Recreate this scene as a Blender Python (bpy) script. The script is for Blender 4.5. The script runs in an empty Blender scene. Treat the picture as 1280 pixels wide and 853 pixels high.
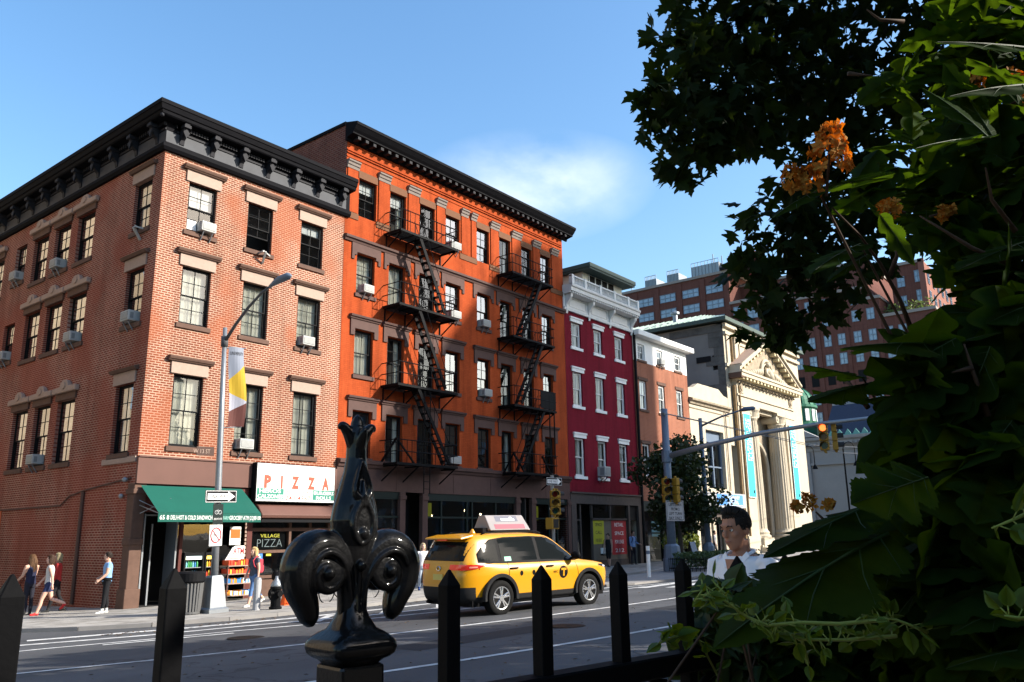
import bpy, bmesh, math, random
from math import sin, cos, pi, radians, atan2, sqrt, tan, hypot
from mathutils import Vector, Matrix
random.seed(11)
sc = bpy.context.scene
COL = sc.collection
Z3 = Vector((0, 0, 0))
D = 25.27            # the row of facades stands on the plane y = D
XA = 13.03           # side wall of the corner building
SUN = Vector((0.58, -1.0, 0.65)).normalized()

def gz(x, y):        # level of the pavements: the street falls away and rises along the avenue
    return .1206 + .0095 * x - .022 * y

def rz(x, y):        # level of the carriageway, lower in the gutter
    return gz(x, y) - .085 * min(1, max(0, (y - 12) / 5)) - (.08 if y < 5 else 0)

# ------------------------------------------------------------------ objects
def tag(o, label=None, cat=None, group=None, kind=None):
    if label: o['label'] = label
    if cat: o['category'] = cat
    if group: o['group'] = group
    if kind: o['kind'] = kind
    return o

def thing(name, label, cat, loc=(0, 0, 0), group=None, rz_=0.0):
    o = bpy.data.objects.new(name, None)
    o.empty_display_size = .1
    COL.objects.link(o)
    o.location = loc
    o.rotation_euler = (0, 0, rz_)
    return tag(o, label, cat, group)

def wloc(o):
    v = Vector((0, 0, 0))
    while o is not None:
        v += o.location
        o = o.parent
    return v

def kids(o):
    return [c for c in bpy.data.objects if c.parent == o]

def copy_tree(o, parent=None):
    ch = list(o.children)
    c = o.copy()
    COL.objects.link(c)
    if parent is not None: c.parent = parent
    for k in ch: copy_tree(k, c)
    return c

# ------------------------------------------------------------------ mesh builder
class MB:
    def __init__(s):
        s.v = []; s.f = []; s.m = []; s.mi = 0
    def q(s, *pts):
        n = len(s.v); s.v.extend([tuple(p) for p in pts]); s.f.append(tuple(range(n, n + len(pts)))); s.m.append(s.mi)
        return s
    def box(s, x0, x1, y0, y1, z0, z1):
        n = len(s.v)
        s.v += [(x0, y0, z0), (x1, y0, z0), (x1, y1, z0), (x0, y1, z0), (x0, y0, z1), (x1, y0, z1), (x1, y1, z1), (x0, y1, z1)]
        for f in ((3, 2, 1, 0), (4, 5, 6, 7), (0, 1, 5, 4), (1, 2, 6, 5), (2, 3, 7, 6), (3, 0, 4, 7)):
            s.f.append(tuple(n + i for i in f)); s.m.append(s.mi)
        return s
    def hexa(s, p):          # eight corners, bottom ring then top ring
        n = len(s.v); s.v += [tuple(a) for a in p]
        for f in ((3, 2, 1, 0), (4, 5, 6, 7), (0, 1, 5, 4), (1, 2, 6, 5), (2, 3, 7, 6), (3, 0, 4, 7)):
            s.f.append(tuple(n + i for i in f)); s.m.append(s.mi)
        return s
    def bar(s, a, b, w, h=None, up=(0, 0, 1)):   # square bar from a to b
        a = Vector(a); b = Vector(b); h = h or w
        d = (b - a).normalized(); u = Vector(up)
        if abs(d.dot(u)) > .98: u = Vector((0, 1, 0))
        r = d.cross(u).normalized() * w / 2; u = r.cross(d).normalized() * h / 2
        return s.hexa([a - r - u, a + r - u, a + r + u, a - r + u, b - r - u, b + r - u, b + r + u, b - r + u])
    def tube(s, pts, r, n=8, cap=True):
        pts = [Vector(p) for p in pts]; k = len(pts)
        rs = r if isinstance(r, (list, tuple)) else [r] * k
        ref = None; rings = []
        for i, p in enumerate(pts):
            d = (pts[min(i + 1, k - 1)] - pts[max(i - 1, 0)]).normalized()
            if ref is None:
                ref = Vector((0, 0, 1)) if abs(d.z) < .9 else Vector((1, 0, 0))
            a = d.cross(ref).normalized(); b = a.cross(d).normalized(); ref = b
            base = len(s.v)
            for j in range(n):
                t = 2 * pi * j / n
                s.v.append(tuple(p + a * rs[i] * cos(t) + b * rs[i] * sin(t)))
            rings.append(base)
        for i in range(k - 1):
            for j in range(n):
                j2 = (j + 1) % n
                s.f.append((rings[i] + j, rings[i] + j2, rings[i + 1] + j2, rings[i + 1] + j)); s.m.append(s.mi)
        if cap:
            s.f.append(tuple(rings[0] + j for j in reversed(range(n)))); s.m.append(s.mi)
            s.f.append(tuple(rings[-1] + j for j in range(n))); s.m.append(s.mi)
        return s
    def lathe(s, prof, c=(0, 0, 0), n=16, sx=1, sy=1):
        base = len(s.v); k = len(prof)
        for r, z in prof:
            for j in range(n):
                t = 2 * pi * (j + .5) / n
                s.v.append((c[0] + r * cos(t) * sx, c[1] + r * sin(t) * sy, c[2] + z))
        for i in range(k - 1):
            for j in range(n):
                j2 = (j + 1) % n
                s.f.append((base + i * n + j, base + i * n + j2, base + (i + 1) * n + j2, base + (i + 1) * n + j)); s.m.append(s.mi)
        s.f.append(tuple(base + j for j in reversed(range(n)))); s.m.append(s.mi)
        s.f.append(tuple(base + (k - 1) * n + j for j in range(n))); s.m.append(s.mi)
        return s
    def prism(s, poly, a, b):    # 2-D outline; a(u,v) and b(u,v) give the two faces
        n = len(s.v); k = len(poly)
        s.v += [tuple(a(*p)) for p in poly] + [tuple(b(*p)) for p in poly]
        s.f.append(tuple(range(n, n + k))); s.m.append(s.mi)
        s.f.append(tuple(reversed(range(n + k, n + 2 * k)))); s.m.append(s.mi)
        for i in range(k):
            j = (i + 1) % k
            s.f.append((n + j, n + i, n + k + i, n + k + j)); s.m.append(s.mi)
        return s
    def ball(s, c, r, n=10, m=6, sz=1.0):
        return s.lathe([(max(.001, r * sin(pi * i / m)), -r * cos(pi * i / m) * sz) for i in range(m + 1)], c, n)
    def loft(s, rings, closed=True, cap=True):
        base = len(s.v); n = len(rings[0])
        for r in rings: s.v += [tuple(p) for p in r]
        for i in range(len(rings) - 1):
            for j in range(n if closed else n - 1):
                j2 = (j + 1) % n
                s.f.append((base + i * n + j, base + i * n + j2, base + (i + 1) * n + j2, base + (i + 1) * n + j)); s.m.append(s.mi)
        if cap:
            s.f.append(tuple(base + j for j in reversed(range(n)))); s.m.append(s.mi)
            e = base + (len(rings) - 1) * n
            s.f.append(tuple(e + j for j in range(n))); s.m.append(s.mi)
        return s
    def build(s, name, mats, parent=None, smooth=False, bevel=0, seg=1, sub=0, fix=True):
        off = wloc(parent) if parent is not None else Z3
        me = bpy.data.meshes.new(name)
        me.from_pydata([(a - off.x, b - off.y, c - off.z) for a, b, c in s.v], [], s.f)
        if not isinstance(mats, (list, tuple)): mats = [mats]
        for m in mats: me.materials.append(m)
        if len(mats) > 1: me.polygons.foreach_set('material_index', s.m)
        if fix:
            b = bmesh.new(); b.from_mesh(me); bmesh.ops.recalc_face_normals(b, faces=b.faces); b.to_mesh(me); b.free()
        if smooth: me.polygons.foreach_set('use_smooth', [True] * len(me.polygons))
        me.update()
        o = bpy.data.objects.new(name, me); COL.objects.link(o)
        if parent is not None: o.parent = parent
        if bevel:
            md = o.modifiers.new('Bevel', 'BEVEL'); md.width = bevel; md.segments = seg; md.limit_method = 'ANGLE'; md.angle_limit = radians(35)
        if sub:
            md = o.modifiers.new('Sub', 'SUBSURF'); md.levels = sub; md.render_levels = sub
        return o

def applied(o):              # bake an object's modifiers into its mesh
    dg = bpy.context.evaluated_depsgraph_get(); dg.update()
    me = bpy.data.meshes.new_from_object(o.evaluated_get(dg))
    o.modifiers.clear(); o.data = me
    return o

class Frame:                 # u along a wall, v up, w out of the wall
    def __init__(s, f): s.f = f
    def __call__(s, u, v, w=0): return s.f(u, v, w)
    def box(s, mb, u0, u1, v0, v1, w0, w1):
        f = s.f
        return mb.hexa([f(u0, v0, w0), f(u1, v0, w0), f(u1, v0, w1), f(u0, v0, w1), f(u0, v1, w0), f(u1, v1, w0), f(u1, v1, w1), f(u0, v1, w1)])
    def quad(s, mb, u0, u1, v0, v1, w=0):
        f = s.f
        return mb.q(f(u0, v0, w), f(u1, v0, w), f(u1, v1, w), f(u0, v1, w))
    def profile(s, mb, prof, u0, u1):        # outline of (w, v) swept along u
        return mb.prism(prof, lambda w, v: s.f(u0, v, w), lambda w, v: s.f(u1, v, w))
    def poly(s, mb, pts, w0, w1):            # outline of (u, v) given a thickness
        return mb.prism(pts, lambda u, v: s.f(u, v, w0), lambda u, v: s.f(u, v, w1))

def front(Y): return Frame(lambda u, v, w: (u, Y - w, v))
def side(X): return Frame(lambda u, v, w: (X - w, u, v))
FD = front(D); FA = side(XA)

_txt = {}
def text_polys(s, bold=0.0):
    key = (s, bold)
    if key in _txt: return _txt[key]
    cu = bpy.data.curves.new('lettering', 'FONT'); cu.body = s; cu.align_x = 'CENTER'; cu.size = 1; cu.offset = bold; cu.resolution_u = 2
    o = bpy.data.objects.new('lettering', cu); COL.objects.link(o)
    dg = bpy.context.evaluated_depsgraph_get(); dg.update()
    me = bpy.data.meshes.new_from_object(o.evaluated_get(dg))
    vs = [(v.co.x, v.co.y) for v in me.vertices]; fs = [tuple(p.vertices) for p in me.polygons]
    bpy.data.objects.remove(o); bpy.data.meshes.remove(me); bpy.data.curves.remove(cu)
    _txt[key] = (vs, fs)
    return vs, fs

def letters(mb, s, fr, u, v, w, width=None, height=.3, bold=.0, right=1):
    """write s centred on u with its baseline at v, w proud of the frame"""
    vs, fs = text_polys(s, bold)
    if not vs: return mb
    xs = [a for a, b in vs]; x0, x1 = min(xs), max(xs)
    y1 = max(b for a, b in vs)
    sy = height / max(y1, .3); sx = sy if width is None else width / (x1 - x0)
    n = len(mb.v)
    for a, b in vs: mb.v.append(tuple(fr(u + right * (a - (x0 + x1) / 2) * sx, v + b * sy, w)))
    for f in fs: mb.f.append(tuple(n + i for i in f)); mb.m.append(mb.mi)
    return mb

# ------------------------------------------------------------------ materials
M = {}
def mat(name, col, rough=.7, metal=0, spec=.22, noise=0, nscale=6, bump=0, bscale=60, coat=0, coatr=.05, col2=None, stretch=None, emit=None, estr=0, sub=0):
    if name in M: return M[name]
    m = bpy.data.materials.new(name); m.use_nodes = True; nt = m.node_tree; N = nt.nodes; L = nt.links
    b = N['Principled BSDF']
    b.inputs['Base Color'].default_value = (*col, 1); b.inputs['Roughness'].default_value = rough
    b.inputs['Metallic'].default_value = metal; b.inputs['Specular IOR Level'].default_value = spec
    if coat: b.inputs['Coat Weight'].default_value = coat; b.inputs['Coat Roughness'].default_value = coatr
    if emit: b.inputs['Emission Color'].default_value = (*emit, 1); b.inputs['Emission Strength'].default_value = estr
    if noise or bump:
        tc = N.new('ShaderNodeTexCoord'); mp = N.new('ShaderNodeMapping'); L.new(tc.outputs['Object'], mp.inputs['Vector'])
        if stretch: mp.inputs['Scale'].default_value = stretch
    if noise:
        nz = N.new('ShaderNodeTexNoise'); nz.inputs['Scale'].default_value = nscale; nz.inputs['Detail'].default_value = 6; nz.inputs['Roughness'].default_value = .65
        L.new(mp.outputs[0], nz.inputs['Vector'])
        rp = N.new('ShaderNodeValToRGB'); rp.color_ramp.elements[0].position = .3; rp.color_ramp.elements[1].position = .72
        c2 = col2 or tuple(c * (1 - noise) for c in col)
        rp.color_ramp.elements[0].color = (*c2, 1); rp.color_ramp.elements[1].color = (*col, 1)
        L.new(nz.outputs['Fac'], rp.inputs['Fac']); L.new(rp.outputs['Color'], b.inputs['Base Color'])
    if bump:
        n2 = N.new('ShaderNodeTexNoise'); n2.inputs['Scale'].default_value = bscale; n2.inputs['Detail'].default_value = 4
        L.new(mp.outputs[0], n2.inputs['Vector'])
        bp = N.new('ShaderNodeBump'); bp.inputs['Strength'].default_value = bump; bp.inputs['Distance'].default_value = .02
        L.new(n2.outputs['Fac'], bp.inputs['Height']); L.new(bp.outputs['Normal'], b.inputs['Normal'])
    M[name] = m
    return m

def brick(name, c1, c2, mortar, axis='x', bw=.215, rh=.075, ms=.012, var=.35, patch=None, bump=.25, freq=.35, streak=.25):
    """brickwork: axis 'x' for walls along x, 'y' for walls along y"""
    if name in M: return M[name]
    m = bpy.data.materials.new(name); m.use_nodes = True; nt = m.node_tree; N = nt.nodes; L = nt.links
    b = N['Principled BSDF']; b.inputs['Roughness'].default_value = .9; b.inputs['Specular IOR Level'].default_value = .1
    g = N.new('ShaderNodeNewGeometry'); sp = N.new('ShaderNodeSeparateXYZ'); cb = N.new('ShaderNodeCombineXYZ')
    L.new(g.outputs['Position'], sp.inputs[0])
    L.new(sp.outputs['X' if axis == 'x' else 'Y'], cb.inputs['X']); L.new(sp.outputs['Z'], cb.inputs['Y'])
    br = N.new('ShaderNodeTexBrick'); br.offset = .5
    br.inputs['Scale'].default_value = 1; br.inputs['Brick Width'].default_value = bw; br.inputs['Row Height'].default_value = rh
    br.inputs['Mortar Size'].default_value = ms; br.inputs['Mortar Smooth'].default_value = .2; br.inputs['Bias'].default_value = 0
    br.inputs['Color1'].default_value = (*c1, 1); br.inputs['Color2'].default_value = (*c2, 1); br.inputs['Mortar'].default_value = (*mortar, 1)
    L.new(cb.outputs[0], br.inputs['Vector'])
    nz = N.new('ShaderNodeTexNoise'); nz.inputs['Scale'].default_value = freq; nz.inputs['Detail'].default_value = 8; nz.inputs['Roughness'].default_value = .7
    L.new(g.outputs['Position'], nz.inputs['Vector'])
    mx = N.new('ShaderNodeMix'); mx.data_type = 'RGBA'; mx.blend_type = 'MULTIPLY'; mx.inputs[0].default_value = 1
    rp = N.new('ShaderNodeValToRGB'); rp.color_ramp.elements[0].position = .32; rp.color_ramp.elements[1].position = .66
    k = 1 - var; rp.color_ramp.elements[0].color = (k, k * .95, k * .92, 1); rp.color_ramp.elements[1].color = (1, 1, 1, 1)
    L.new(nz.outputs['Fac'], rp.inputs['Fac']); L.new(br.outputs['Color'], mx.inputs[6]); L.new(rp.outputs['Color'], mx.inputs[7])
    # soot and rain streaks running down the face
    ms_ = N.new('ShaderNodeMapping'); ms_.inputs['Scale'].default_value = (2.6, 2.6, .22); L.new(g.outputs['Position'], ms_.inputs[0])
    n4 = N.new('ShaderNodeTexNoise'); n4.inputs['Scale'].default_value = 1; n4.inputs['Detail'].default_value = 7; n4.inputs['Roughness'].default_value = .7; L.new(ms_.outputs[0], n4.inputs['Vector'])
    r4 = N.new('ShaderNodeValToRGB'); r4.color_ramp.elements[0].position = .34; r4.color_ramp.elements[1].position = .58
    r4.color_ramp.elements[0].color = (1 - streak, 1 - streak, 1 - streak, 1); r4.color_ramp.elements[1].color = (1, 1, 1, 1); L.new(n4.outputs['Fac'], r4.inputs['Fac'])
    m4 = N.new('ShaderNodeMix'); m4.data_type = 'RGBA'; m4.blend_type = 'MULTIPLY'; m4.inputs[0].default_value = 1; L.new(mx.outputs[2], m4.inputs[6]); L.new(r4.outputs['Color'], m4.inputs[7])
    out = m4.outputs[2]
    if patch:      # areas that were repointed: the mortar there has the brick's colour
        n3 = N.new('ShaderNodeTexNoise'); n3.inputs['Scale'].default_value = .33; n3.inputs['Detail'].default_value = 3
        L.new(g.outputs['Position'], n3.inputs['Vector'])
        r3 = N.new('ShaderNodeValToRGB'); r3.color_ramp.elements[0].position = .5; r3.color_ramp.elements[1].position = .6
        L.new(n3.outputs['Fac'], r3.inputs['Fac'])
        ml = N.new('ShaderNodeMath'); ml.operation = 'MULTIPLY'; ml.inputs[1].default_value = patch[3]
        L.new(r3.outputs['Color'], ml.inputs[0])
        m3 = N.new('ShaderNodeMix'); m3.data_type = 'RGBA'; m3.inputs[7].default_value = (*patch[:3], 1)
        L.new(ml.outputs[0], m3.inputs[0]); L.new(out, m3.inputs[6]); out = m3.outputs[2]
    L.new(out, b.inputs['Base Color'])
    bp = N.new('ShaderNodeBump'); bp.inputs['Strength'].default_value = bump; bp.inputs['Distance'].default_value = .01; bp.invert = True
    L.new(br.outputs['Fac'], bp.inputs['Height']); L.new(bp.outputs['Normal'], b.inputs['Normal'])
    M[name] = m
    return m

def glass(name, tint=(.55, .6, .62), refl=.07, rough=.015, dirt=0):
    """window glass: clear but for a mirror reflection that grows at grazing angles"""
    if name in M: return M[name]
    m = bpy.data.materials.new(name); m.use_nodes = True; nt = m.node_tree; N = nt.nodes; L = nt.links
    N.remove(N['Principled BSDF']); out = N['Material Output']
    tr = N.new('ShaderNodeBsdfTransparent'); tr.inputs[0].default_value = (*tint, 1)
    gl = N.new('ShaderNodeBsdfGlossy'); gl.inputs['Roughness'].default_value = rough
    lw = N.new('ShaderNodeLayerWeight'); lw.inputs['Blend'].default_value = .35
    ma = N.new('ShaderNodeMath'); ma.operation = 'MULTIPLY_ADD'; ma.inputs[1].default_value = .55; ma.inputs[2].default_value = refl; ma.use_clamp = True
    L.new(lw.outputs['Fresnel'], ma.inputs[0])
    tc = N.new('ShaderNodeTexCoord'); nz = N.new('ShaderNodeTexNoise'); nz.inputs['Scale'].default_value = 1.3; L.new(tc.outputs['Object'], nz.inputs['Vector'])
    bp = N.new('ShaderNodeBump'); bp.inputs['Strength'].default_value = .12; bp.inputs['Distance'].default_value = .03; L.new(nz.outputs['Fac'], bp.inputs['Height']); L.new(bp.outputs['Normal'], gl.inputs['Normal'])
    mx = N.new('ShaderNodeMixShader'); L.new(ma.outputs[0], mx.inputs[0]); L.new(tr.outputs[0], mx.inputs[1]); L.new(gl.outputs[0], mx.inputs[2])
    L.new(mx.outputs[0], out.inputs['Surface'])
    M[name] = m
    return m

def leafmat(name, col, col2, trans=.35, rough=.5, spec=.35, nscale=3.0, tv=2.0):
    if name in M: return M[name]
    m = bpy.data.materials.new(name); m.use_nodes = True; nt = m.node_tree; N = nt.nodes; L = nt.links
    b = N['Principled BSDF']; b.inputs['Roughness'].default_value = rough; b.inputs['Specular IOR Level'].default_value = spec
    tc = N.new('ShaderNodeTexCoord'); nz = N.new('ShaderNodeTexNoise'); nz.inputs['Scale'].default_value = nscale; nz.inputs['Detail'].default_value = 5
    L.new(tc.outputs['Object'], nz.inputs['Vector'])
    rp = N.new('ShaderNodeValToRGB'); rp.color_ramp.elements[0].position = .3; rp.color_ramp.elements[1].position = .7
    rp.color_ramp.elements[0].color = (*col2, 1); rp.color_ramp.elements[1].color = (*col, 1)
    L.new(nz.outputs['Fac'], rp.inputs['Fac']); L.new(rp.outputs['Color'], b.inputs['Base Color'])
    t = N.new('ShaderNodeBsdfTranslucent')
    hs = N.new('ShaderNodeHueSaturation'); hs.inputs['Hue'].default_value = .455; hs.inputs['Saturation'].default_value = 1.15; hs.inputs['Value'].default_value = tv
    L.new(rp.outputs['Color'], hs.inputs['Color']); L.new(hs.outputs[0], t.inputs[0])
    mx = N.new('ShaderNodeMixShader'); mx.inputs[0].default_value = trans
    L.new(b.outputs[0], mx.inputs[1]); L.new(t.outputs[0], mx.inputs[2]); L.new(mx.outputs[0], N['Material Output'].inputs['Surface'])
    M[name] = m
    return m

# ------------------------------------------------------------------ walls and windows
def wall(fr, name, u0, u1, v0, v1, ops, mats, parent, reveal=.22):
    """a wall sheet with real openings; ops = (u0,u1,v0,v1) each with reveals running back into the wall"""
    us = sorted(set([u0, u1] + [min(max(a, u0), u1) for o in ops for a in o[:2]])); vs = sorted(set([v0, v1] + [a for o in ops for a in o[2:4]]))
    mb = MB()
    for j in range(len(vs) - 1):
        run = None
        for i in range(len(us) - 1):
            cu, cv = (us[i] + us[i + 1]) / 2, (vs[j] + vs[j + 1]) / 2
            hole = any(o[0] < cu < o[1] and o[2] < cv < o[3] for o in ops)
            if hole:
                if run is not None: fr.quad(mb, run, us[i], vs[j], vs[j + 1]); run = None
            elif run is None: run = us[i]
        if run is not None: fr.quad(mb, run, us[-1], vs[j], vs[j + 1])
    for a, b, c, d in [o[:4] for o in ops]:
        r = -reveal
        mb.q(fr(a, c), fr(a, d), fr(a, d, r), fr(a, c, r)); mb.q(fr(b, c), fr(b, c, r), fr(b, d, r), fr(b, d))
        mb.q(fr(a, d), fr(b, d), fr(b, d, r), fr(a, d, r)); mb.q(fr(a, c), fr(a, c, r), fr(b, c, r), fr(b, c))
    return mb.build(name, mats, parent, fix=False)

def window(fr, parent, u0, u1, v0, v1, fm, gm, mun='22', rec=.1, fw=.055, open_=0.0, curtain=None, blind=0, lean=0):
    """double-hung sash window set rec behind the wall face; mun: panes (columns, rows per sash)"""
    g = .004
    a, b, c, d = u0 + g, u1 - g, v0 + g, v1 - g
    mid = (c + d) / 2; mb = MB()
    fr.box(mb, a, a + fw, c, d, -rec - .09, -rec); fr.box(mb, b - fw, b, c, d, -rec - .09, -rec)
    fr.box(mb, a + fw, b - fw, d - fw, d, -rec - .09, -rec + .002); fr.box(mb, a + fw, b - fw, c, c + fw * .9, -rec - .09, -rec + .002)
    lo = c + fw * .9 + open_
    i0, i1 = a + fw, b - fw; sw = .04
    # upper sash in front, lower sash behind
    for (s0, s1, w0, w1) in ((mid - .02, d - fw, -rec - .04, -rec - .008), (lo, mid + .02 + open_, -rec - .08, -rec - .046)):
        fr.box(mb, i0, i0 + sw, s0, s1, w0, w1); fr.box(mb, i1 - sw, i1, s0, s1, w0, w1)
        fr.box(mb, i0 + sw, i1 - sw, s0, s0 + sw, w0, w1 + .002); fr.box(mb, i0 + sw, i1 - sw, s1 - sw, s1, w0, w1 + .002)
        nc, nr = int(mun[0]), int(mun[1])
        for k in range(1, nc):
            uu = i0 + (i1 - i0) * k / nc; fr.box(mb, uu - .011, uu + .011, s0 + sw, s1 - sw, w0 + .006, w1 - .003)
        if s1 > d - fw - .01 or len(mun) < 3:
            for k in range(1, nr):
                vv = s0 + (s1 - s0) * k / nr; fr.box(mb, i0 + sw, i1 - sw, vv - .011, vv + .011, w0 + .007, w1 - .004)
    w = mb.build('window', fm, parent)
    p = MB(); fr.quad(p, i0 + sw * .5, i1 - sw * .5, mid, d - fw, -rec - .024); fr.quad(p, i0 + sw * .5, i1 - sw * .5, lo, mid + open_, -rec - .062)
    p.build('pane', gm, w, fix=False)
    if curtain:
        for s_, cu in ((0, curtain[0]), (1, curtain[1] if len(curtain) > 1 else curtain[0])):
            if cu <= 0: continue
            cb = MB(); n = 14; wd = (i1 - i0) * cu
            pts = []
            for k in range(n + 1):
                uu = (i0 + wd * k / n) if s_ == 0 else (i1 - wd * k / n)
                pts.append((uu, -rec - .2 + .028 * sin(k * 2.1 + s_) + .012 * sin(k * 5.3)))
            for k in range(n):
                cb.q(fr(pts[k][0], c, pts[k][1]), fr(pts[k + 1][0], c, pts[k + 1][1]), fr(pts[k + 1][0], d, pts[k + 1][1]), fr(pts[k][0], d, pts[k][1]))
            cb.build('curtain', M['curtain'], w, smooth=True, fix=False)
    if blind:
        cb = MB(); fr.box(cb, i0, i1, d - (d - c) * blind, d, -rec - .16, -rec - .14); cb.build('blind', M['blind'], w)
    return w

def plinth(fr, name, parent, m, prof, u0, u1):
    mb = MB(); fr.profile(mb, prof, u0, u1); return mb.build(name, m, parent)

def setup_mats():
    mat('frieze_grey', (.05, .054, .064), .6, noise=.35, nscale=2)
    mat('black_paint', (.012, .012, .014), .35, noise=.3)
    mat('window_black', (.009, .009, .01), .6, spec=.08)
    mat('window_white', (.72, .72, .7), .5)
    mat('curtain', (.82, .8, .68), .9, noise=.15, nscale=4)
    mat('blind', (.78, .8, .78), .8)
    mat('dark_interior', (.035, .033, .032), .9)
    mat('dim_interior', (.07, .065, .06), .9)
    mat('stone_tan', (.38, .275, .22), .85, noise=.16, nscale=9, bump=.1)
    mat('stone_brown', (.13, .075, .055), .85, noise=.25, nscale=5, bump=.1)
    mat('stone_cream', (.5, .435, .33), .85, noise=.16, nscale=1.2, bump=.12, bscale=25)
    mat('stone_grime', (.4, .33, .24), .85, noise=.5, nscale=2.5, bump=.2, bscale=25)
    mat('cream_trim', (.3, .2, .1), .85, noise=.4, nscale=3)
    mat('iron_black', (.006, .006, .007), .6, metal=0, spec=.08, noise=.4, bump=.1)
    mat('galv', (.28, .3, .32), .42, metal=.6, noise=.15, nscale=14)
    mat('galv_blue', (.14, .18, .24), .5, metal=.2, noise=.15, nscale=9)
    mat('white_paint', (.8, .8, .78), .6, noise=.08)
    mat('ac_white', (.42, .42, .4), .5, noise=.15, nscale=5)
    mat('ac_grille', (.2, .21, .21), .6)
    mat('concrete', (.28, .265, .25), .9, noise=.2, nscale=2.2, bump=.15)
    mat('roof_tar', (.05, .05, .052), .9, noise=.3)
    glass('glass', (.88, .9, .9)); glass('glass_dark', (.3, .33, .35), .2)
    glass('glass_mirror', (.35, .4, .42), .3)
    glass('glass_shop', (.7, .74, .74), .05)
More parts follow.
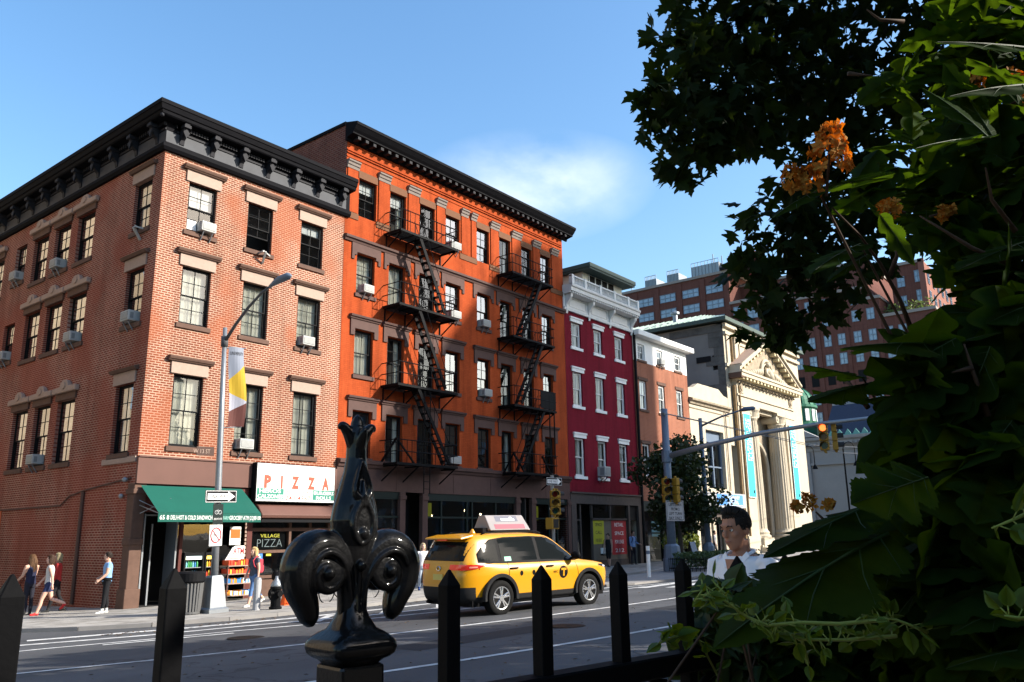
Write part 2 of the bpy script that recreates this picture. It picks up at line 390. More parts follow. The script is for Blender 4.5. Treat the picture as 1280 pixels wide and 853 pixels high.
# ================================================================== corner building (brick, four storeys)
def corner_building():
    fb = brick('brick_front', (.255, .07, .037), (.175, .044, .024), (.48, .34, .25), 'x', bw=.215, rh=.08, ms=.0165, var=.25, patch=(.29, .08, .034, .55))
    lb = brick('brick_side', (.26, .06, .036), (.19, .043, .027), (.43, .27, .21), 'y', bw=.215, rh=.08, ms=.016, var=.35, patch=(.25, .055, .032, .45))
    mat('cornice_black', (.007, .007, .009), .7, spec=.05, noise=.3, nscale=3)
    mat('cornice_trim', (.02, .02, .024), .6, spec=.1)
    mat('sign_brown', (.13, .062, .048), .6, noise=.15, nscale=1.2)
    t = thing('brick_building', 'red brick corner building of four storeys with a heavy black bracketed cornice', 'building', (XA, D, gz(XA, D)))
    UR = 20.93
    cols = [(14.0, 15.08), (16.38, 17.47), (18.79, 19.87)]
    rows = [(4.66, 7.05), (8.78, 10.8), (12.08, 13.87)]
    ops = [(a, b, c, d) for a, b in cols for c, d in rows]
    wall(FD, 'wall', XA, UR, 4.27, 14.8, ops, fb, t)
    lops = []
    for (c, d) in ((12.1, 13.93), (8.75, 10.7), (4.43, 6.7)):
        lops.append((25.95, 27.12, c, d))
    trio = [(30.05, 31.4), (32.0, 33.35), (33.95, 35.3)]
    for (c, d) in ((11.95, 13.82), (8.72, 10.62), (4.4, 6.65)):
        for a, b in trio: lops.append((a, b, c, d))
    nar = [(36.05, 37.1, 12.28, 13.9), (36.3, 37.35, 8.9, 10.5), (36.7, 37.8, 4.4, 6.4), (38.3, 39.6, 11.95, 13.75), (38.6, 39.9, 8.7, 10.5), (40.8, 42.1, 11.95, 13.7), (41.2, 42.4, 8.7, 10.5)]
    lops += nar
    wall(FA, 'wall', D, 50, -.9, 14.8, lops, lb, t)
    # rest of the shell: back, far side and roof
    mb = MB(); mb.box(XA + .3, UR - .02, 49.6, 50, -1, 14.8); mb.box(UR - .3, UR - .02, D + 3.2, 49.6, -1, 14.8)
    mb.build('wall', lb, t)
    mb = MB(); mb.box(XA + .05, UR - .05, D + .05, 49.9, 15.5, 15.9); mb.build('roof', M['roof_tar'], t)
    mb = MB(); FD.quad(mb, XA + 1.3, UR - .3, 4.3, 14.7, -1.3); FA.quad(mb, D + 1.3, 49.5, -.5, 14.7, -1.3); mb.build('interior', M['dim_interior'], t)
    for z in (4.28, 8.0, 11.4):
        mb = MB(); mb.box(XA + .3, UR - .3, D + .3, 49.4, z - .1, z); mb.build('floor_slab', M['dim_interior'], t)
    # windows
    cur = {(0, 0): (.5, .5), (0, 1): (.42, .4), (0, 2): (.48, .46), (1, 0): (.5, .5), (1, 1): (.5, .5), (1, 2): (.48, .5)}
    for ri, (c, d) in enumerate(rows):
        for ci, (a, b) in enumerate(cols):
            w = window(FD, t, a, b, c, d, M['window_black'], M['glass'], '22', open_=.5 if (ri, ci) == (2, 1) else 0,
                       curtain=cur.get((ri, ci)), blind=(.45 if ci == 0 else .25) if ri == 2 and ci != 1 else 0)
            m = MB(); FD.box(m, a - .1, b + .1, c - .17, c - .004, -.1, .06); m.build('sill', M['stone_brown'], w, bevel=.01)
            m = MB(); FD.box(m, a - .13, b + .13, d + .004, d + .41, .012, .06); m.build('lintel', M['stone_tan'], w)
            m = MB(); FD.profile(m, [(0.012, d + .41), (.12, d + .41), (.14, d + .45), (.17, d + .46), (.2, d + .53), (.2, d + .56), (.012, d + .58)], a - .27, b + .27)
            m.build('hood', M['stone_brown'], w)
    for i, (a, b, c, d) in enumerate(lops):
        single = a < 28
        gm = M['glass_mirror'] if not single else M['glass']
        w = window(FA, t, a, b, c, d, M['window_black'], gm, '22', curtain=(.3, .3) if i % 3 != 1 else None, rec=.12)
        m = MB(); FA.box(m, a - .1, b + .1, c - .17, c - .004, -.1, .06); m.build('sill', M['stone_brown'], w)
        if (a, b, c, d) in nar[:3]: continue
        if single:
            m = MB(); FA.box(m, a - .13, b + .13, d + .004, d + .4, .012, .06); m.build('lintel', M['stone_tan'], w)
            m = MB(); FA.profile(m, [(.012, d + .4), (.14, d + .4), (.2, d + .5), (.012, d + .56)], a - .25, b + .25); m.build('hood', M['stone_brown'], w)
        else:
            m = MB(); FA.box(m, a - .1, b + .1, d + .004, d + .26, .012, .07); m.build('lintel', M['stone_brown'], w)
            u = (a + b) / 2; h = d + .26; ho = (b - a) / 2 + .25
            m = MB(); FA.poly(m, [(u - ho, h), (u + ho, h), (u + ho, h + .2), (u + .33, h + .22), (u + .28, h + .36), (u + .12, h + .45), (u - .12, h + .45), (u - .28, h + .36), (u - .33, h + .22), (u - ho, h + .2)], .012, .17)
            m.build('hood', M['stone_tan'], w, bevel=.02)
            m = MB(); FA.poly(m, [(u + .17 * cos(k * pi / 4), h + .24 + .13 * sin(k * pi / 4)) for k in range(8)], .172, .2); m.build('rosette', M['stone_tan'], w)
    # cornice swept round the corner
    prof = [(0.0, 14.68), (.1, 14.68), (.17, 14.78), (.17, 14.9), (.06, 14.97), (.06, 15.74), (.4, 15.76), (.44, 15.8), (.46, 15.9), (.5, 15.92), (.55, 16.08), (.58, 16.1), (.58, 16.24), (0.0, 16.3)]
    mb = MB(); mb.loft([[FD(UR + .2, v, w) for w, v in prof], [(XA - w, D - w, v) for w, v in prof], [FA(50, v, w) for w, v in prof]])
    cn = mb.build('cornice', M['cornice_black'], t)
    m = MB()
    for fr, ua, ub in ((FD, XA + .0, UR), (FA, D + .0, 49.9)): fr.box(m, ua - .05, ub, 14.99, 15.4, .0615, .066)
    m.build('frieze', M['frieze_grey'], cn)
    bo = [(.061, 15.75), (.4, 15.75), (.4, 15.6), (.34, 15.55), (.31, 15.42), (.22, 15.3), (.12, 15.22), (.09, 15.05), (.061, 15.03)]
    def bracket(fr, u):
        m = MB(); fr.profile(m, bo, u - .09, u + .09)
        fr.box(m, u - .13, u + .13, 15.58, 15.7, .05, .43)
        fr.poly(m, [(u - .13, 15.44), (u, 15.56), (u + .13, 15.44), (u, 15.2)], .3, .36)
        o = m.build('bracket', M['cornice_trim'], cn, bevel=.008); return o
    fu = [13.2] + [13.55 + 1.18 * k for k in range(7)]
    for u in fu[1:]: bracket(FD, u)
    lu = [25.75 + 1.42 * k for k in range(11)]
    for u in lu: bracket(FA, u)
    for fr, us in ((FD, fu), (FA, [25.0] + lu)):
        for a, b in zip(us, us[1:]):
            m = MB(); fr.box(m, a + .2, b - .2, 15.42, 15.49, .062, .1)
            for k in range(7):
                u = a + .22 + (b - a - .44) * (k + .5) / 7; fr.box(m, u - .035, u + .035, 15.58, 15.7, .062, .16)
            m.build('panel_mould', M['cornice_trim'], cn)
    m = MB(); m.ball((XA - .45, D - .45, 15.68), .07); m.build('drop_ball', M['cornice_trim'], cn, smooth=True)
    # ground floor
    m = MB(); FA.box(m, D + .05, 27.5, 4.1, 4.28, 0, .06); m.build('belt_course', M['stone_tan'], t)
    m = MB()
    for x0, x1 in ((XA - .03, XA + .36),):
        m.box(x0, x1, D - .03, D + .4, -.6, 3.42)
        m.box(x0 - .05, x1 + .05, D - .08, D + .42, 3.1, 3.25); m.box(x0 - .05, x1 + .05, D - .08, D + .42, -.6, .25); m.box(x0 - .03, x1 + .03, D - .06, D + .42, 1.55, 1.75)
    m.build('corner_pier', M['stone_brown'], t, bevel=.015)
    m = MB(); FD.box(m, XA - .02, 17.12, 3.42, 4.27, .005, .1); FD.box(m, XA - .02, 17.12, 4.24, 4.29, .1, .14); m.build('sign_band', M['sign_brown'], t); m = MB(); FD.box(m, 20.8, 20.93, 2.9, 4.27, .005, .08); m.build('sign_band', M['sign_brown'], t)
    # shop interior box
    m = MB(); a = (XA + .4, UR - .1)
    m.q((a[0], D + 3, -1), (a[1], D + 3, -1), (a[1], D + 3, 4.2), (a[0], D + 3, 4.2)); m.q((a[0], D, 3.4), (a[1], D, 3.4), (a[1], D + 3, 3.4), (a[0], D + 3, 3.4))
    m.q((a[0], D + .1, -1), (a[0], D + 3, -1), (a[0], D + 3, 3.4), (a[0], D + .1, 3.4)); m.q((17.22, D + .1, -1), (17.22, D + 3, -1), (17.22, D + 3, 3.4), (17.22, D + .1, 3.4)); m.q((a[1], D + .1, -1), (a[1], D + 3, -1), (a[1], D + 3, 3.4), (a[1], D + .1, 3.4))
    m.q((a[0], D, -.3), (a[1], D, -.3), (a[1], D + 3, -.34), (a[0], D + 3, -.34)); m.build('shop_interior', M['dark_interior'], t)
    mat('red_frame', (.09, .025, .02), .5)
    mat('dark_green', (.006, .014, .013), .45)
    m = MB()
    FD.box(m, 14.65, 14.75, -.35, 3.4, -.1, .02); FD.box(m, 14.75, 17.1, 2.35, 3.4, -.1, .01); FD.box(m, 13.4, 14.65, 2.55, 3.4, -.1, -.02)
    FD.box(m, 17.1, 17.3, -.35, 2.95, -.12, .06); m.build('shop_frame', M['red_frame'], t)
    m = MB(); FD.quad(m, 14.75, 17.1, -.3, 2.35, -.4); m.build('pane', M['glass_shop'], t, fix=False)
    m = MB(); FD.box(m, 13.45, 13.5, -.35, 2.5, -.7, -.05); FD.box(m, 14.55, 14.6, -.35, 2.5, -.7, -.05); FD.box(m, 13.5, 14.55, 2.45, 2.5, -.7, -.64); FD.box(m, 13.95, 14.0, -.3, 2.2, -.55, -.5)
    m.build('shop_door', M['galv'], t)
    # pizza shop front
    m = MB()
    FD.box(m, 17.3, 20.9, 1.94, 2.06, -.12, .04); FD.box(m, 17.3, 20.9, 1.2, 1.3, -.12, .04)
    for u in (18.86, 19.75, 20.62): FD.box(m, u, u + .1, -.35, 2.3, -.12, .035)
    FD.box(m, 17.3, 20.9, .35, .45, -.12, .04)
    m.build('shop_frame', M['stone_brown'], t)
    m = MB(); FD.quad(m, 17.3, 20.9, -.3, 2.3, -.06); m.build('pane', M['glass_shop'], t, fix=False)
    m = MB(); FD.box(m, 17.3, 20.9, -.4, .34, -.11, -.03); m.build('stall_riser', M['stone_brown'], t)
    m = MB(); FD.profile(m, [(.0, 2.32), (.5, 2.38), (.55, 2.5), (.3, 2.8), (.06, 2.9), (0, 2.9)], 17.32, 20.88); m.build('rolled_canopy', M['sign_brown'], t, bevel=.02)
    m = MB(); FD.box(m, 17.32, 20.88, 2.24, 2.34, .1, .52); m.build('canopy_rail', M['window_black'], t)
    # wall conduits, lamps and the brick arch low on the side wall
    m = MB(); m.tube([FA(25.5, 3.6, .05), FA(28.5, 3.35, .05), FA(29.6, 3.2, .05), FA(30.2, 2.9, .05), FA(40, 2.9, .05)], .025, 6); m.tube([FA(28.6, 3.3, .06), FA(28.6, -.3, .06)], .06, 8); m.build('conduit', M['stone_brown'], t)
    m = MB(); m.ball(FA(25.7, 3.55, .12), .1, sz=.8); m.ball(FA(25.9, 3.05, .1), .08); m.build('wall_lamp', M['galv'], t, smooth=True)
    m = MB()
    for k in range(14):
        a0, a1 = pi * k / 14, pi * (k + 1) / 14
        for r in (1.5, 1.62):
            m.hexa([FA(31.5 + r * cos(a0), -.4 + .75 * r * sin(a0), .0), FA(31.5 + (r + .09) * cos(a0), -.4 + .75 * (r + .09) * sin(a0), .0), FA(31.5 + (r + .09) * cos(a0), -.4 + .75 * (r + .09) * sin(a0), .035), FA(31.5 + r * cos(a0), -.4 + .75 * r * sin(a0), .035),
                    FA(31.5 + r * cos(a1 - .03), -.4 + .75 * r * sin(a1 - .03), .0), FA(31.5 + (r + .09) * cos(a1 - .03), -.4 + .75 * (r + .09) * sin(a1 - .03), .0), FA(31.5 + (r + .09) * cos(a1 - .03), -.4 + .75 * (r + .09) * sin(a1 - .03), .035), FA(31.5 + r * cos(a1 - .03), -.4 + .75 * r * sin(a1 - .03), .035)])
    m.build('brick_arch', lb, t)
    m = MB(); FA.box(m, 30.1, 30.4, .35, .65, .003, .06); m.build('wall_box', M['galv'], t)
    m = MB(); FA.box(m, 35.2, 50, -1, 2.9, .005, .04); m.build('orange_panel', mat('orange_board', (.55, .14, .05), .7, noise=.2), t)
    m = MB(); m.tube([(16.9, D + 4.2, 15.8), (16.9, D + 4.2, 17.6)], .09, 8); m.tube([(19.6, D + 1.8, 15.8), (19.6, D + 1.8, 16.6)], .05, 6); m.tube([(20.1, D + 1.8, 15.8), (20.1, D + 1.8, 16.6)], .05, 6); m.build('roof_pipe', M['window_black'], t)
    return t

# ================================================================== orange building
OC = [(21.66, 22.66), (23.47, 24.44), (25.33, 26.32), (27.08, 28.06), (29.33, 30.28), (31.1, 32.02), (32.96, 33.84), (34.66, 35.54)]
def orange_building():
    ob = brick('brick_orange', (.41, .075, .021), (.37, .066, .018), (.34, .062, .017), 'x', bw=.22, rh=.08, ms=.01, var=.25, bump=.35, freq=.5, streak=.32)
    sb = brick('brick_dark_side', (.2, .07, .05), (.15, .05, .04), (.25, .17, .14), 'y', bw=.25, rh=.1, ms=.015)
    mat('brown_trim', (.095, .055, .047), .8, noise=.2, nscale=4)
    mat('brown_paint', (.14, .062, .03), .8, noise=.12)
    t = thing('orange_building', 'tall orange painted tenement of five storeys with black fire escapes', 'building', (28.9, D, gz(28.9, D)))
    U0, U1 = 20.94, 36.78
    rows = [(4.78, 6.64), (8.12, 10.0), (11.55, 13.28), (14.95, 16.67)]
    fe = {1, 2, 5, 6}
    ops = []
    for ri, (c, d) in enumerate(rows):
        for ci, (a, b) in enumerate(OC):
            ops.append((a, b, c - (.25 if ci in (1, 2, 5, 6) else 0), d))
    wall(FD, 'wall', U0, U1, 4.66, 18.3, ops, ob, t)
    m = MB(); m.box(U0, U0 + .3, D + .003, 48, 14.5, 18.9); m.box(U1 - .3, U1, D + .003, 48, -.5, 18.9); m.box(U0 + .3, U1 - .3, 47.7, 48, -.5, 18.9); m.build('wall', sb, t)
    m = MB(); m.box(U0 + .3, U1 - .3, D + .4, 47.7, 18.3, 18.6); m.build('roof', M['roof_tar'], t)
    m = MB(); m.box(U0 - .05, U0 + .35, D + .1, 48.05, 18.9, 19.05); m.build('coping', M['cornice_black'], t)
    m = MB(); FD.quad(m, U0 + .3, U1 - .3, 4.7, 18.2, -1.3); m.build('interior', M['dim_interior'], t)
    for z in (4.66, 7.7, 11.1, 14.5):
        m = MB(); m.box(U0 + .35, U1 - .35, D + .25, D + 1.3, z - .1, z); m.build('floor_slab', M['dim_interior'], t)
    k = 0
    for a, b, c, d in ops:
        k += 1
        w = window(FD, t, a, b, c, d, M['window_black'], M['glass_mirror'] if k % 8 in (0, 4, 5) else M['glass'], '22' if k % 3 else '21', rec=.13, fw=.05, curtain=(.5, .5) if k in (17, 18, 9) else ((.3, .25) if k % 4 == 2 else None), blind=.3 if k % 8 in (1, 2) and c > 14 else 0)
        r = [i for i, q in enumerate(rows) if abs(q[1] - d) < .01][0]
        if r < 2:
            m = MB(); FD.box(m, a - .25, b + .25, d + .03, d + .42, .002, .06); FD.box(m, a - .25, a - .03, d - .26, d + .03, .002, .06); FD.box(m, b + .03, b + .25, d - .26, d + .03, .002, .06)
            FD.profile(m, [(.002, d + .42), (.1, d + .42), (.12, d + .48), (.17, d + .5), (.19, d + .58), (.002, d + .6)], a - .32, b + .32)
            m.build('hood', M['brown_trim'], w)
        if r == 2:
            m = MB(); FD.box(m, a - .3, b + .3, d + .03, d + .42, .002, .055); FD.box(m, a - .3, a - .03, d - .1, d + .03, .002, .055); FD.box(m, b + .03, b + .3, d - .1, d + .03, .002, .055)
            FD.box(m, a - .3, a - .16, d - .3, d - .1, .002, .055); FD.box(m, b + .16, b + .3, d - .3, d - .1, .002, .055)
            m.build('hood', M['brown_trim'], w)
        if r == 3:
            m = MB(); FD.box(m, a - .04, b + .04, d + .004, d + .33, .004, .03); m.build('lintel', M['brown_paint'], w)
        if r < 3 and not (c < 4.7):
            m = MB(); FD.box(m, a - .08, b + .08, c - .16, c - .004, -.12, .07); m.build('sill', M['brown_trim'], w)
    # string course, sill band, pilasters, corbels
    m = MB(); FD.profile(m, [(.002, 13.7), (.07, 13.7), (.1, 13.78), (.17, 13.82), (.18, 13.92), (.002, 13.97)], U0, U1); m.build('string_course', M['brown_trim'], t)
    prev = U0
    for a, b in OC + [(U1, U1)]:
        if a - prev > .12: m = MB(); FD.box(m, prev, a - .01, 14.72, 14.99, .002, .035); m.build('sill_band', M['brown_paint'], t)
        prev = b + .01
    pil = [(U0, 21.62), (22.7, 23.43), (24.5, 25.29), (26.36, 27.04), (28.1, 28.66), (28.84, 29.29), (30.33, 31.06), (32.07, 32.92), (33.9, 34.62), (35.6, 36.3)]
    for a, b in pil:
        a2, b2 = a + .06, b - .06
        m = MB(); FD.box(m, a2, b2, 15.0, 16.93, .002, .05); p = m.build('pilaster', ob, t)
        m = MB()
        FD.profile(m, [(.002, 16.93), (.07, 16.93), (.08, 17.05), (.12, 17.08), (.13, 17.18), (.18, 17.22), (.18, 17.29), (.002, 17.3)], a2 - .05, b2 + .05); m.build('capital', M['stone_grey'], p)
    m = MB()
    for v, w in ((17.42, .03), (17.6, .06), (17.72, .05)): FD.box(m, U0, U1 - .1, v, v + .05, .002, w)
    m.build('corbel', ob, t)
    prof = [(0, 18.1), (.08, 18.1), (.12, 18.22), (.5, 18.3), (.5, 18.36), (.56, 18.42), (.6, 18.46), (.72, 18.62), (.75, 18.64), (.75, 18.76), (0, 18.95)]
    m = MB(); FD.profile(m, prof, U0 - .12, U1 + .4); cn = m.build('cornice', M['cornice_black'], t)
    for k in range(36): m = MB(); FD.box(m, U0 + .2 + .438 * k, U0 + .36 + .438 * k, 18.14, 18.27, .1, .45); m.build('modillion', M['cornice_trim'], cn)
    # ground floor
    m = MB(); FD.profile(m, [(0, 4.4), (.12, 4.4), (.16, 4.5), (.24, 4.54), (.26, 4.66), (0, 4.72)], U0, U1); m.build('ledge', M['brown_trim'], t)
    m = MB(); FD.box(m, U0, U1, 3.5, 4.4, -.1, .06)
    for u in (24.1, 27.6, 30.2, 34.6): FD.box(m, u - .02, u + .02, 3.55, 4.36, .06, .075)
    m.build('fascia', M['brown_trim'], t)
    for a, b in ((21.0, 21.25), (24.3, 24.62), (25.62, 25.95), (32.1, 32.42), (33.36, 33.7), (36.5, 36.78)):
        m = MB(); FD.box(m, a, b, -.5, 3.5, -.12, .09); FD.box(m, a - .03, b + .03, 3.2, 3.36, -.1, .13); FD.box(m, a - .03, b + .03, -.5, .35, -.1, .13); m.build('pier', M['brown_trim'], t, bevel=.01)
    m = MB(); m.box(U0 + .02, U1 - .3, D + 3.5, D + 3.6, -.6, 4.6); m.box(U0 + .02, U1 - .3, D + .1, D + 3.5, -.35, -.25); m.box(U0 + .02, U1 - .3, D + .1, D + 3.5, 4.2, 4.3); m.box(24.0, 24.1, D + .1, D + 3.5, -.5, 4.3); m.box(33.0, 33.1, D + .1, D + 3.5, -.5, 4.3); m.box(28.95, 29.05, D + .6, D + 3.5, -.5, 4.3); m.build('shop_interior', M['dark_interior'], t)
    dg = M['dark_green']
    for u0, u1, posts in ((21.25, 24.3, (22.9,)), (25.95, 32.1, (26.85, 28.55, 28.9, 30.6)), (33.7, 36.5, (34.9, 35.6))):
        m = MB(); FD.box(m, u0, u1, 3.2, 3.5, -.15, .02); FD.box(m, u0, u1, -.5, .35, -.15, .01); FD.box(m, u0, u1, 2.45, 2.53, -.13, -.02)
        for p in posts: FD.box(m, p, p + .09, .35, 3.2, -.13, -.01)
        m.build('shop_frame', dg, t)
        m = MB(); FD.quad(m, u0, u1, .3, 3.25, -.07); m.build('pane', M['glass_shop'], t, fix=False)
    for u0, u1 in ((24.62, 25.62), (32.42, 33.36)):
        m = MB(); FD.box(m, u0, u1, -.5, 2.5, -.8, -.74); FD.box(m, u0, u1, 2.5, 3.5, -.8, -.72); FD.box(m, u0 + .15, u1 - .15, .4, 2.2, -.74, -.72); m.build('door', M['window_black'], t)
    m = MB(); FD.box(m, 26.05, 26.35, 2.5, 3.1, -.11, -.09); m.build('shop_poster', mat('poster_yellow', (.55, .5, .03), .6), t)
    m = MB(); FD.box(m, 33.8, 34.1, 2.4, 3.1, -.11, -.09); m.build('shop_poster', M['poster_yellow'], t)
    m = MB(); FD.quad(m, 34.9, 35.2, 2.95, 3.05, -.05); FD.quad(m, 35.4, 35.75, 2.95, 3.05, -.05); m.build('lettering', M['white_paint'], t, fix=False)
    m = MB()
    for u, v in ((29.2, 2.9), (29.75, 2.86), (27.5, 2.6), (30.9, 2.7)): m.ball(FD(u, v, -1.2), .05)
    m.build('shop_lamp', mat('lamp_glow', (1, .8, .5), emit=(1, .75, .45), estr=4), t)
    rnd = random.Random(5)
    m = MB()
    for k in range(60):
        u = rnd.uniform(26.2, 31.8); v = .4 + abs(rnd.gauss(0, .45)); r = rnd.uniform(.05, .13); m.ball(FD(u, v, -.5 - rnd.random() * .4), r, 6, 4)
    m.build('window_display', mat('display_dim', (.2, .22, .18), .7, noise=.6, nscale=5), t)
    return t

def fire_escape(label, u0, u1, zs, stairs, loc):
    t = thing('fire_escape', label, 'fire escape', loc)
    im = M['iron_black']; dp = 1.05
    for z in zs:
        m = MB()
        FD.box(m, u0, u1, z - .1, z, dp - .05, dp); FD.box(m, u0, u0 + .05, z - .1, z, .0, dp - .05); FD.box(m, u1 - .05, u1, z - .1, z, .0, dp - .05)
        n = 22
        for k in range(1, n):
            w = dp * k / n; FD.box(m, u0 + .05, u1 - .05, z - .03, z - .005, w - .012, w + .012)
        for k in range(1, 4):
            u = u0 + (u1 - u0) * k / 4; FD.box(m, u - .02, u + .02, z - .07, z - .03, .02, dp - .05)
        p = m.build('platform', im, t)
        m = MB()
        for u in (u0 + .12, u0 + (u1 - u0) * .36, u1 - .12):
            m.bar(FD(u, z - .12, dp - .08), FD(u, z - .72, .03), .045); m.bar(FD(u, z - .12, .03), FD(u, z - .8, .03), .045); m.bar(FD(u, z - .12, .03), FD(u, z - .12, dp - .05), .05)
        m.build('bracket', im, p)
        m = MB(); r = .023
        for h in (.45, .92):
            m.tube([FD(u0 + .02, z + h, .0), FD(u0 + .02, z + h, dp - .02), FD(u1 - .02, z + h, dp - .02), FD(u1 - .02, z + h, .0)], r, 6)
        k = 0
        u = u0 + .02
        while u < u1:
            m.tube([FD(u, z, dp - .02), FD(u, z + .92, dp - .02)], .014, 5); u += .28
        for w in (.3, .65):
            for u in (u0 + .02, u1 - .02): m.tube([FD(u, z, w), FD(u, z + .92, w)], .011, 5)
        m.build('railing', im, p)
    for (ua, za, ub, zb) in stairs:
        m = MB()
        for w in (.62, .98): m.bar(FD(ua, za, w), FD(ub, zb, w), .045, .16)
        n = 11
        for k in range(n):
            s = (k + .5) / n; u = ua + (ub - ua) * s; z = za + (zb - za) * s
            FD.box(m, u - .12, u + .12, z - .015, z + .01, .62, .98)
        for w in (.6, 1.0):
            m.tube([FD(ua, za + .85, w), FD(ub, zb + .85, w)], .015, 6)
            for s in (.05, .5, .95): m.tube([FD(ua + (ub - ua) * s, za + (zb - za) * s, w), FD(ua + (ub - ua) * s, za + (zb - za) * s + .85, w)], .012, 5)
        m.build('stair', im, t)
    return t

def fire_escapes():
    zs = [14.58, 11.28, 7.85, 4.62]
    t = fire_escape('black iron fire escape nearer the brick corner building, its stairs descending to the right', 23.15, 26.8, zs,
                [(24.4, 14.5, 26.0, 11.35), (24.4, 11.2, 26.05, 7.95), (24.4, 7.75, 26.3, 4.7)], (25, D, 4.5))
    m = MB(); m.bar(FD(23.1, 4.55, .1), FD(23.25, 5.6, .9), .07); m.bar(FD(23.25, 5.6, .9), FD(24.3, 4.6, .9), .06); m.build('counterweight', M['iron_black'], t)
    m = MB()
    for u in (24.75, 25.1): m.bar(FD(u, 7.7, 1.0), FD(u, 3.4, 1.0), .03)
    for k in range(14): m.bar(FD(24.75, 7.5 - k * .3, 1.0), FD(25.1, 7.5 - k * .3, 1.0), .022)
    m.build('drop_ladder', M['iron_black'], t)
    t = fire_escape('black iron fire escape nearer the maroon house, its stairs descending to the left', 30.85, 34.35, zs,
                [(33.35, 14.5, 31.6, 11.35), (33.35, 11.2, 31.5, 7.95), (33.35, 7.75, 31.5, 4.7)], (32.6, D, 4.5))
    m = MB()
    for u in (33.75, 34.15): m.bar(FD(u, 8.6, 1.02), FD(u, 5.4, 1.02), .05)
    FD.box(m, 33.0, 34.3, 7.9, 8.8, 1.02, 1.04)
    m.bar(FD(30.9, 5.5, .9), FD(31.8, 4.6, .9), .08); m.bar(FD(30.9, 5.5, .9), FD(30.9, 4.6, .3), .06); m.bar(FD(33.2, 5.5, .9), FD(33.9, 4.6, .9), .08); m.build('drop_ladder', M['iron_black'], t)

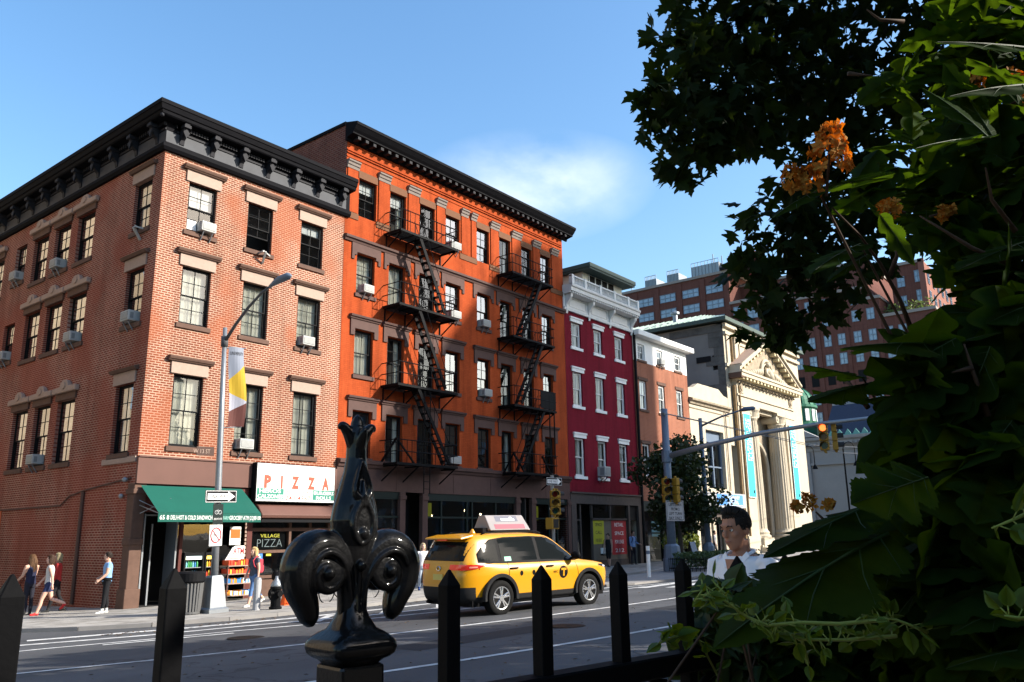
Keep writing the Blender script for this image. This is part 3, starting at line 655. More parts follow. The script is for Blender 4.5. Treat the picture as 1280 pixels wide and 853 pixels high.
# ================================================================== maroon building
def maroon_building():
    rb = brick('brick_maroon', (.2, .012, .026), (.18, .01, .023), (.17, .01, .022), 'x', bw=.22, rh=.08, ms=.01, var=.15, bump=.25, freq=.6)
    mat('slate_green', (.07, .1, .085), .6, noise=.2)
    mat('cornice_white', (.7, .7, .68), .6, noise=.12, nscale=3)
    mat('cream_wall', (.78, .74, .62), .7)
    mat('brown_grey', (.09, .07, .06), .75, noise=.2)
    t = thing('maroon_building', 'narrow maroon painted house with white lintels and a white bracketed cornice', 'building', (40.5, D, gz(40.5, D)))
    U0, U1 = 36.8, 44.22
    cols = [(37.45, 38.42), (39.78, 40.7), (42.12, 43.05)]
    rows = [(4.78, 6.86), (8.64, 10.55), (11.98, 13.42)]
    ops = [(a, b, c, d) for a, b in cols for c, d in rows]
    wall(FD, 'wall', U0, U1, 3.9, 14.0, ops, rb, t)
    m = MB(); m.box(U0, U0 + .2, D + .1, 40, -.4, 15.4); m.box(U1 - .2, U1, D + .01, 40, -.4, 15.4); m.box(U0 + .2, U1 - .2, 39.8, 40, -.4, 15.4); m.build('wall', mat('plaster_cream', (.7, .66, .55), .8, noise=.15), t)
    m = MB(); FD.quad(m, U0 + .2, U1 - .2, 3.9, 14, -1.2); m.build('interior', M['dim_interior'], t)
    m = MB(); m.box(U0 + .2, U1 - .2, D + .2, 39.8, 15.2, 15.4); m.build('roof', M['roof_tar'], t)
    for i, (a, b, c, d) in enumerate(ops):
        w = window(FD, t, a, b, c, d, M['window_white'], M['glass'], '21', rec=.1, fw=.07, curtain=(.42, .42) if i % 3 == 0 else (.3, .3), blind=.25 if i == 6 else 0)
        m = MB(); FD.box(m, a - .12, b + .12, c - .16, c - .004, -.1, .07); m.build('sill', M['white_paint'], w)
        m = MB(); FD.box(m, a - .12, b + .12, d + .004, d + .2, -.02, .07); FD.box(m, a - .16, b + .16, d + .2, d + .29, -.02, .11); m.build('lintel', M['white_paint'], w)
    prof = [(0, 13.98), (.12, 13.98), (.14, 14.12), (.06, 14.16), (.06, 14.86), (.5, 14.9), (.52, 14.98), (.6, 15.0), (.62, 15.2), (.68, 15.24), (.7, 15.34), (0, 15.4)]
    m = MB(); FD.profile(m, prof, U0 - .1, U1 + .12); cn = m.build('cornice', M['cornice_white'], t)
    m = MB()
    for k in range(34): u = U0 + .1 + k * .215; FD.box(m, u, u + .11, 14.9, 15.0, .3, .56)
    m.build('dentils', M['cornice_white'], cn)
    for u in (36.95, 39.25, 41.55, 44.05):
        m = MB(); FD.profile(m, [(.07, 14.88), (.48, 14.88), (.46, 14.7), (.3, 14.5), (.16, 14.3), (.14, 14.0), (.1, 13.8), (.07, 13.78)], u - .09, u + .09); m.build('bracket', M['cornice_white'], cn, bevel=.01)
    for a, b in ((37.25, 38.95), (39.55, 41.25), (41.85, 43.75)):
        m = MB()
        for v in (14.26, 14.74): FD.box(m, a, b, v, v + .04, .062, .09)
        for u in (a, b - .04): FD.box(m, u, u + .04, 14.3, 14.74, .062, .09)
        m.build('panel_mould', M['cornice_white'], cn)
    m = MB(); FD.box(m, U0, U1 + .1, 15.85, 15.93, .42, .6); FD.box(m, U0, U1 + .1, 15.36, 15.44, .42, .6)
    for u in (U0 + .1, 38.2, 39.8, 41.4, 43.0, U1 - .05): FD.box(m, u - .1, u + .1, 15.38, 15.97, .4, .62)
    m.build('parapet_rail', M['cornice_white'], cn)
    m = MB()
    for k in range(48):
        u = U0 + .25 + k * .152
        p = FD(u, 15.44, .51); m.lathe([(.035, 0), (.055, .1), (.03, .25), (.045, .36), (.035, .41)], p, 6)
    m.build('balusters', M['cornice_white'], cn, smooth=True)
    # rooftop room
    m = MB(); m.box(39.6, 44.1, D + .5, 33, 15.4, 17.0)
    pr = m.build('rooftop_room', M['cream_wall'], t)
    m = MB(); m.box(40.2, 43.1, D + .47, D + .498, 16.1, 16.95)
    w = m.build('window', M['window_black'], pr)
    m = MB()
    for u in (40.2, 40.9, 41.6, 42.3, 43.05): m.box(u, u + .07, D + .44, D + .47, 16.05, 16.98)
    m.build('mullion', M['window_white'], w)
    m = MB(); m.box(39.25, 44.5, D - .25, 33.5, 17.0, 17.12); m.hexa([(39.2, D - .3, 17.12), (44.55, D - .3, 17.12), (44.55, 33.6, 17.12), (39.2, 33.6, 17.12), (39.2, D - .3, 17.36), (44.55, D - .3, 17.36), (44.55, 33.6, 17.36), (39.2, 33.6, 17.36)])
    m.build('roof', M['slate_green'], pr)
    m = MB(); m.box(44.5, 46.2, D + 3, D + 5, 15.4, 18.0); m.build('roof_plant', M['white_paint'], t)
    # closed shop front
    m = MB(); FD.box(m, U0, U1, 3.3, 3.9, -.1, .08); FD.box(m, U0, U1, 3.84, 3.92, .08, .16); m.build('fascia', M['brown_grey'], t)
    m = MB()
    for k, wd in enumerate((.26, .2, .24, .12, .22, .2, .24)): FD.box(m, 39.0 + k * .34, 39.0 + k * .34 + wd, 3.5, 3.74, .082, .085)
    m.build('ghost_mark', mat('ghost_brown', (.1, .075, .065), .8), t)
    for a, b in ((36.82, 37.3), (42.65, 42.85), (43.85, 44.2)):
        m = MB(); FD.box(m, a, b, -.4, 3.3, -.12, .1); m.build('pier', M['brown_grey'], t, bevel=.01)
    m = MB(); FD.box(m, 38.85, 42.65, 2.45, 2.55, -.1, .02); FD.box(m, 38.85, 38.95, -.4, 3.3, -.1, .02); FD.box(m, 40.75, 40.85, 2.55, 3.3, -.1, .02); FD.box(m, 38.95, 42.65, -.4, .3, -.1, .01); FD.box(m, 37.3, 37.42, -.4, 3.3, -.1, 0); FD.box(m, 37.75, 37.85, -.4, 3.3, -.1, 0); FD.box(m, 37.3, 37.85, 2.4, 2.48, -.1, -.002)
    m.build('shop_frame', M['brown_grey'], t)
    m = MB(); FD.box(m, 38.95, 42.65, .3, 2.45, -.09, -.05); m.build('papered_window', mat('kraft_paper', (.2, .165, .125), .8, noise=.15, nscale=2), t)
    m = MB(); FD.quad(m, 38.95, 42.65, 2.55, 3.3, -.06); FD.quad(m, 37.42, 37.75, -.3, 3.3, -.06); m.build('pane', M['glass_shop'], t, fix=False)
    m = MB(); m.box(U0 + .1, U1 - .1, D + 2, D + 2.1, -.5, 3.4); m.box(U0 + .1, U1 - .1, D + .15, D + 2, 3.38, 3.48); m.build('shop_interior', M['dark_interior'], t)
    m = MB(); FD.box(m, 42.95, 43.85, -.3, 2.45, -.5, -.45); FD.box(m, 42.85, 43.85, 2.45, 3.3, -.14, -.05); m.build('door', M['window_black'], t)
    return t

# ================================================================== small brick house with a white top storey
def small_house():
    bb = brick('brick_salmon', (.33, .12, .066), (.28, .1, .055), (.34, .18, .13), 'x', bw=.24, rh=.085, ms=.014, var=.2)
    t = thing('brick_house', 'low salmon brick house with a white boarded top storey, right of the maroon house', 'building', (48, D, gz(48, D)))
    U0, U1 = 44.26, 51.58
    cols = [(44.88, 45.78), (47.32, 48.2), (49.82, 50.72)]
    ops = [(a, b, c, d) for a, b in cols for c, d in ((5.1, 7.1), (9.25, 11.1))]
    ops2 = [(a, b, 12.42, 13.46) for a, b in cols]
    wall(FD, 'wall', U0, U1, 3.6, 12.3, ops, bb, t)
    wall(FD, 'board_wall', U0, U1, 12.3, 13.86, ops2, M['white_paint'], t)
    m = MB(); m.box(U0 + .02, U0 + .2, D + .03, 40, -.2, 13.8); m.box(U1 - .2, U1, D + .01, 40, -.2, 13.8); m.box(U0 + .2, U1 - .2, 39.8, 40, -.2, 13.8); m.build('wall', mat('brick_flat', (.36, .14, .09), .85, noise=.2), t)
    m = MB(); FD.quad(m, U0 + .2, U1 - .2, 3.6, 13.8, -1.2); m.build('interior', M['dim_interior'], t)
    m = MB(); m.box(U0 - .02, U1 + .35, D - .5, D + .3, 13.86, 14.2); m.build('eave', M['white_paint'], t, bevel=.02)
    m = MB(); m.box(U0, U1, D + .3, 39.9, 13.9, 14.15); m.build('roof', M['roof_tar'], t)
    m = MB(); m.tube([(U0 + .05, D - .12, 14.1), (U0 + .05, D - .12, 0)], .09, 8); m.build('downpipe', M['window_black'], t)
    for i, (a, b, c, d) in enumerate(ops + ops2):
        w = window(FD, t, a, b, c, d, M['window_white'], M['glass_mirror'] if i % 3 == 1 else M['glass'], '21', rec=.09, fw=.08, curtain=(.35, .35) if i % 2 else None, blind=.3 if i in (3, 5) else 0)
        m = MB(); FD.box(m, a - .12, b + .12, c - .14, c - .004, -.08, .07); m.build('sill', M['stone_brown'], w)
        if d < 12: m = MB(); FD.box(m, a - .14, b + .14, d + .004, d + .2, -.02, .05); m.build('lintel', M['stone_brown'], w)
    m = MB(); FD.box(m, U0, U1, 3.0, 3.6, -.2, .15); FD.box(m, U0, U0 + .2, -.3, 3, -.2, .05); FD.box(m, U1 - .2, U1, -.3, 3, -.2, .05); FD.box(m, 46.9, 47.05, -.3, 3, -.2, .02); FD.box(m, 49.4, 49.55, -.3, 3, -.2, .02); m.build('shop_frame', M['dark_green'], t)
    m = MB(); FD.quad(m, U0, U1, -.3, 3.0, -.1); m.build('pane', M['glass_shop'], t, fix=False)
    m = MB(); m.box(U0 + .1, U1 - .1, D + 2, D + 2.1, -.5, 3.6); m.build('shop_interior', M['dark_interior'], t)
    m = MB()
    for v in (1.5, 1.75, 2.0, 2.25): FD.box(m, 45.75, 46.75, v, v + .16, -.16, -.14)
    m.build('shop_poster', mat('poster_blue', (.35, .62, .72), .6), t)
    return t

# ================================================================== pale stone building with the blue sign
def pale_building():
    sc_ = M['stone_cream']
    t = thing('stone_building', 'pale cream stone building with a shaped parapet above the blue sign', 'building', (55, D, gz(55, D)))
    U0, U1 = 51.62, 58.16
    Y = front(D)
    wall(Y, 'wall', U0, U1, 3.3, 11.3, [(53.95, 56.9, 4.7, 8.8)], sc_, t, reveal=.4)
    m = MB(); Y.poly(m, [(U0, 11.3), (U1, 11.3), (U1, 11.5), (57.4, 11.6), (56.6, 11.98), (53.2, 11.98), (52.4, 11.6), (U0, 11.5)], -.4, 0); m.build('parapet', sc_, t)
    m = MB(); Y.profile(m, [(0, 10.4), (.1, 10.4), (.14, 10.55), (.3, 10.62), (.32, 10.75), (0, 10.85)], U0, U1); Y.box(m, U0, U1, 10.1, 10.16, 0, .05); m.build('cornice', M['stone_grime'], t)
    m = MB(); m.box(U0, U1, D + .4, D + 16, 10.9, 11.2); m.build('roof', M['roof_tar'], t)
    m = MB(); Y.box(m, 53.95, 56.9, 8.0, 8.8, -.4, -.3); Y.box(m, 53.95, 54.1, 4.7, 8.0, -.4, -.25); Y.box(m, 56.75, 56.9, 4.7, 8.0, -.4, -.25); Y.box(m, 55.35, 55.5, 4.7, 8.0, -.4, -.25); Y.box(m, 54.1, 56.75, 6.2, 6.3, -.4, -.27)
    w = m.build('window', mat('blue_grey', (.12, .16, .22), .5), t)
    m = MB(); Y.quad(m, 54, 56.8, 4.7, 8, -.36); m.build('pane', M['glass_dark'], w, fix=False)
    m = MB(); m.box(U0 + .1, U1 - .1, D + 2.2, D + 2.3, -.4, 11); m.build('interior', M['dark_interior'], t)
    m = MB(); m.tube([Y(57.3, 10.4, .1), Y(57.3, 4.6, .1)], .05, 6); m.build('downpipe', M['stone_grime'], t)
    for a in (51.62, 53.3, 54.1, 56.0, 57.7):
        m = MB(); Y.box(m, a, a + .42, -.2, 2.6, -.2, .04); m.build('pier', sc_, t)
    m = MB(); Y.box(m, U0, U1, 2.55, 3.32, -.2, .06); m.build('fascia', M['brown_grey'], t)
    m = MB(); Y.box(m, 52.04, 53.3, -.2, .5, -.2, -.05); Y.box(m, 54.52, 56.0, -.2, .3, -.2, -.05); Y.box(m, 55.2, 55.3, .3, 2.55, -.2, -.06); m.build('shop_frame', M['window_black'], t)
    m = MB(); Y.quad(m, U0, U1, -.2, 2.6, -.12); m.build('pane', M['glass_shop'], t, fix=False)
    return t

# ================================================================== bank with the pediment
def bank():
    sc_, gr = M['stone_cream'], M['stone_grime']
    mat('stucco_grey', (.21, .2, .185), .9, noise=.22, nscale=.5)
    mat('stucco_dark', (.125, .12, .11), .9, noise=.5, nscale=1.6)
    mat('copper_pale', (.3, .38, .34), .6, noise=.15)
    t = thing('bank', 'cream stone bank with a carved pediment over tall fluted columns and an arch', 'building', (66, D, gz(66, D)))
    X0, X1, BY = 58.2, 74.2, D
    PY = D - .35; P = front(PY)
    p0, p1, o0, o1 = 59.15, 70.95, 61.35, 68.9     # porch edges, opening between the piers
    # upper front wall, side wall, back
    m = MB(); m.box(X0, p0, BY, BY + .5, 8, 17.4); m.box(p0, X1, BY + .02, BY + .5, 11, 17.4); m.box(p1, X1, BY, BY + .5, 0, 11); m.build('wall', sc_, t)
    m = MB(); Fs = side(X0)
    wall(Fs, 'side_wall', BY + .02, 45, -.2, 17.4, [(24.99 + .6, 26.3, 13.8, 14.95)], M['stucco_grey'], t, reveal=.3)
    rnd = random.Random(3); m = MB()
    for k in range(13):
        v = 17.0 - k * .72; Fs.box(m, BY + .03, BY + .35 + rnd.choice((.25, .9, .5, 1.2)), v - .7, v, .003, .03)
    Fs.box(m, BY + .1, BY + 4.5, 16.75, 17.3, .032, .06); m.build('old_stonework', M['stucco_dark'], t)
    m = MB(); Fs.box(m, 25.6, 26.3, 13.8, 14.95, -.25, -.2); w = m.build('window', M['window_black'], t)
    m = MB(); Fs.box(m, 25.9, 25.96, 13.8, 14.95, -.2, -.17); Fs.box(m, 25.6, 26.3, 14.15, 14.2, -.2, -.172); m.build('mullion', M['galv'], w)
    m = MB(); Fs.box(m, 26.4, 27.6, 14.5, 14.95, .003, .05); m.build('wall_vent', M['window_black'], t)
    m = MB(); m.box(X0 + .3, X1, 44.7, 45, 0, 17.4); m.box(X1 - .3, X1, BY + .5, 44.7, 0, 17.4); m.build('wall', sc_, t)
    # hipped metal roof with a dark green gutter
    e = .5; A = (X0 - e, BY - e, 17.5); B = (X1 + e, BY - e, 17.5); C_ = (X1 + e, 45.5, 17.5); Dd = (X0 - e, 45.5, 17.5)
    R1 = (X0 + 4.2, BY + 3.4, 19.4); R2 = (X1 - 4.2, BY + 3.4, 19.4); R3 = (X1 - 4.2, 41, 19.4); R4 = (X0 + 4.2, 41, 19.4)
    m = MB(); up = lambda q: (q[0], q[1], q[2] + .3)
    m.q(up(A), up(B), R2, R1); m.q(up(B), up(C_), R3, R2); m.q(up(C_), up(Dd), R4, R3); m.q(up(Dd), up(A), R1, R4); m.q(R1, R2, R3, R4)
    for k in range(40):
        y = BY + 1 + k * .5
        if y < 44: m.bar((X0 - e, y, 17.83), (X0 + 4.0 * min(1, (y - BY + .5) / 3.9), y, 17.8 + 1.6 * min(1, (y - BY + .5) / 3.9) + .03), .05, .06)
    m.build('roof', M['copper_pale'], t)
    m = MB(); m.hexa([A, B, C_, Dd, up(A), up(B), up(C_), up(Dd)]); m.build('gutter', M['slate_green'], t)
    m = MB(); m.lathe([(.35, 0), (.35, .2), (.2, .25), (.2, .9), (.38, .95), (.38, 1.1), (.1, 1.25)], (X0 + 2, 30.2, 18.4), 10); m.build('roof_vent', M['galv'], t)
    U = front(BY)
    m = MB()
    for u in (58.5, 60.0): U.box(m, u, u + .5, 14.0, 16.6, .0, .12)
    U.box(m, X0, X1, 16.5, 16.75, 0, .2); U.box(m, X0, X1, 17.1, 17.4, 0, .25); U.box(m, X0, X1, 14.0, 14.25, 0, .16)
    for a in (61.0, 63.2, 65.4, 67.6): 
        for (b0, b1, c0, c1) in ((a, a + 1.8, 16.1, 16.2), (a, a + 1.8, 14.6, 14.7), (a, a + .1, 14.7, 16.1), (a + 1.7, a + 1.8, 14.7, 16.1)): U.box(m, b0, b1, c0, c1, 0, .06)
    m.build('wall_trim', M['stone_cream'], t)
    m = MB(); m.tube([U(59.4, 16.5, .1), U(59.4, 11.0, .1)], .1, 8); m.build('downpipe', M['cream_trim'], t)
    # porch piers, entablature
    for a, b in ((p0, o0), (o1, p1)):
        m = MB(); P.box(m, a, b, -.2, 11.3, -.9, 0); P.box(m, a - .06, b + .06, -.2, 1.2, -.9, .12); P.box(m, a - .04, b + .04, 1.2, 1.4, -.9, .08); P.box(m, a - .05, b + .05, 11.05, 11.3, -.9, .06); m.build('pier', sc_, t)
    m = MB(); m.tube([P(p0 - .12, 12.6, -.15), P(p0 - .12, 0.2, -.15)], .13, 8); m.tube([P(p0 + .3, 12.6, .08), P(p0 + .3, 1.4, .08)], .07, 8); m.build('quoin_pipe', M['cream_trim'], t)
    m = MB(); P.box(m, p0, p1, 11.3, 11.85, -.9, .0); P.box(m, p0 - .04, p1 + .04, 11.85, 12.0, -.9, .1); P.box(m, p0, p1, 12.0, 12.95, -.9, .02); m.build('entablature', sc_, t)
    for u in (p0 + .7, p1 - .7):
        m = MB(); P.poly(m, [(u + .36 * cos(k * pi / 8), 12.48 + .36 * sin(k * pi / 8)) for k in range(16)], .02, .1); P.poly(m, [(u + .22 * cos(k * pi / 8), 12.48 + .22 * sin(k * pi / 8)) for k in range(16)], .1, .16)
        P.box(m, u - .4, u + .4, 12.05, 12.11, .02, .08); m.build('medallion', gr, t)
    # horizontal and raking cornices
    t0, t1 = 59.4 - .75, 71.6; zc = 13.3; ap = ((t0 + t1) / 2, 16.85)
    m = MB(); m.hexa([P(p0, 12.95, -.9), P(p1, 12.95, -.9), P(p1, 12.95, .1), P(p0, 12.95, .1), P(t0 + .3, 13.2, -.9), P(t1 - .3, 13.2, -.9), P(t1 - .3, 13.2, .35), P(t0 + .3, 13.2, .35)])
    P.box(m, t0, t1, 13.22, 13.5, -.9, .72); P.box(m, t0 - .06, t1 + .06, 13.5, 13.68, -.9, .8); cn = m.build('cornice', sc_, t)
    mat('stone_bright', (.55, .46, .28), .8)
    for k in range(18): u = t0 + .3 + k * .7; m = MB(); P.box(m, u, u + .3, 13.02, 13.215, .2, .66); m.build('modillion', mat('stone_bright', (.55, .46, .28), .8), cn)
    m = MB()
    for k in range(30): u = p0 + .1 + k * .4; P.box(m, u, u + .2, 12.82, 12.95, .02, .2)
    m.build('dentils', gr, cn)
    def rake(m, d0, d1, w0, w1):       # band parallel to the roof slope
        for x0, s in ((t0, 1), (t1, -1)):
            m.prism([(x0, 13.69 + d0), (ap[0], ap[1] + d0), (ap[0], ap[1] + d1), (x0, 13.69 + d1)], lambda u, v: P(u, v, w0), lambda u, v: P(u, v, w1))
    m = MB(); rake(m, -.02, .26, -1.4, .62); rake(m, .262, .44, -1.4, .78); m.build('raking_cornice', sc_, cn)
    m = MB()
    for sgn in (1, -1):
        for k in range(9):
            s = (k + .6) / 9.4; u = (t0 if sgn > 0 else t1) + (ap[0] - (t0 if sgn > 0 else t1)) * s; v = 13.69 + (ap[1] - 13.69) * s
            P.box(m, u - .13, u + .13, v - .3, v - .06, .1, .56)
    m.build('modillions', M['stone_bright'], cn)
    m = MB(); P.poly(m, [(t0 + .5, 13.69), (t1 - .5, 13.69), (ap[0], ap[1] - .1)], -.5, .08); m.build('tympanum', gr, t)
    m = MB(); m.q(P(t0 - .05, 14.14, .7), P(ap[0], ap[1] + .45, .7), (ap[0], BY + .2, ap[1] + .45), (t0 - .05, BY + .2, 14.14)); m.q(P(t1 + .05, 14.14, .7), P(ap[0], ap[1] + .45, .7), (ap[0], BY + .2, ap[1] + .45), (t1 + .05, BY + .2, 14.14)); m.build('porch_roof', M['stone_tan'], t)
    m = MB(); P.box(m, t0 - .06, t0 + .6, 13.1, 13.5, -.9, .7); m.build('cornice_return', M['stone_brown'], cn)
    # carving in the pediment: a seated figure before a round arch with reclining shapes beside it
    m = MB(); cx = ap[0]
    m.tube([P(cx + 1.25 * cos(pi * k / 12), 13.95 + 1.45 * sin(pi * k / 12), .16) for k in range(13)], .16, 6)
    m.tube([P(cx + 1.0 * cos(pi * k / 12), 13.9 + 1.2 * sin(pi * k / 12), .16) for k in range(13)], .08, 6)
    m.tube([P(cx, 13.7, .35), P(cx - .1, 14.3, .35), P(cx, 14.7, .3)], [.5, .38, .18], 8); m.ball(P(cx, 15.0, .3), .2)
    m.tube([P(cx - .35, 14.6, .35), P(cx - .7, 14.2, .4), P(cx - .3, 13.95, .5)], .13, 6); m.tube([P(cx + .3, 14.6, .35), P(cx + .7, 14.5, .4), P(cx + 1.1, 14.75, .3)], .12, 6)
    for s in (-1, 1):
        for k in range(7):
            m.ball(P(cx + s * (1.5 + k * .42), 13.95 + .28 - k * .05, .2), .3 - .026 * k, 8, 5)
            m.tube([P(cx + s * (1.4 + k * .4), 13.7, .2), P(cx + s * (1.75 + k * .42), 14.15 - k * .05, .25)], .12, 5)
    m.build('carving', M['stone_cream'], t, smooth=True)
    # columns between the piers, arch behind
    for cx2 in (o0 + .95, o1 - .95):
        n = 40; rings = []
        for z, r in ((1.9, .74), (4, .73), (7, .69), (10.2, .62)):
            rings.append([(cx2 + (r * (1 - .07 * (j % 2))) * cos(2 * pi * j / n), PY + .55 + (r * (1 - .07 * (j % 2))) * sin(2 * pi * j / n), z) for j in range(n)])
        m = MB(); m.loft(rings); c = m.build('column', M['stone_cream'], t)
        m = MB(); m.box(cx2 - 1, cx2 + 1, PY - .35, PY + 1.3, -.2, 1.25); m.lathe([(.98, 1.25), (1.0, 1.4), (.86, 1.5), (.9, 1.65), (.78, 1.8), (.74, 1.92)], (cx2, PY + .55, 0), 24); m.build('column_base', M['stone_cream'], c)
        m = MB(); m.lathe([(.62, 10.2), (.7, 10.35), (.66, 10.45), (.78, 10.8), (.9, 11.0)], (cx2, PY + .55, 0), 20)
        for s in (-1, 1):
            m.tube([(cx2 + s * .72, PY + .05, 10.8), (cx2 + s * .72, PY + 1.7, 10.8)], .34, 12); m.tube([(cx2 + s * .72, PY - .0, 10.8), (cx2 + s * .72, PY + 1.75, 10.8)], .16, 10)
        m.box(cx2 - .95, cx2 + .95, PY - .05, PY + 1.75, 11.08, 11.29); m.build('capital', M['stone_cream'], c)
    Q = front(PY + 1.35); cx3 = (o0 + o1) / 2; R = 2.2; zs = 6.6
    pts = [(o0 - .2, -.2), (cx3 - R, -.2), (cx3 - R, zs)] + [(cx3 - R * cos(pi * k / 20), zs + R * sin(pi * k / 20)) for k in range(1, 20)] + [(cx3 + R, zs), (cx3 + R, -.2), (o1 + .2, -.2), (o1 + .2, 11.4), (cx3, 11.4), (o0 - .2, 11.4)]
    m = MB()
    arc = [(cx3 - R, -.2)] + [(cx3 - R * cos(pi * k / 20), zs + R * sin(pi * k / 20)) for k in range(21)] + [(cx3 + R, -.2)]
    outer = [(o0 - .2, -.2)] + [(o0 - .2 + (o1 - o0 + .4) * k / 20, 11.4) for k in range(21)] + [(o1 + .2, -.2)]
    for k in range(len(arc) - 1): m.q(Q(*arc[k]), Q(*arc[k + 1]), Q(*outer[k + 1]), Q(*outer[k])); m.q(Q(*arc[k]), Q(*arc[k + 1]), Q(*arc[k + 1], -.8), Q(*arc[k], -.8))
    m.build('arch_wall', M['stone_grime'], t)
    m = MB(); m.tube([Q(a, b, .06) for a, b in arc], .18, 8); m.build('archivolt', M['stone_cream'], t)
    m = MB(); Q.quad(m, cx3 - R, cx3 + R, -.2, 9.1, -.75); m.build('pane', M['glass_dark'], t, fix=False)
    m = MB(); Q.quad(m, o0, o1, -.2, 9.5, -2.6); m.build('interior', M['dark_interior'], t)
    m = MB()
    for u in (cx3 - .8, cx3 + .8): Q.box(m, u - .06, u + .06, -.2, 9, -.74, -.6)
    for v in (3.2, 6.6): Q.box(m, cx3 - R, cx3 + R, v, v + .2, -.74, -.62)
    m.build('window', M['brown_trim'], t)
    m = MB(); m.box(o0 - .1, o1 + .1, PY + .9, PY + 1.9, 11.31, 11.5); m.box(o0 - .3, o0, PY + .9, PY + 1.9, 0, 11); m.box(o1, o1 + .3, PY + .9, PY + 1.9, 0, 11); m.build('porch_lining', M['stone_grime'], t)
    m = MB()
    for k in range(5): m.box(o0 - .3 + 0 * k, o1 + .3, PY - 1.2 + k * .3, PY + .9, gz(65, 25) - .1 + k * .16, gz(65, 25) + .06 + k * .16)
    m.build('steps', M['stone_cream'], t)
    # long blue banners on the piers
    mat('banner_cyan', (.05, .52, .66), .6, noise=.05)
    for i, (a, b) in enumerate(((59.7, 60.95), (69.35, 70.5))):
        bt = thing('banner', ['long cyan banner with white lettering on the bank pier nearest the blue sign', 'long cyan banner with white lettering on the bank pier nearest the domed hall'][i], 'banner', ((a + b) / 2, PY, 4.2), 'banners on the bank piers')
        m = MB(); P.box(m, a - .06, b + .06, 4.2, 10.55, .11, .125); m.build('border', M['white_paint'], bt)
        m = MB(); P.box(m, a, b, 4.25, 10.5, .127, .137); m.build('cloth', M['banner_cyan'], bt)
        V = Frame(lambda u, v, w, a=a, b=b: P((a + b) / 2 - v, 8.4 + u, w))
        m = MB(); letters(m, 'MUSEUM OF', V, .15, .02, .142, 3.2, .36, .01); letters(m, 'ILLUSIONS', V, .15, -.48, .142, 3.2, .4, .01); m.build('lettering', M['white_paint'], bt, fix=False)
        m = MB(); P.box(m, b - .4, b - .15, 4.5, 4.75, .138, .142); m.build('mark', M['window_black'], bt)
    return t

def build_row():
    mat('stone_grey', (.19, .155, .135), .8, noise=.2)
    corner_building(); orange_building(); fire_escapes(); maroon_building(); small_house(); pale_building(); bank()
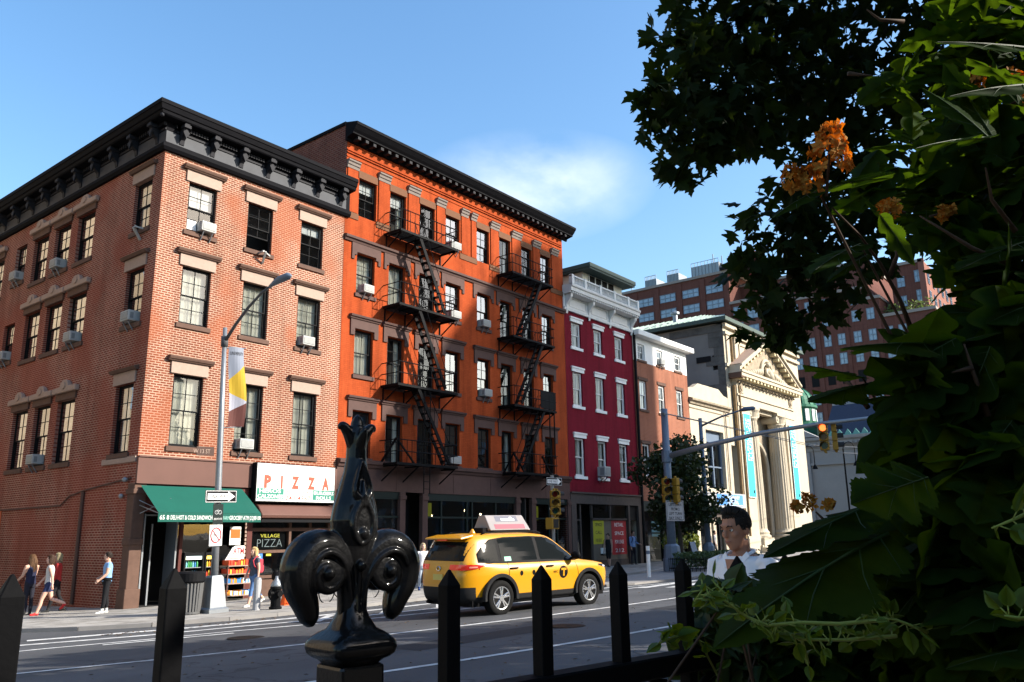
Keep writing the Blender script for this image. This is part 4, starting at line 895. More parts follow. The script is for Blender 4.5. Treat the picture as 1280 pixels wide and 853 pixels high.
# ================================================================== far side of the cross street
def savings_hall():
    st = mat('stone_pale', (.3, .3, .3), .85, noise=.12, nscale=.6)
    cg = mat('copper_green', (.03, .17, .1), .6, noise=.35, nscale=2)
    rs = mat('roof_slate', (.035, .045, .075), .7, noise=.25)
    t = thing('domed_hall', 'grey stone hall with a green dome and slate roof beyond the bank', 'building', (100, 30, gz(100, 30)))
    F = side(96)
    m = MB(); F.box(m, 12, 37, 0, 10.9, -18, 0); m.build('wall', st, t)
    m = MB(); F.profile(m, [(0, 10.6), (.1, 10.6), (.15, 10.9), (.5, 11.2), (.55, 11.6), (.8, 11.8), (.85, 12.1), (0, 12.2)], 11.5, 37.3); F.box(m, 12, 37, 9.0, 9.25, 0, .25); cn = m.build('cornice', st, t)
    m = MB()
    for k in range(50): F.box(m, 12.2 + k * .5, 12.45 + k * .5, 11.2, 11.45, .3, .72)
    m.build('dentils', st, cn)
    for y in (13, 19.5, 26, 32.2, 34): m = MB(); F.box(m, y, y + 1.1, .8, 10.5, 0, .3); m.build('pilaster', st, t)
    m = MB(); F.box(m, 32.9, 33.9, 4.5, 9.1, .01, .1); m.build('window', M['window_black'], t)
    m = MB(); m.hexa([(96.3, 12, 12.15), (114, 12, 12.15), (114, 30.6, 12.15), (96.3, 30.6, 12.15), (100, 12.5, 16.2), (110, 12.5, 16.2), (110, 30.4, 16.2), (100, 30.4, 16.2)]); r = m.build('roof', rs, t)
    m = MB()
    for k in range(14): u = 25.8 - k * .9 + 3.4; F.poly(m, [(u, 12.15), (u + .75, 12.15), (u + .62, 12.5), (u + .38, 12.85), (u + .12, 12.5)], -.1, .05)
    F.box(m, 15, 30, 12.1, 12.3, -.12, .06)
    m.build('cresting', mat('copper_teal', (.12, .3, .27), .6), r)
    m = MB(); m.box(102, 112, 24, 31, 16.0, 16.9); m.build('roof_parapet', st, t)
    m = MB(); F.poly(m, [(31, 12.2), (43, 12.2), (37, 15.4)], -.8, .7); m.build('pediment', st, t)
    m = MB(); F.poly(m, [(32.6, 12.55), (41.4, 12.55), (37, 14.8)], .7, .74); m.build('tympanum', M['stone_grey'], t)
    c = (105, 36.9, 0)
    m = MB(); m.lathe([(2.95, 12), (2.95, 14.6), (3.2, 14.65), (3.2, 14.95), (2.75, 15), (2.75, 16.9), (3.0, 16.95), (3.0, 17.25), (2.8, 17.3)] + [(2.8 * cos(a), 17.3 + 2.6 * sin(a)) for a in [pi / 2 * k / 7 for k in range(1, 7)]] + [(.3, 19.95), (.3, 20.6), (.05, 21.2)], c, 24)
    dm = m.build('dome', cg, t)
    m = MB()
    for k in range(16):
        a = 2 * pi * k / 16
        m.tube([(c[0] + 2.82 * cos(b) * cos(a), c[1] + 2.82 * cos(b) * sin(a), 17.3 + 2.62 * sin(b)) for b in [pi / 2 * j / 6 for j in range(6)]], .07, 5)
    m.build('rib', cg, dm)
    m = MB()
    for k in range(16):
        a = 2 * pi * (k + .5) / 16; p = Vector((c[0] + 2.78 * cos(a), c[1] + 2.78 * sin(a), 15.2)); tg = Vector((-sin(a), cos(a), 0)) * .27; n = Vector((cos(a), sin(a), 0)) * .05
        m.hexa([p - tg - n, p + tg - n, p + tg + n, p - tg + n, p - tg - n + Vector((0, 0, 1.5)), p + tg - n + Vector((0, 0, 1.5)), p + tg + n + Vector((0, 0, 1.5)), p - tg + n + Vector((0, 0, 1.5))])
    m.build('windows', M['white_paint'], dm)

def high_rise():
    bm = brick('brick_highrise', (.15, .066, .053), (.135, .058, .047), (.14, .065, .054), 'y', bw=1.2, rh=.35, ms=.02, var=.12, freq=.05)
    bl = mat('highrise_plain', (.22, .095, .072), .9, noise=.1, nscale=.3)
    co = mat('coping_pale', (.26, .23, .21), .8)
    pm = mat('pane_sky', (.1, .16, .22), .06, spec=1, noise=.5, nscale=.6, col2=(.25, .33, .42))
    wf = mat('frame_blue', (.16, .2, .25), .5)
    t = thing('brick_tower', 'huge stepped brick block rising far behind the bank with rows of blue windows', 'building', (230, 80, gz(200, 60)))
    X = 200
    def block(x, y0, y1, z1, x1=262, cap=.7):
        m = MB(); m.box(x, x1, y0, y1, 0, z1); w = m.build('wall', [bm], t)
        m = MB(); m.box(x - .4, x1, y0 - .3, y1 + .3, z1, z1 + cap); m.build('coping', co, t)
    block(X, 84, 160, 69.2); block(X, 69.6, 83.99, 60.2); block(X, 51.3, 69.59, 58); block(X, 47.5, 51.29, 55.0); block(X, 36.0, 47.49, 50.2)
    block(X + 5, 38.6, 45.5, 63.2, 250); block(X + 7, 51.5, 84, 66.5, 260)
    m = MB(); m.box(X + 5.05, 249, 38.0, 38.6, 50, 63.2); m.box(X + 4.6, X + 5.3, 37.9, 39.2, 50, 64); m.build('tower_face', bl, t)
    F = side(X)
    def win(fr, u0, u1, v0, v1, kind=0):
        m = MB(); fr.quad(m, u0, u1, v0, v1, .05); m.mi = 1
        e = .12
        fr.box(m, u0, u0 + e, v0, v1, 0, .16); fr.box(m, u1 - e, u1, v0, v1, 0, .16); fr.box(m, u0 + e, u1 - e, v0, v0 + e, 0, .162); fr.box(m, u0 + e, u1 - e, v1 - e, v1, 0, .162)
        fr.box(m, u0 + e, u1 - e, (v0 + v1) / 2 - .07, (v0 + v1) / 2 + .07, 0, .15)
        if kind:
            for k in (1, 2): uu = u0 + (u1 - u0) * k / 3; fr.box(m, uu - .06, uu + .06, v0 + e, v1 - e, 0, .155)
        else: fr.box(m, (u0 + u1) / 2 - .05, (u0 + u1) / 2 + .05, v0 + e, v1 - e, 0, .156)
        return m.build('window', [pm, wf], t, fix=False)
    for k in range(10):
        y = 85.9 + 6.95 * k
        for z in (64.3, 60.0, 55.7): win(F, y, y + 4.8, z, z + 2.3, 1)
    for z in (56.8, 52.4, 48.0):
        win(F, 81.0, 83.4, z, z + 2.5); win(F, 76.9, 79.6, z - 1.3, z + 1.4); win(F, 72.8, 75.4, z - 1.3, z + 1.4)
    for k, y in enumerate((42.3, 45.2, 48.9, 52.3, 56.0, 59.3, 63.2, 66.6)):
        for z in (45.1, 40.4, 31.2, 26.7) + ((50.2,) if k > 1 else ()) + ((54.3,) if 2 < k else ()): win(F, y, y + 1.75, z, z + 2.75)
    m = MB()
    for y in (42.3, 45.2, 48.9, 52.3, 56.0, 59.3, 63.2, 66.6): F.box(m, y, y + 1.75, 35.7, 38.5, 0, .05)
    m.build('dark_openings', M['window_black'], t)
    for y in (47.6, 55.0, 61.9, 69.0):
        m = MB(); F.box(m, y, y + .9, 0, 50.0 if y < 48 else 54.8, 0, .35); m.build('pilaster', bm, t)
    for k in range(10):
        m = MB(); y = 84.0 + 6.95 * k; F.box(m, y, y + 1.4, 40, 68.8, 0, .3); m.build('pilaster', bm, t)
    G = front(38.0); T = side(X + 5)
    for z in (58.5, 53.7): win(T, 38.9, 40.3, z, z + 2.9); win(T, 42.5, 44.2, z - .6, z + 2)
    for k in range(6):
        for z in (58.3, 53.7): win(G, X + 7 + k * 5, X + 9 + k * 5, z, z + 2.9)
    # roof gear
    m = MB(); m.box(X + 4, X + 14, 78, 85.5, 69.9, 75); m.build('roof_house', mat('roof_red', (.13, .028, .034), .8), t)
    m = MB(); m.box(X - 1, X + 4, 79, 86, 69.9, 70.6); m.build('roof_canopy', M['window_black'], t)
    for a, b, h in ((87, 95, 3.2), (99, 102.5, 2.6), (106, 109.5, 2.4)):
        m = MB(); m.box(X + 1, X + 6, a, b, 69.9, 69.9 + h); q = m.build('roof_unit', M['galv'], t)
        m = MB()
        for k in range(9):
            y = a + (b - a) * k / 8; m.bar((X + .9, y, 69.9), (X + .9, y, 70.9 + h), .12)
        m.bar((X + .9, a, 70.9 + h), (X + .9, b, 70.9 + h), .12); m.build('rail', M['galv'], q)
    m = MB()
    for y, h in ((86, 4.5), (88.5, 5.5), (114, 3)): m.bar((X + 1, y, 69.5), (X + 1, y, 70 + h), .2)
    m.build('mast', M['galv'], t)
    rnd = random.Random(2); m = MB()
    for k in range(500):
        y = rnd.uniform(36.5, 47); p = Vector((X + rnd.uniform(.5, 3), y, 50.9 + rnd.random() ** 2 * 2.6)); leaf_quad(m, p, .5, rnd)
    m.build('roof_planting', leafmat('leaf_far', (.1, .16, .05), (.06, .1, .03)), t, fix=False)

def leaf_quad(m, p, s, rnd):
    a = Vector((rnd.gauss(0, 1), rnd.gauss(0, 1), rnd.gauss(0, 1))).normalized(); b = a.orthogonal().normalized(); c = a.cross(b)
    m.q(p - b * s * .5, p + c * s * .35, p + b * s * .6, p - c * s * .35)

# ------------------------------------------------------------------ real neighbours outside the frame that shade and light the row
def shading_block():
    bm = brick('brick_plain', (.34, .2, .14), (.3, .18, .12), (.4, .34, .28), 'x', bw=.5, rh=.2, ms=.03)
    t = thing('apartment_tower', 'tall plain brick apartment tower facing the maroon house across the avenue', 'building', (67, -40, gz(67, -40)))
    k = SUN.x / -SUN.y; L = 49.0; e = SUN.z / -SUN.y
    x0, x1 = 33.2 + k * L, 47.0 + k * L; z1 = 16.6 + e * L; y1 = D - L
    m = MB(); m.box(x0, x1, y1 - 22, y1, 0, z1); m.build('wall', bm, t)
    m = MB(); m.box(x0 - .3, x1 + .3, y1 - 22, y1 + .3, z1, z1 + .4); m.build('roof', M['roof_tar'], t)
    F = Frame(lambda u, v, w: (u, y1 + w, v))
    for i in range(5):
        for j in range(11):
            m = MB(); F.box(m, x0 + 1 + i * 2.6, x0 + 2.4 + i * 2.6, 3 + j * 3.6, 5 + j * 3.6, .0, .05); m.build('window', M['pane_sky'], t)

def opposite_house():
    bm = brick('brick_tan', (.55, .4, .24), (.5, .36, .22), (.6, .5, .38), 'y', bw=.25, rh=.09, ms=.015)
    t = thing('tan_house', 'tall tan brick block facing the side wall of the brick corner building', 'building', (-8, 40, gz(-8, 40)))
    m = MB(); m.box(-20, -5, 24, 115, -2, 36); m.build('wall', bm, t)
    F = Frame(lambda u, v, w: (-5 + w, u, v))
    for i in range(12):
        for j in range(8):
            m = MB(); F.box(m, 25 + i * 4, 26.3 + i * 4, 1.2 + j * 3.5, 3.2 + j * 3.5, .01, .06); m.build('window', M['pane_sky'], t)
    m = MB(); m.box(-20.3, -4.6, 23.7, 115.3, 36, 36.5); m.build('roof', M['roof_tar'], t)

def avenue_blocks():
    rows = (('brown brick houses on the far side of the park', -55, 8, -46, 19, (.14, .08, .06)), ('long grey apartment block on the far side of the park', 10, 57, -50, 24, (.16, .15, .14)), ('pale brick block across the avenue from the bank', 80, 135, -32, 19, (.2, .14, .1)), ('dark brick block across the avenue from the domed hall', 140, 210, -30, 24, (.15, .09, .07)))
    for lab, x0, x1, y1, h, col in rows:
        t = thing('apartment_block', lab, 'building', ((x0 + x1) / 2, y1 - 6, 0))
        m = MB(); m.box(x0, x1, y1 - 12, y1, -1.5, h); m.build('wall', mat('wall_%d' % int(x0 + 100), col, .9, noise=.2, nscale=.4), t)
        m = MB(); m.box(x0 - .3, x1 + .3, y1 - 12.3, y1 + .4, h, h + .6); m.build('roof', M['roof_tar'], t)
        n = int((x1 - x0) / 5)
        for j in range(int(h / 4)):
            for i in range(n):
                u = x0 + 2 + i * 5; m = MB(); m.box(u, u + 1.4, y1 + .01, y1 + .06, 2 + j * 4, 4 + j * 4); m.build('window', M['pane_sky'], t)

# ================================================================== street
def road_mat():
    m = bpy.data.materials.new('asphalt'); m.use_nodes = True; nt = m.node_tree; N = nt.nodes; L = nt.links
    b = N['Principled BSDF']; b.inputs['Roughness'].default_value = .82
    g = N.new('ShaderNodeNewGeometry')
    def noise(sc_, det, str_=None):
        n = N.new('ShaderNodeTexNoise'); n.inputs['Scale'].default_value = sc_; n.inputs['Detail'].default_value = det
        if str_:
            mp = N.new('ShaderNodeMapping'); mp.inputs['Scale'].default_value = str_; L.new(g.outputs['Position'], mp.inputs[0]); L.new(mp.outputs[0], n.inputs['Vector'])
        else: L.new(g.outputs['Position'], n.inputs['Vector'])
        return n
    n1 = noise(.35, 6, (.35, 1.4, 1)); n2 = noise(60, 3); n3 = noise(1.1, 8)
    r = N.new('ShaderNodeValToRGB'); r.color_ramp.elements[0].position = .3; r.color_ramp.elements[0].color = (.03, .032, .037, 1); r.color_ramp.elements[1].position = .7; r.color_ramp.elements[1].color = (.074, .076, .081, 1)
    L.new(n1.outputs['Fac'], r.inputs['Fac'])
    mx = N.new('ShaderNodeMix'); mx.data_type = 'RGBA'; mx.blend_type = 'OVERLAY'; mx.inputs[0].default_value = .45; L.new(r.outputs['Color'], mx.inputs[6]); L.new(n2.outputs['Color'], mx.inputs[7])
    # thin sealed cracks
    v = N.new('ShaderNodeTexVoronoi'); v.feature = 'DISTANCE_TO_EDGE'; v.inputs['Scale'].default_value = .28; 
    va = N.new('ShaderNodeVectorMath'); va.operation = 'ADD'; sc2 = N.new('ShaderNodeVectorMath'); sc2.operation = 'SCALE'; sc2.inputs['Scale'].default_value = 1.6; L.new(n3.outputs['Color'], sc2.inputs[0]); L.new(g.outputs['Position'], va.inputs[0]); L.new(sc2.outputs[0], va.inputs[1]); L.new(va.outputs[0], v.inputs['Vector'])
    cr = N.new('ShaderNodeValToRGB'); cr.color_ramp.elements[0].position = .004; cr.color_ramp.elements[0].color = (.45, .45, .45, 1); cr.color_ramp.elements[1].position = .012; L.new(v.outputs['Distance'], cr.inputs['Fac'])
    m2 = N.new('ShaderNodeMix'); m2.data_type = 'RGBA'; m2.blend_type = 'MULTIPLY'; m2.inputs[0].default_value = 1; L.new(mx.outputs[2], m2.inputs[6]); L.new(cr.outputs['Color'], m2.inputs[7]); L.new(m2.outputs[2], b.inputs['Base Color'])
    bp = N.new('ShaderNodeBump'); bp.inputs['Strength'].default_value = .35; bp.inputs['Distance'].default_value = .01; L.new(n2.outputs['Fac'], bp.inputs['Height']); L.new(bp.outputs['Normal'], b.inputs['Normal'])
    M['asphalt'] = m

def paving_mat():
    m = bpy.data.materials.new('pavement'); m.use_nodes = True; nt = m.node_tree; N = nt.nodes; L = nt.links
    b = N['Principled BSDF']; b.inputs['Roughness'].default_value = .9
    g = N.new('ShaderNodeNewGeometry')
    br = N.new('ShaderNodeTexBrick'); br.offset = 0; br.inputs['Scale'].default_value = 1; br.inputs['Brick Width'].default_value = 1.5; br.inputs['Row Height'].default_value = 1.5; br.inputs['Mortar Size'].default_value = .014
    br.inputs['Color1'].default_value = (.36, .34, .31, 1); br.inputs['Color2'].default_value = (.3, .285, .265, 1); br.inputs['Mortar'].default_value = (.07, .068, .065, 1)
    L.new(g.outputs['Position'], br.inputs['Vector'])
    n = N.new('ShaderNodeTexNoise'); n.inputs['Scale'].default_value = 2.2; n.inputs['Detail'].default_value = 9; L.new(g.outputs['Position'], n.inputs['Vector'])
    r = N.new('ShaderNodeValToRGB'); r.color_ramp.elements[0].position = .33; r.color_ramp.elements[0].color = (.55, .54, .52, 1); r.color_ramp.elements[1].position = .62
    L.new(n.outputs['Fac'], r.inputs['Fac'])
    mx = N.new('ShaderNodeMix'); mx.data_type = 'RGBA'; mx.blend_type = 'MULTIPLY'; mx.inputs[0].default_value = 1; L.new(br.outputs['Color'], mx.inputs[6]); L.new(r.outputs['Color'], mx.inputs[7]); L.new(mx.outputs[2], b.inputs['Base Color'])
    M['pavement'] = m

def slab(name, pts, h, m, parent=None, under=.5, lvl=gz):
    """a paved area with a kerb-high edge; h above the level of the pavement plane"""
    n = len(pts); mb = MB()
    mb.q(*[(x, y, lvl(x, y) + h) for x, y in pts])
    for i in range(n):
        a, b = pts[i], pts[(i + 1) % n]
        mb.q((a[0], a[1], lvl(*a) + h), (b[0], b[1], lvl(*b) + h), (b[0], b[1], lvl(*b) + h - under), (a[0], a[1], lvl(*a) + h - under))
    return mb.build(name, m, parent)

KERB = [(8.3, 60), (8.3, 23.5), (8.6, 21.4), (9.4, 20.2), (10.6, 19.2), (12.2, 18.55), (13.4, 18.3), (15.5, 18.2), (20, 18.2), (26, 18.7), (32, 19.3), (72, 19.8), (74.5, 21.5), (75, 24), (75, 60)]
def street():
    road_mat(); paving_mat()
    xs = [-60, -30, -10, 0, 4, 8, 12, 16, 20, 25, 30, 40, 60, 80, 120, 200, 400, 700]; ys = [-80, -40, -10, 0, 3, 4.9, 5, 8, 11, 12, 13, 14, 15, 16, 17, 20, 30, 60, 120, 250]
    mb = MB()
    for i in range(len(xs) - 1):
        for j in range(len(ys) - 1):
            c = [(xs[i], ys[j]), (xs[i + 1], ys[j]), (xs[i + 1], ys[j + 1]), (xs[i], ys[j + 1])]
            mb.q(*[(x, y, rz(x, y)) for x, y in c])
    g = mb.build('road', M['asphalt'], fix=False); tag(g, kind='structure')
    s = slab('sidewalk', KERB, 0, M['pavement']); tag(s, kind='structure')
    # stone kerb as a low band along the edge
    mb = MB()
    for a, b in zip(KERB[1:], KERB[2:-1]):
        d = Vector((b[0] - a[0], b[1] - a[1], 0)).normalized(); n = Vector((d.y, -d.x, 0)) * .075
        if n.dot(Vector((0, -1, 0))) < -.01: n = -n
        pa = Vector((a[0], a[1], 0)); pb = Vector((b[0], b[1], 0)); L = []
        for p in (pa + n, pb + n, pb - n, pa - n): L.append((p.x, p.y, gz(p.x, p.y) - .3))
        U = [(x, y, gz(x, y) + .006) for x, y, z in L]
        mb.hexa(L + U)
    k = mb.build('kerb', M['concrete']); tag(k, kind='structure')
    isl = slab('traffic_island', [(24.3, 15.3), (25.2, 14.75), (30.5, 14.25), (45, 13.6), (70, 13.2), (70, 17.0), (45, 17.6), (33.5, 18.3), (27.5, 17.6), (25, 16.6)], .02, M['concrete']); tag(isl, kind='structure')
    pk = slab('park_pavement', [(-60, -80), (120, -80), (120, -6), (60, -1), (20, 2.6), (12, 3.7), (4, 4.3), (-60, 12)], .02, M['pavement']); tag(pk, kind='structure')
    far = slab('sidewalk', [(94, 20), (300, 22), (300, 140), (94, 140)], .0, M['pavement']); tag(far, kind='structure')
    soil = slab('ground', [(-30, -60), (60, -60), (60, -8.2), (10, -.58), (-30, 5.8)], .06, mat('soil', (.05, .04, .03), .95, noise=.3, nscale=5, bump=.3)); tag(soil, kind='structure')
    # painted lines
    wl = mat('road_white', (.74, .74, .72), .8, noise=.5, nscale=3.5, col2=(.3, .3, .3))
    def line(pts, w, name='lane_line'):
        mb = MB(); P = [Vector((x, y, 0)) for x, y in pts]; Ls = []
        for i, p in enumerate(P):
            d = (P[min(i + 1, len(P) - 1)] - P[max(i - 1, 0)]).normalized(); n = Vector((-d.y, d.x, 0)) * w / 2
            Ls.append((p + n, p - n))
        for (a, b), (c, e) in zip(Ls, Ls[1:]):
            mb.q(*[(q.x, q.y, rz(q.x, q.y) + .006) for q in (a, b, e, c)])
        o = mb.build(name, wl, fix=False); tag(o, kind='structure'); return o
    def sub(pts, n=8):
        out = []
        for a, b in zip(pts, pts[1:]):
            for k in range(n): out.append((a[0] + (b[0] - a[0]) * k / n, a[1] + (b[1] - a[1]) * k / n))
        return out + [pts[-1]]
    line(sub([(1, 15.2), (5.4, 13.15), (7.0, 12.45), (8.2, 12.0), (9.3, 11.68), (11, 11.35), (12.3, 11.05), (14.3, 10.7), (16.6, 10.4), (18, 10.3), (21.0, 10.1)]), .13)
    line(sub([(2, 9.6), (6.7, 8.33), (8.4, 7.93), (10.1, 7.63), (12.0, 7.35), (14, 7.1), (20.8, 6.6)]), .13)
    # cycle lane and hatched buffer by the kerb
    line(sub([(4, 17.6), (7.3, 16.9), (9.0, 16.2), (10.4, 15.8), (12.4, 14.95), (15, 14.2), (18, 13.9), (24, 13.7)]), .15, 'cycle_line')
    line(sub([(6.5, 18.5), (9.5, 17.2), (11.3, 16.75), (14.0, 15.6), (17, 15.1), (24.0, 14.9)]), .22, 'cycle_line')
    line(sub([(7.8, 19.0), (10.7, 17.85), (13, 17.3), (16, 16.9), (24.5, 16.8)]), .3, 'cycle_line')
    line([(8.0, 16.2), (10.2, 15.3)], .16, 'cycle_line')
    for k in range(6):
        x = 12.5 + k * 1.9; line([(x, 15.6 - k * .12), (x + 1.5, 16.9 - k * .05)], .2, 'hatching')
    # crosswalks
    line([(21.2, 13.2), (21.2, 3.2)], .35, 'stop_line')
    for k in range(9):
        y = 13.4 - k * 1.02; line(sub([(23.3, y), (27.2, y + .15)], 3), .42, 'crosswalk_bar')
    for k in range(7):
        y = 21.5 + k * 1.1; line([(3.0, y), (7.6, y + .1)], .5, 'crosswalk_bar')
    line(sub([(23.4, 14.6), (26.0, 13.75), (29, 13.4), (44, 12.9)]), .15, 'cycle_line')
    line(sub([(28, 11.8), (50, 10.6), (90, 9)]), .14); line(sub([(28, 8.6), (50, 7.6), (90, 6)]), .14)
    # manhole covers, patches of newer tarmac
    mb = MB(); 
    for (x0, x1, y0, y1) in ((9.3, 12.8, 9.2, 10.0), (16.4, 19.8, 8.3, 9.3), (26, 33, 9.4, 10.6)):
        mb.q(*[(x, y, rz(x, y) + .003) for x, y in ((x0, y0), (x1, y0 - .3), (x1, y1 - .3), (x0, y1))])
    o = mb.build('tarmac_patch', mat('tarmac_dark', (.035, .036, .04), .85, noise=.3, nscale=8), fix=False); tag(o, kind='structure')
    for x, y, lab in ((12.9, 9.0, 'round black iron manhole cover in the lane nearest the taxi'), (9.6, 14.0, 'round black iron manhole cover by the cycle lane lines'), (23.5, 9.2, 'round black iron manhole cover near the stop line')):
        tag(MB().lathe([(.34, -.02), (.34, .006), (.3, .008), (.01, .008)], (x, y, rz(x, y) + .004), 20).build('manhole_cover', M['iron_black']), lab, 'manhole cover')
    rnd = random.Random(14); mb = MB()
    for k in range(260):          # leaves and scraps blown against the kerb
        s = rnd.random(); x = 9 + 60 * s * s; y = 18.05 + (x - 12) * .018 - abs(rnd.gauss(0, .35)) if x > 12.5 else rnd.uniform(17.5, 18.4); z = rz(x, y) + .012; a = rnd.random() * 6; q = rnd.uniform(.02, .07)
        mb.q((x + q * cos(a), y + q * sin(a), z), (x - q * .4 * sin(a), y + q * .4 * cos(a), z + .012), (x - q * cos(a), y - q * sin(a), z), (x + q * .4 * sin(a), y - q * .4 * cos(a), z + .006))
    for k in range(420):
        x = rnd.uniform(3, 30); y = rnd.uniform(4.6, 13.5); z = rz(x, y) + .008; a = rnd.random() * 6; q = rnd.uniform(.015, .05)
        mb.q((x + q * cos(a), y + q * sin(a), z), (x - q * .4 * sin(a), y + q * .4 * cos(a), z + .01), (x - q * cos(a), y - q * sin(a), z), (x + q * .4 * sin(a), y - q * .4 * cos(a), z + .006))
    tag(mb.build('leaf_litter', mat('litter_brown', (.16, .1, .05), .9, noise=.5, nscale=3), fix=False), 'scattered dry leaves and scraps lying on the road and along the kerb', 'litter', kind='stuff')
# ================================================================== signs, lamps, signals
def one_way(parent, fr, u, v, w, L=.92, H=.3):
    m = MB(); fr.box(m, u - L / 2, u + L / 2, v - H / 2, v + H / 2, w, w + .012); o = m.build('sign_plate', M['window_black'], parent)
    m = MB(); e = .012
    for a, b, c, d in ((u - L / 2 + .012, u + L / 2 - .012, v + H / 2 - .024, v + H / 2 - .012), (u - L / 2 + .012, u + L / 2 - .012, v - H / 2 + .012, v - H / 2 + .024), (u - L / 2 + .012, u - L / 2 + .024, v - H / 2 + .024, v + H / 2 - .024), (u + L / 2 - .024, u + L / 2 - .012, v - H / 2 + .024, v + H / 2 - .024)): fr.quad(m, a, b, c, d, w + .015)
    k = H / .3
    fr.poly(m, [(u - L * .43, v - .075 * k), (u + L * .22, v - .075 * k), (u + L * .22, v - .125 * k), (u + L * .44, v), (u + L * .22, v + .125 * k), (u + L * .22, v + .075 * k), (u - L * .43, v + .075 * k)], w + .0125, w + .016)
    m.build('arrow', M['white_paint'], o)
    m = MB(); letters(m, 'ONE WAY', fr, u - L * .08, v - .05 * k, w + .0185, L * .62, .1 * k, .01); m.build('lettering', M['window_black'], o, fix=False)
    return o

def lamp_post():
    x, y = 12.96, 20.45; z = gz(x, y)
    t = thing('street_lamp', 'galvanised street lamp with a hanging banner, in front of the green awning', 'street lamp', (x, y, z))
    g = M['galv']
    m = MB(); m.tube([(x, y, z + .8), (x, y, z + 2.5), (x, y, z + 5), (x, y, z + 7.75)], [.1, .092, .078, .058], 12); m.build('pole', g, t, smooth=True)
    m = MB(); pts = [(.29, 0), (.29, .1), (.24, .14), (.17, .9), (.14, .95)]
    for (r0, z0), (r1, z1) in zip(pts, pts[1:]): m.hexa([(x - r0, y - r0, z + z0), (x + r0, y - r0, z + z0), (x + r0, y + r0, z + z0), (x - r0, y + r0, z + z0), (x - r1, y - r1, z + z1), (x + r1, y - r1, z + z1), (x + r1, y + r1, z + z1), (x - r1, y + r1, z + z1)])
    m.build('base', g, t)
    m = MB(); arm = [(x, y - .02, z + 7.35), (x, y - .5, z + 7.75), (x, y - 1.1, z + 8.15), (x, y - 1.7, z + 8.45), (x, y - 2.15, z + 8.58)]
    m.tube(arm, [.05, .045, .04, .035, .03], 8); m.tube([(x, y, z + 7.2), (x, y, z + 7.5)], .1, 10); m.build('arm', mat('dark_steel', (.09, .09, .095), .5), t, smooth=True)
    m = MB(); m.tube([(x, y - 2.05, z + 8.55), (x, y - 2.25, z + 8.61), (x, y - 2.5, z + 8.66), (x, y - 2.85, z + 8.68), (x, y - 2.98, z + 8.67)], [.04, .07, .105, .1, .03], 10); m.build('lamp_head', M['galv_blue'], t, smooth=True)
    # banner on its two short rods
    m = MB(); m.tube([(x, y, z + 7.16), (x + .62, y - .1, z + 7.22)], .018, 6); m.build('banner_rod', g, t); m = MB(); m.tube([(x, y, z + 4.9), (x + .58, y - .1, z + 4.95)], .018, 6); m.build('banner_rod', g, t)
    mat('banner_grey', (.2, .22, .27), .7); mat('banner_yellow', (.4, .26, .02), .7); mat('banner_brown', (.09, .03, .025), .7); mat('banner_white', (.3, .3, .35), .7)
    def P(u, v, w=0): return (x + .14 + u * .46 + .05 * sin(v * 5), y - .1 - .05 * u + .05 * sin(u * 4 + v * 3) - w, z + 4.95 + v * 2.25)
    m = MB()
    n, k = 6, 14
    def band(lo, hi, mi):
        m.mi = mi
        for i in range(n):
            for j in range(k):
                a, b = i / n, (i + 1) / n
                f = lambda u, s: P(u, lo(u) + (hi(u) - lo(u)) * s)
                m.q(f(a, j / k), f(b, j / k), f(b, (j + 1) / k), f(a, (j + 1) / k))
    band(lambda u: 0, lambda u: .18 + .12 * u, 2); band(lambda u: .18 + .12 * u, lambda u: .42 - .1 * u, 3); band(lambda u: .42 - .1 * u, lambda u: .58 + .2 * u, 1); band(lambda u: .58 + .2 * u, lambda u: .8, 0); band(lambda u: .8, lambda u: 1, 0)
    bt = m.build('banner', [M['banner_grey'], M['banner_yellow'], M['banner_brown'], M['banner_white']], t, smooth=True, fix=False)
    m = MB(); F = Frame(lambda u, v, w: P(u, v, .012))
    letters(m, 'UNIVERSITY', F, .5, .9, 0, .85, .04); m.build('lettering', M['window_black'], bt, fix=False)
    F = front(y - .12)
    o = one_way(t, F, x + .02, z + 3.02, 0.005, .95, .33)
    m = MB(); F.box(m, x - .2, x + .1, z + 2.3, z + 2.82, .0, .012); s = m.build('sign_plate', M['dark_green'], t)
    m = MB()
    for k in (-.1, .0): m.tube([F(x + k + .05 * cos(a) - 0, z + 2.6 + .05 * sin(a), .016) for a in [2 * pi * i / 10 for i in range(11)]], .006, 4)
    m.tube([F(x - .1, z + 2.6, .016), F(x - .06, z + 2.68, .016), F(x, z + 2.6, .016)], .006, 4); letters(m, 'BIKE ROUTE', F, x - .05, z + 2.4, .016, .24, .05); m.build('lettering', M['white_paint'], s, fix=False)
    m = MB(); F.box(m, x - .28, x + .1, z + 1.72, z + 2.27, .0, .012); s = m.build('sign_plate', M['white_paint'], t)
    m = MB(); c = (x - .09, z + 2.0); m.tube([F(c[0] + .15 * cos(2 * pi * i / 24), c[1] + .19 * sin(2 * pi * i / 24), .016) for i in range(25)], .018, 5); m.bar(F(c[0] - .1, c[1] + .13, .016), F(c[0] + .1, c[1] - .13, .016), .03, .01); m.build('ban_ring', mat('sign_red', (.5, .04, .05), .5), s)
    m = MB(); letters(m, 'TRUCKS', F, c[0], c[1] - .03, .02, .22, .06); m.build('lettering', M['window_black'], s, fix=False)
    m = MB(); F2 = side(x - .02); F2 = Frame(lambda u, v, w: (x - .15 - u * .7, y + .05 - w, v)); F2.box(m, 0, .75, z + 4.12, z + 4.36, 0, .015); s = m.build('street_name_plate', mat('sign_brown_dark', (.06, .03, .022), .5), t)
    t.rotation_euler.y = radians(-1.5)          # the post leans a little
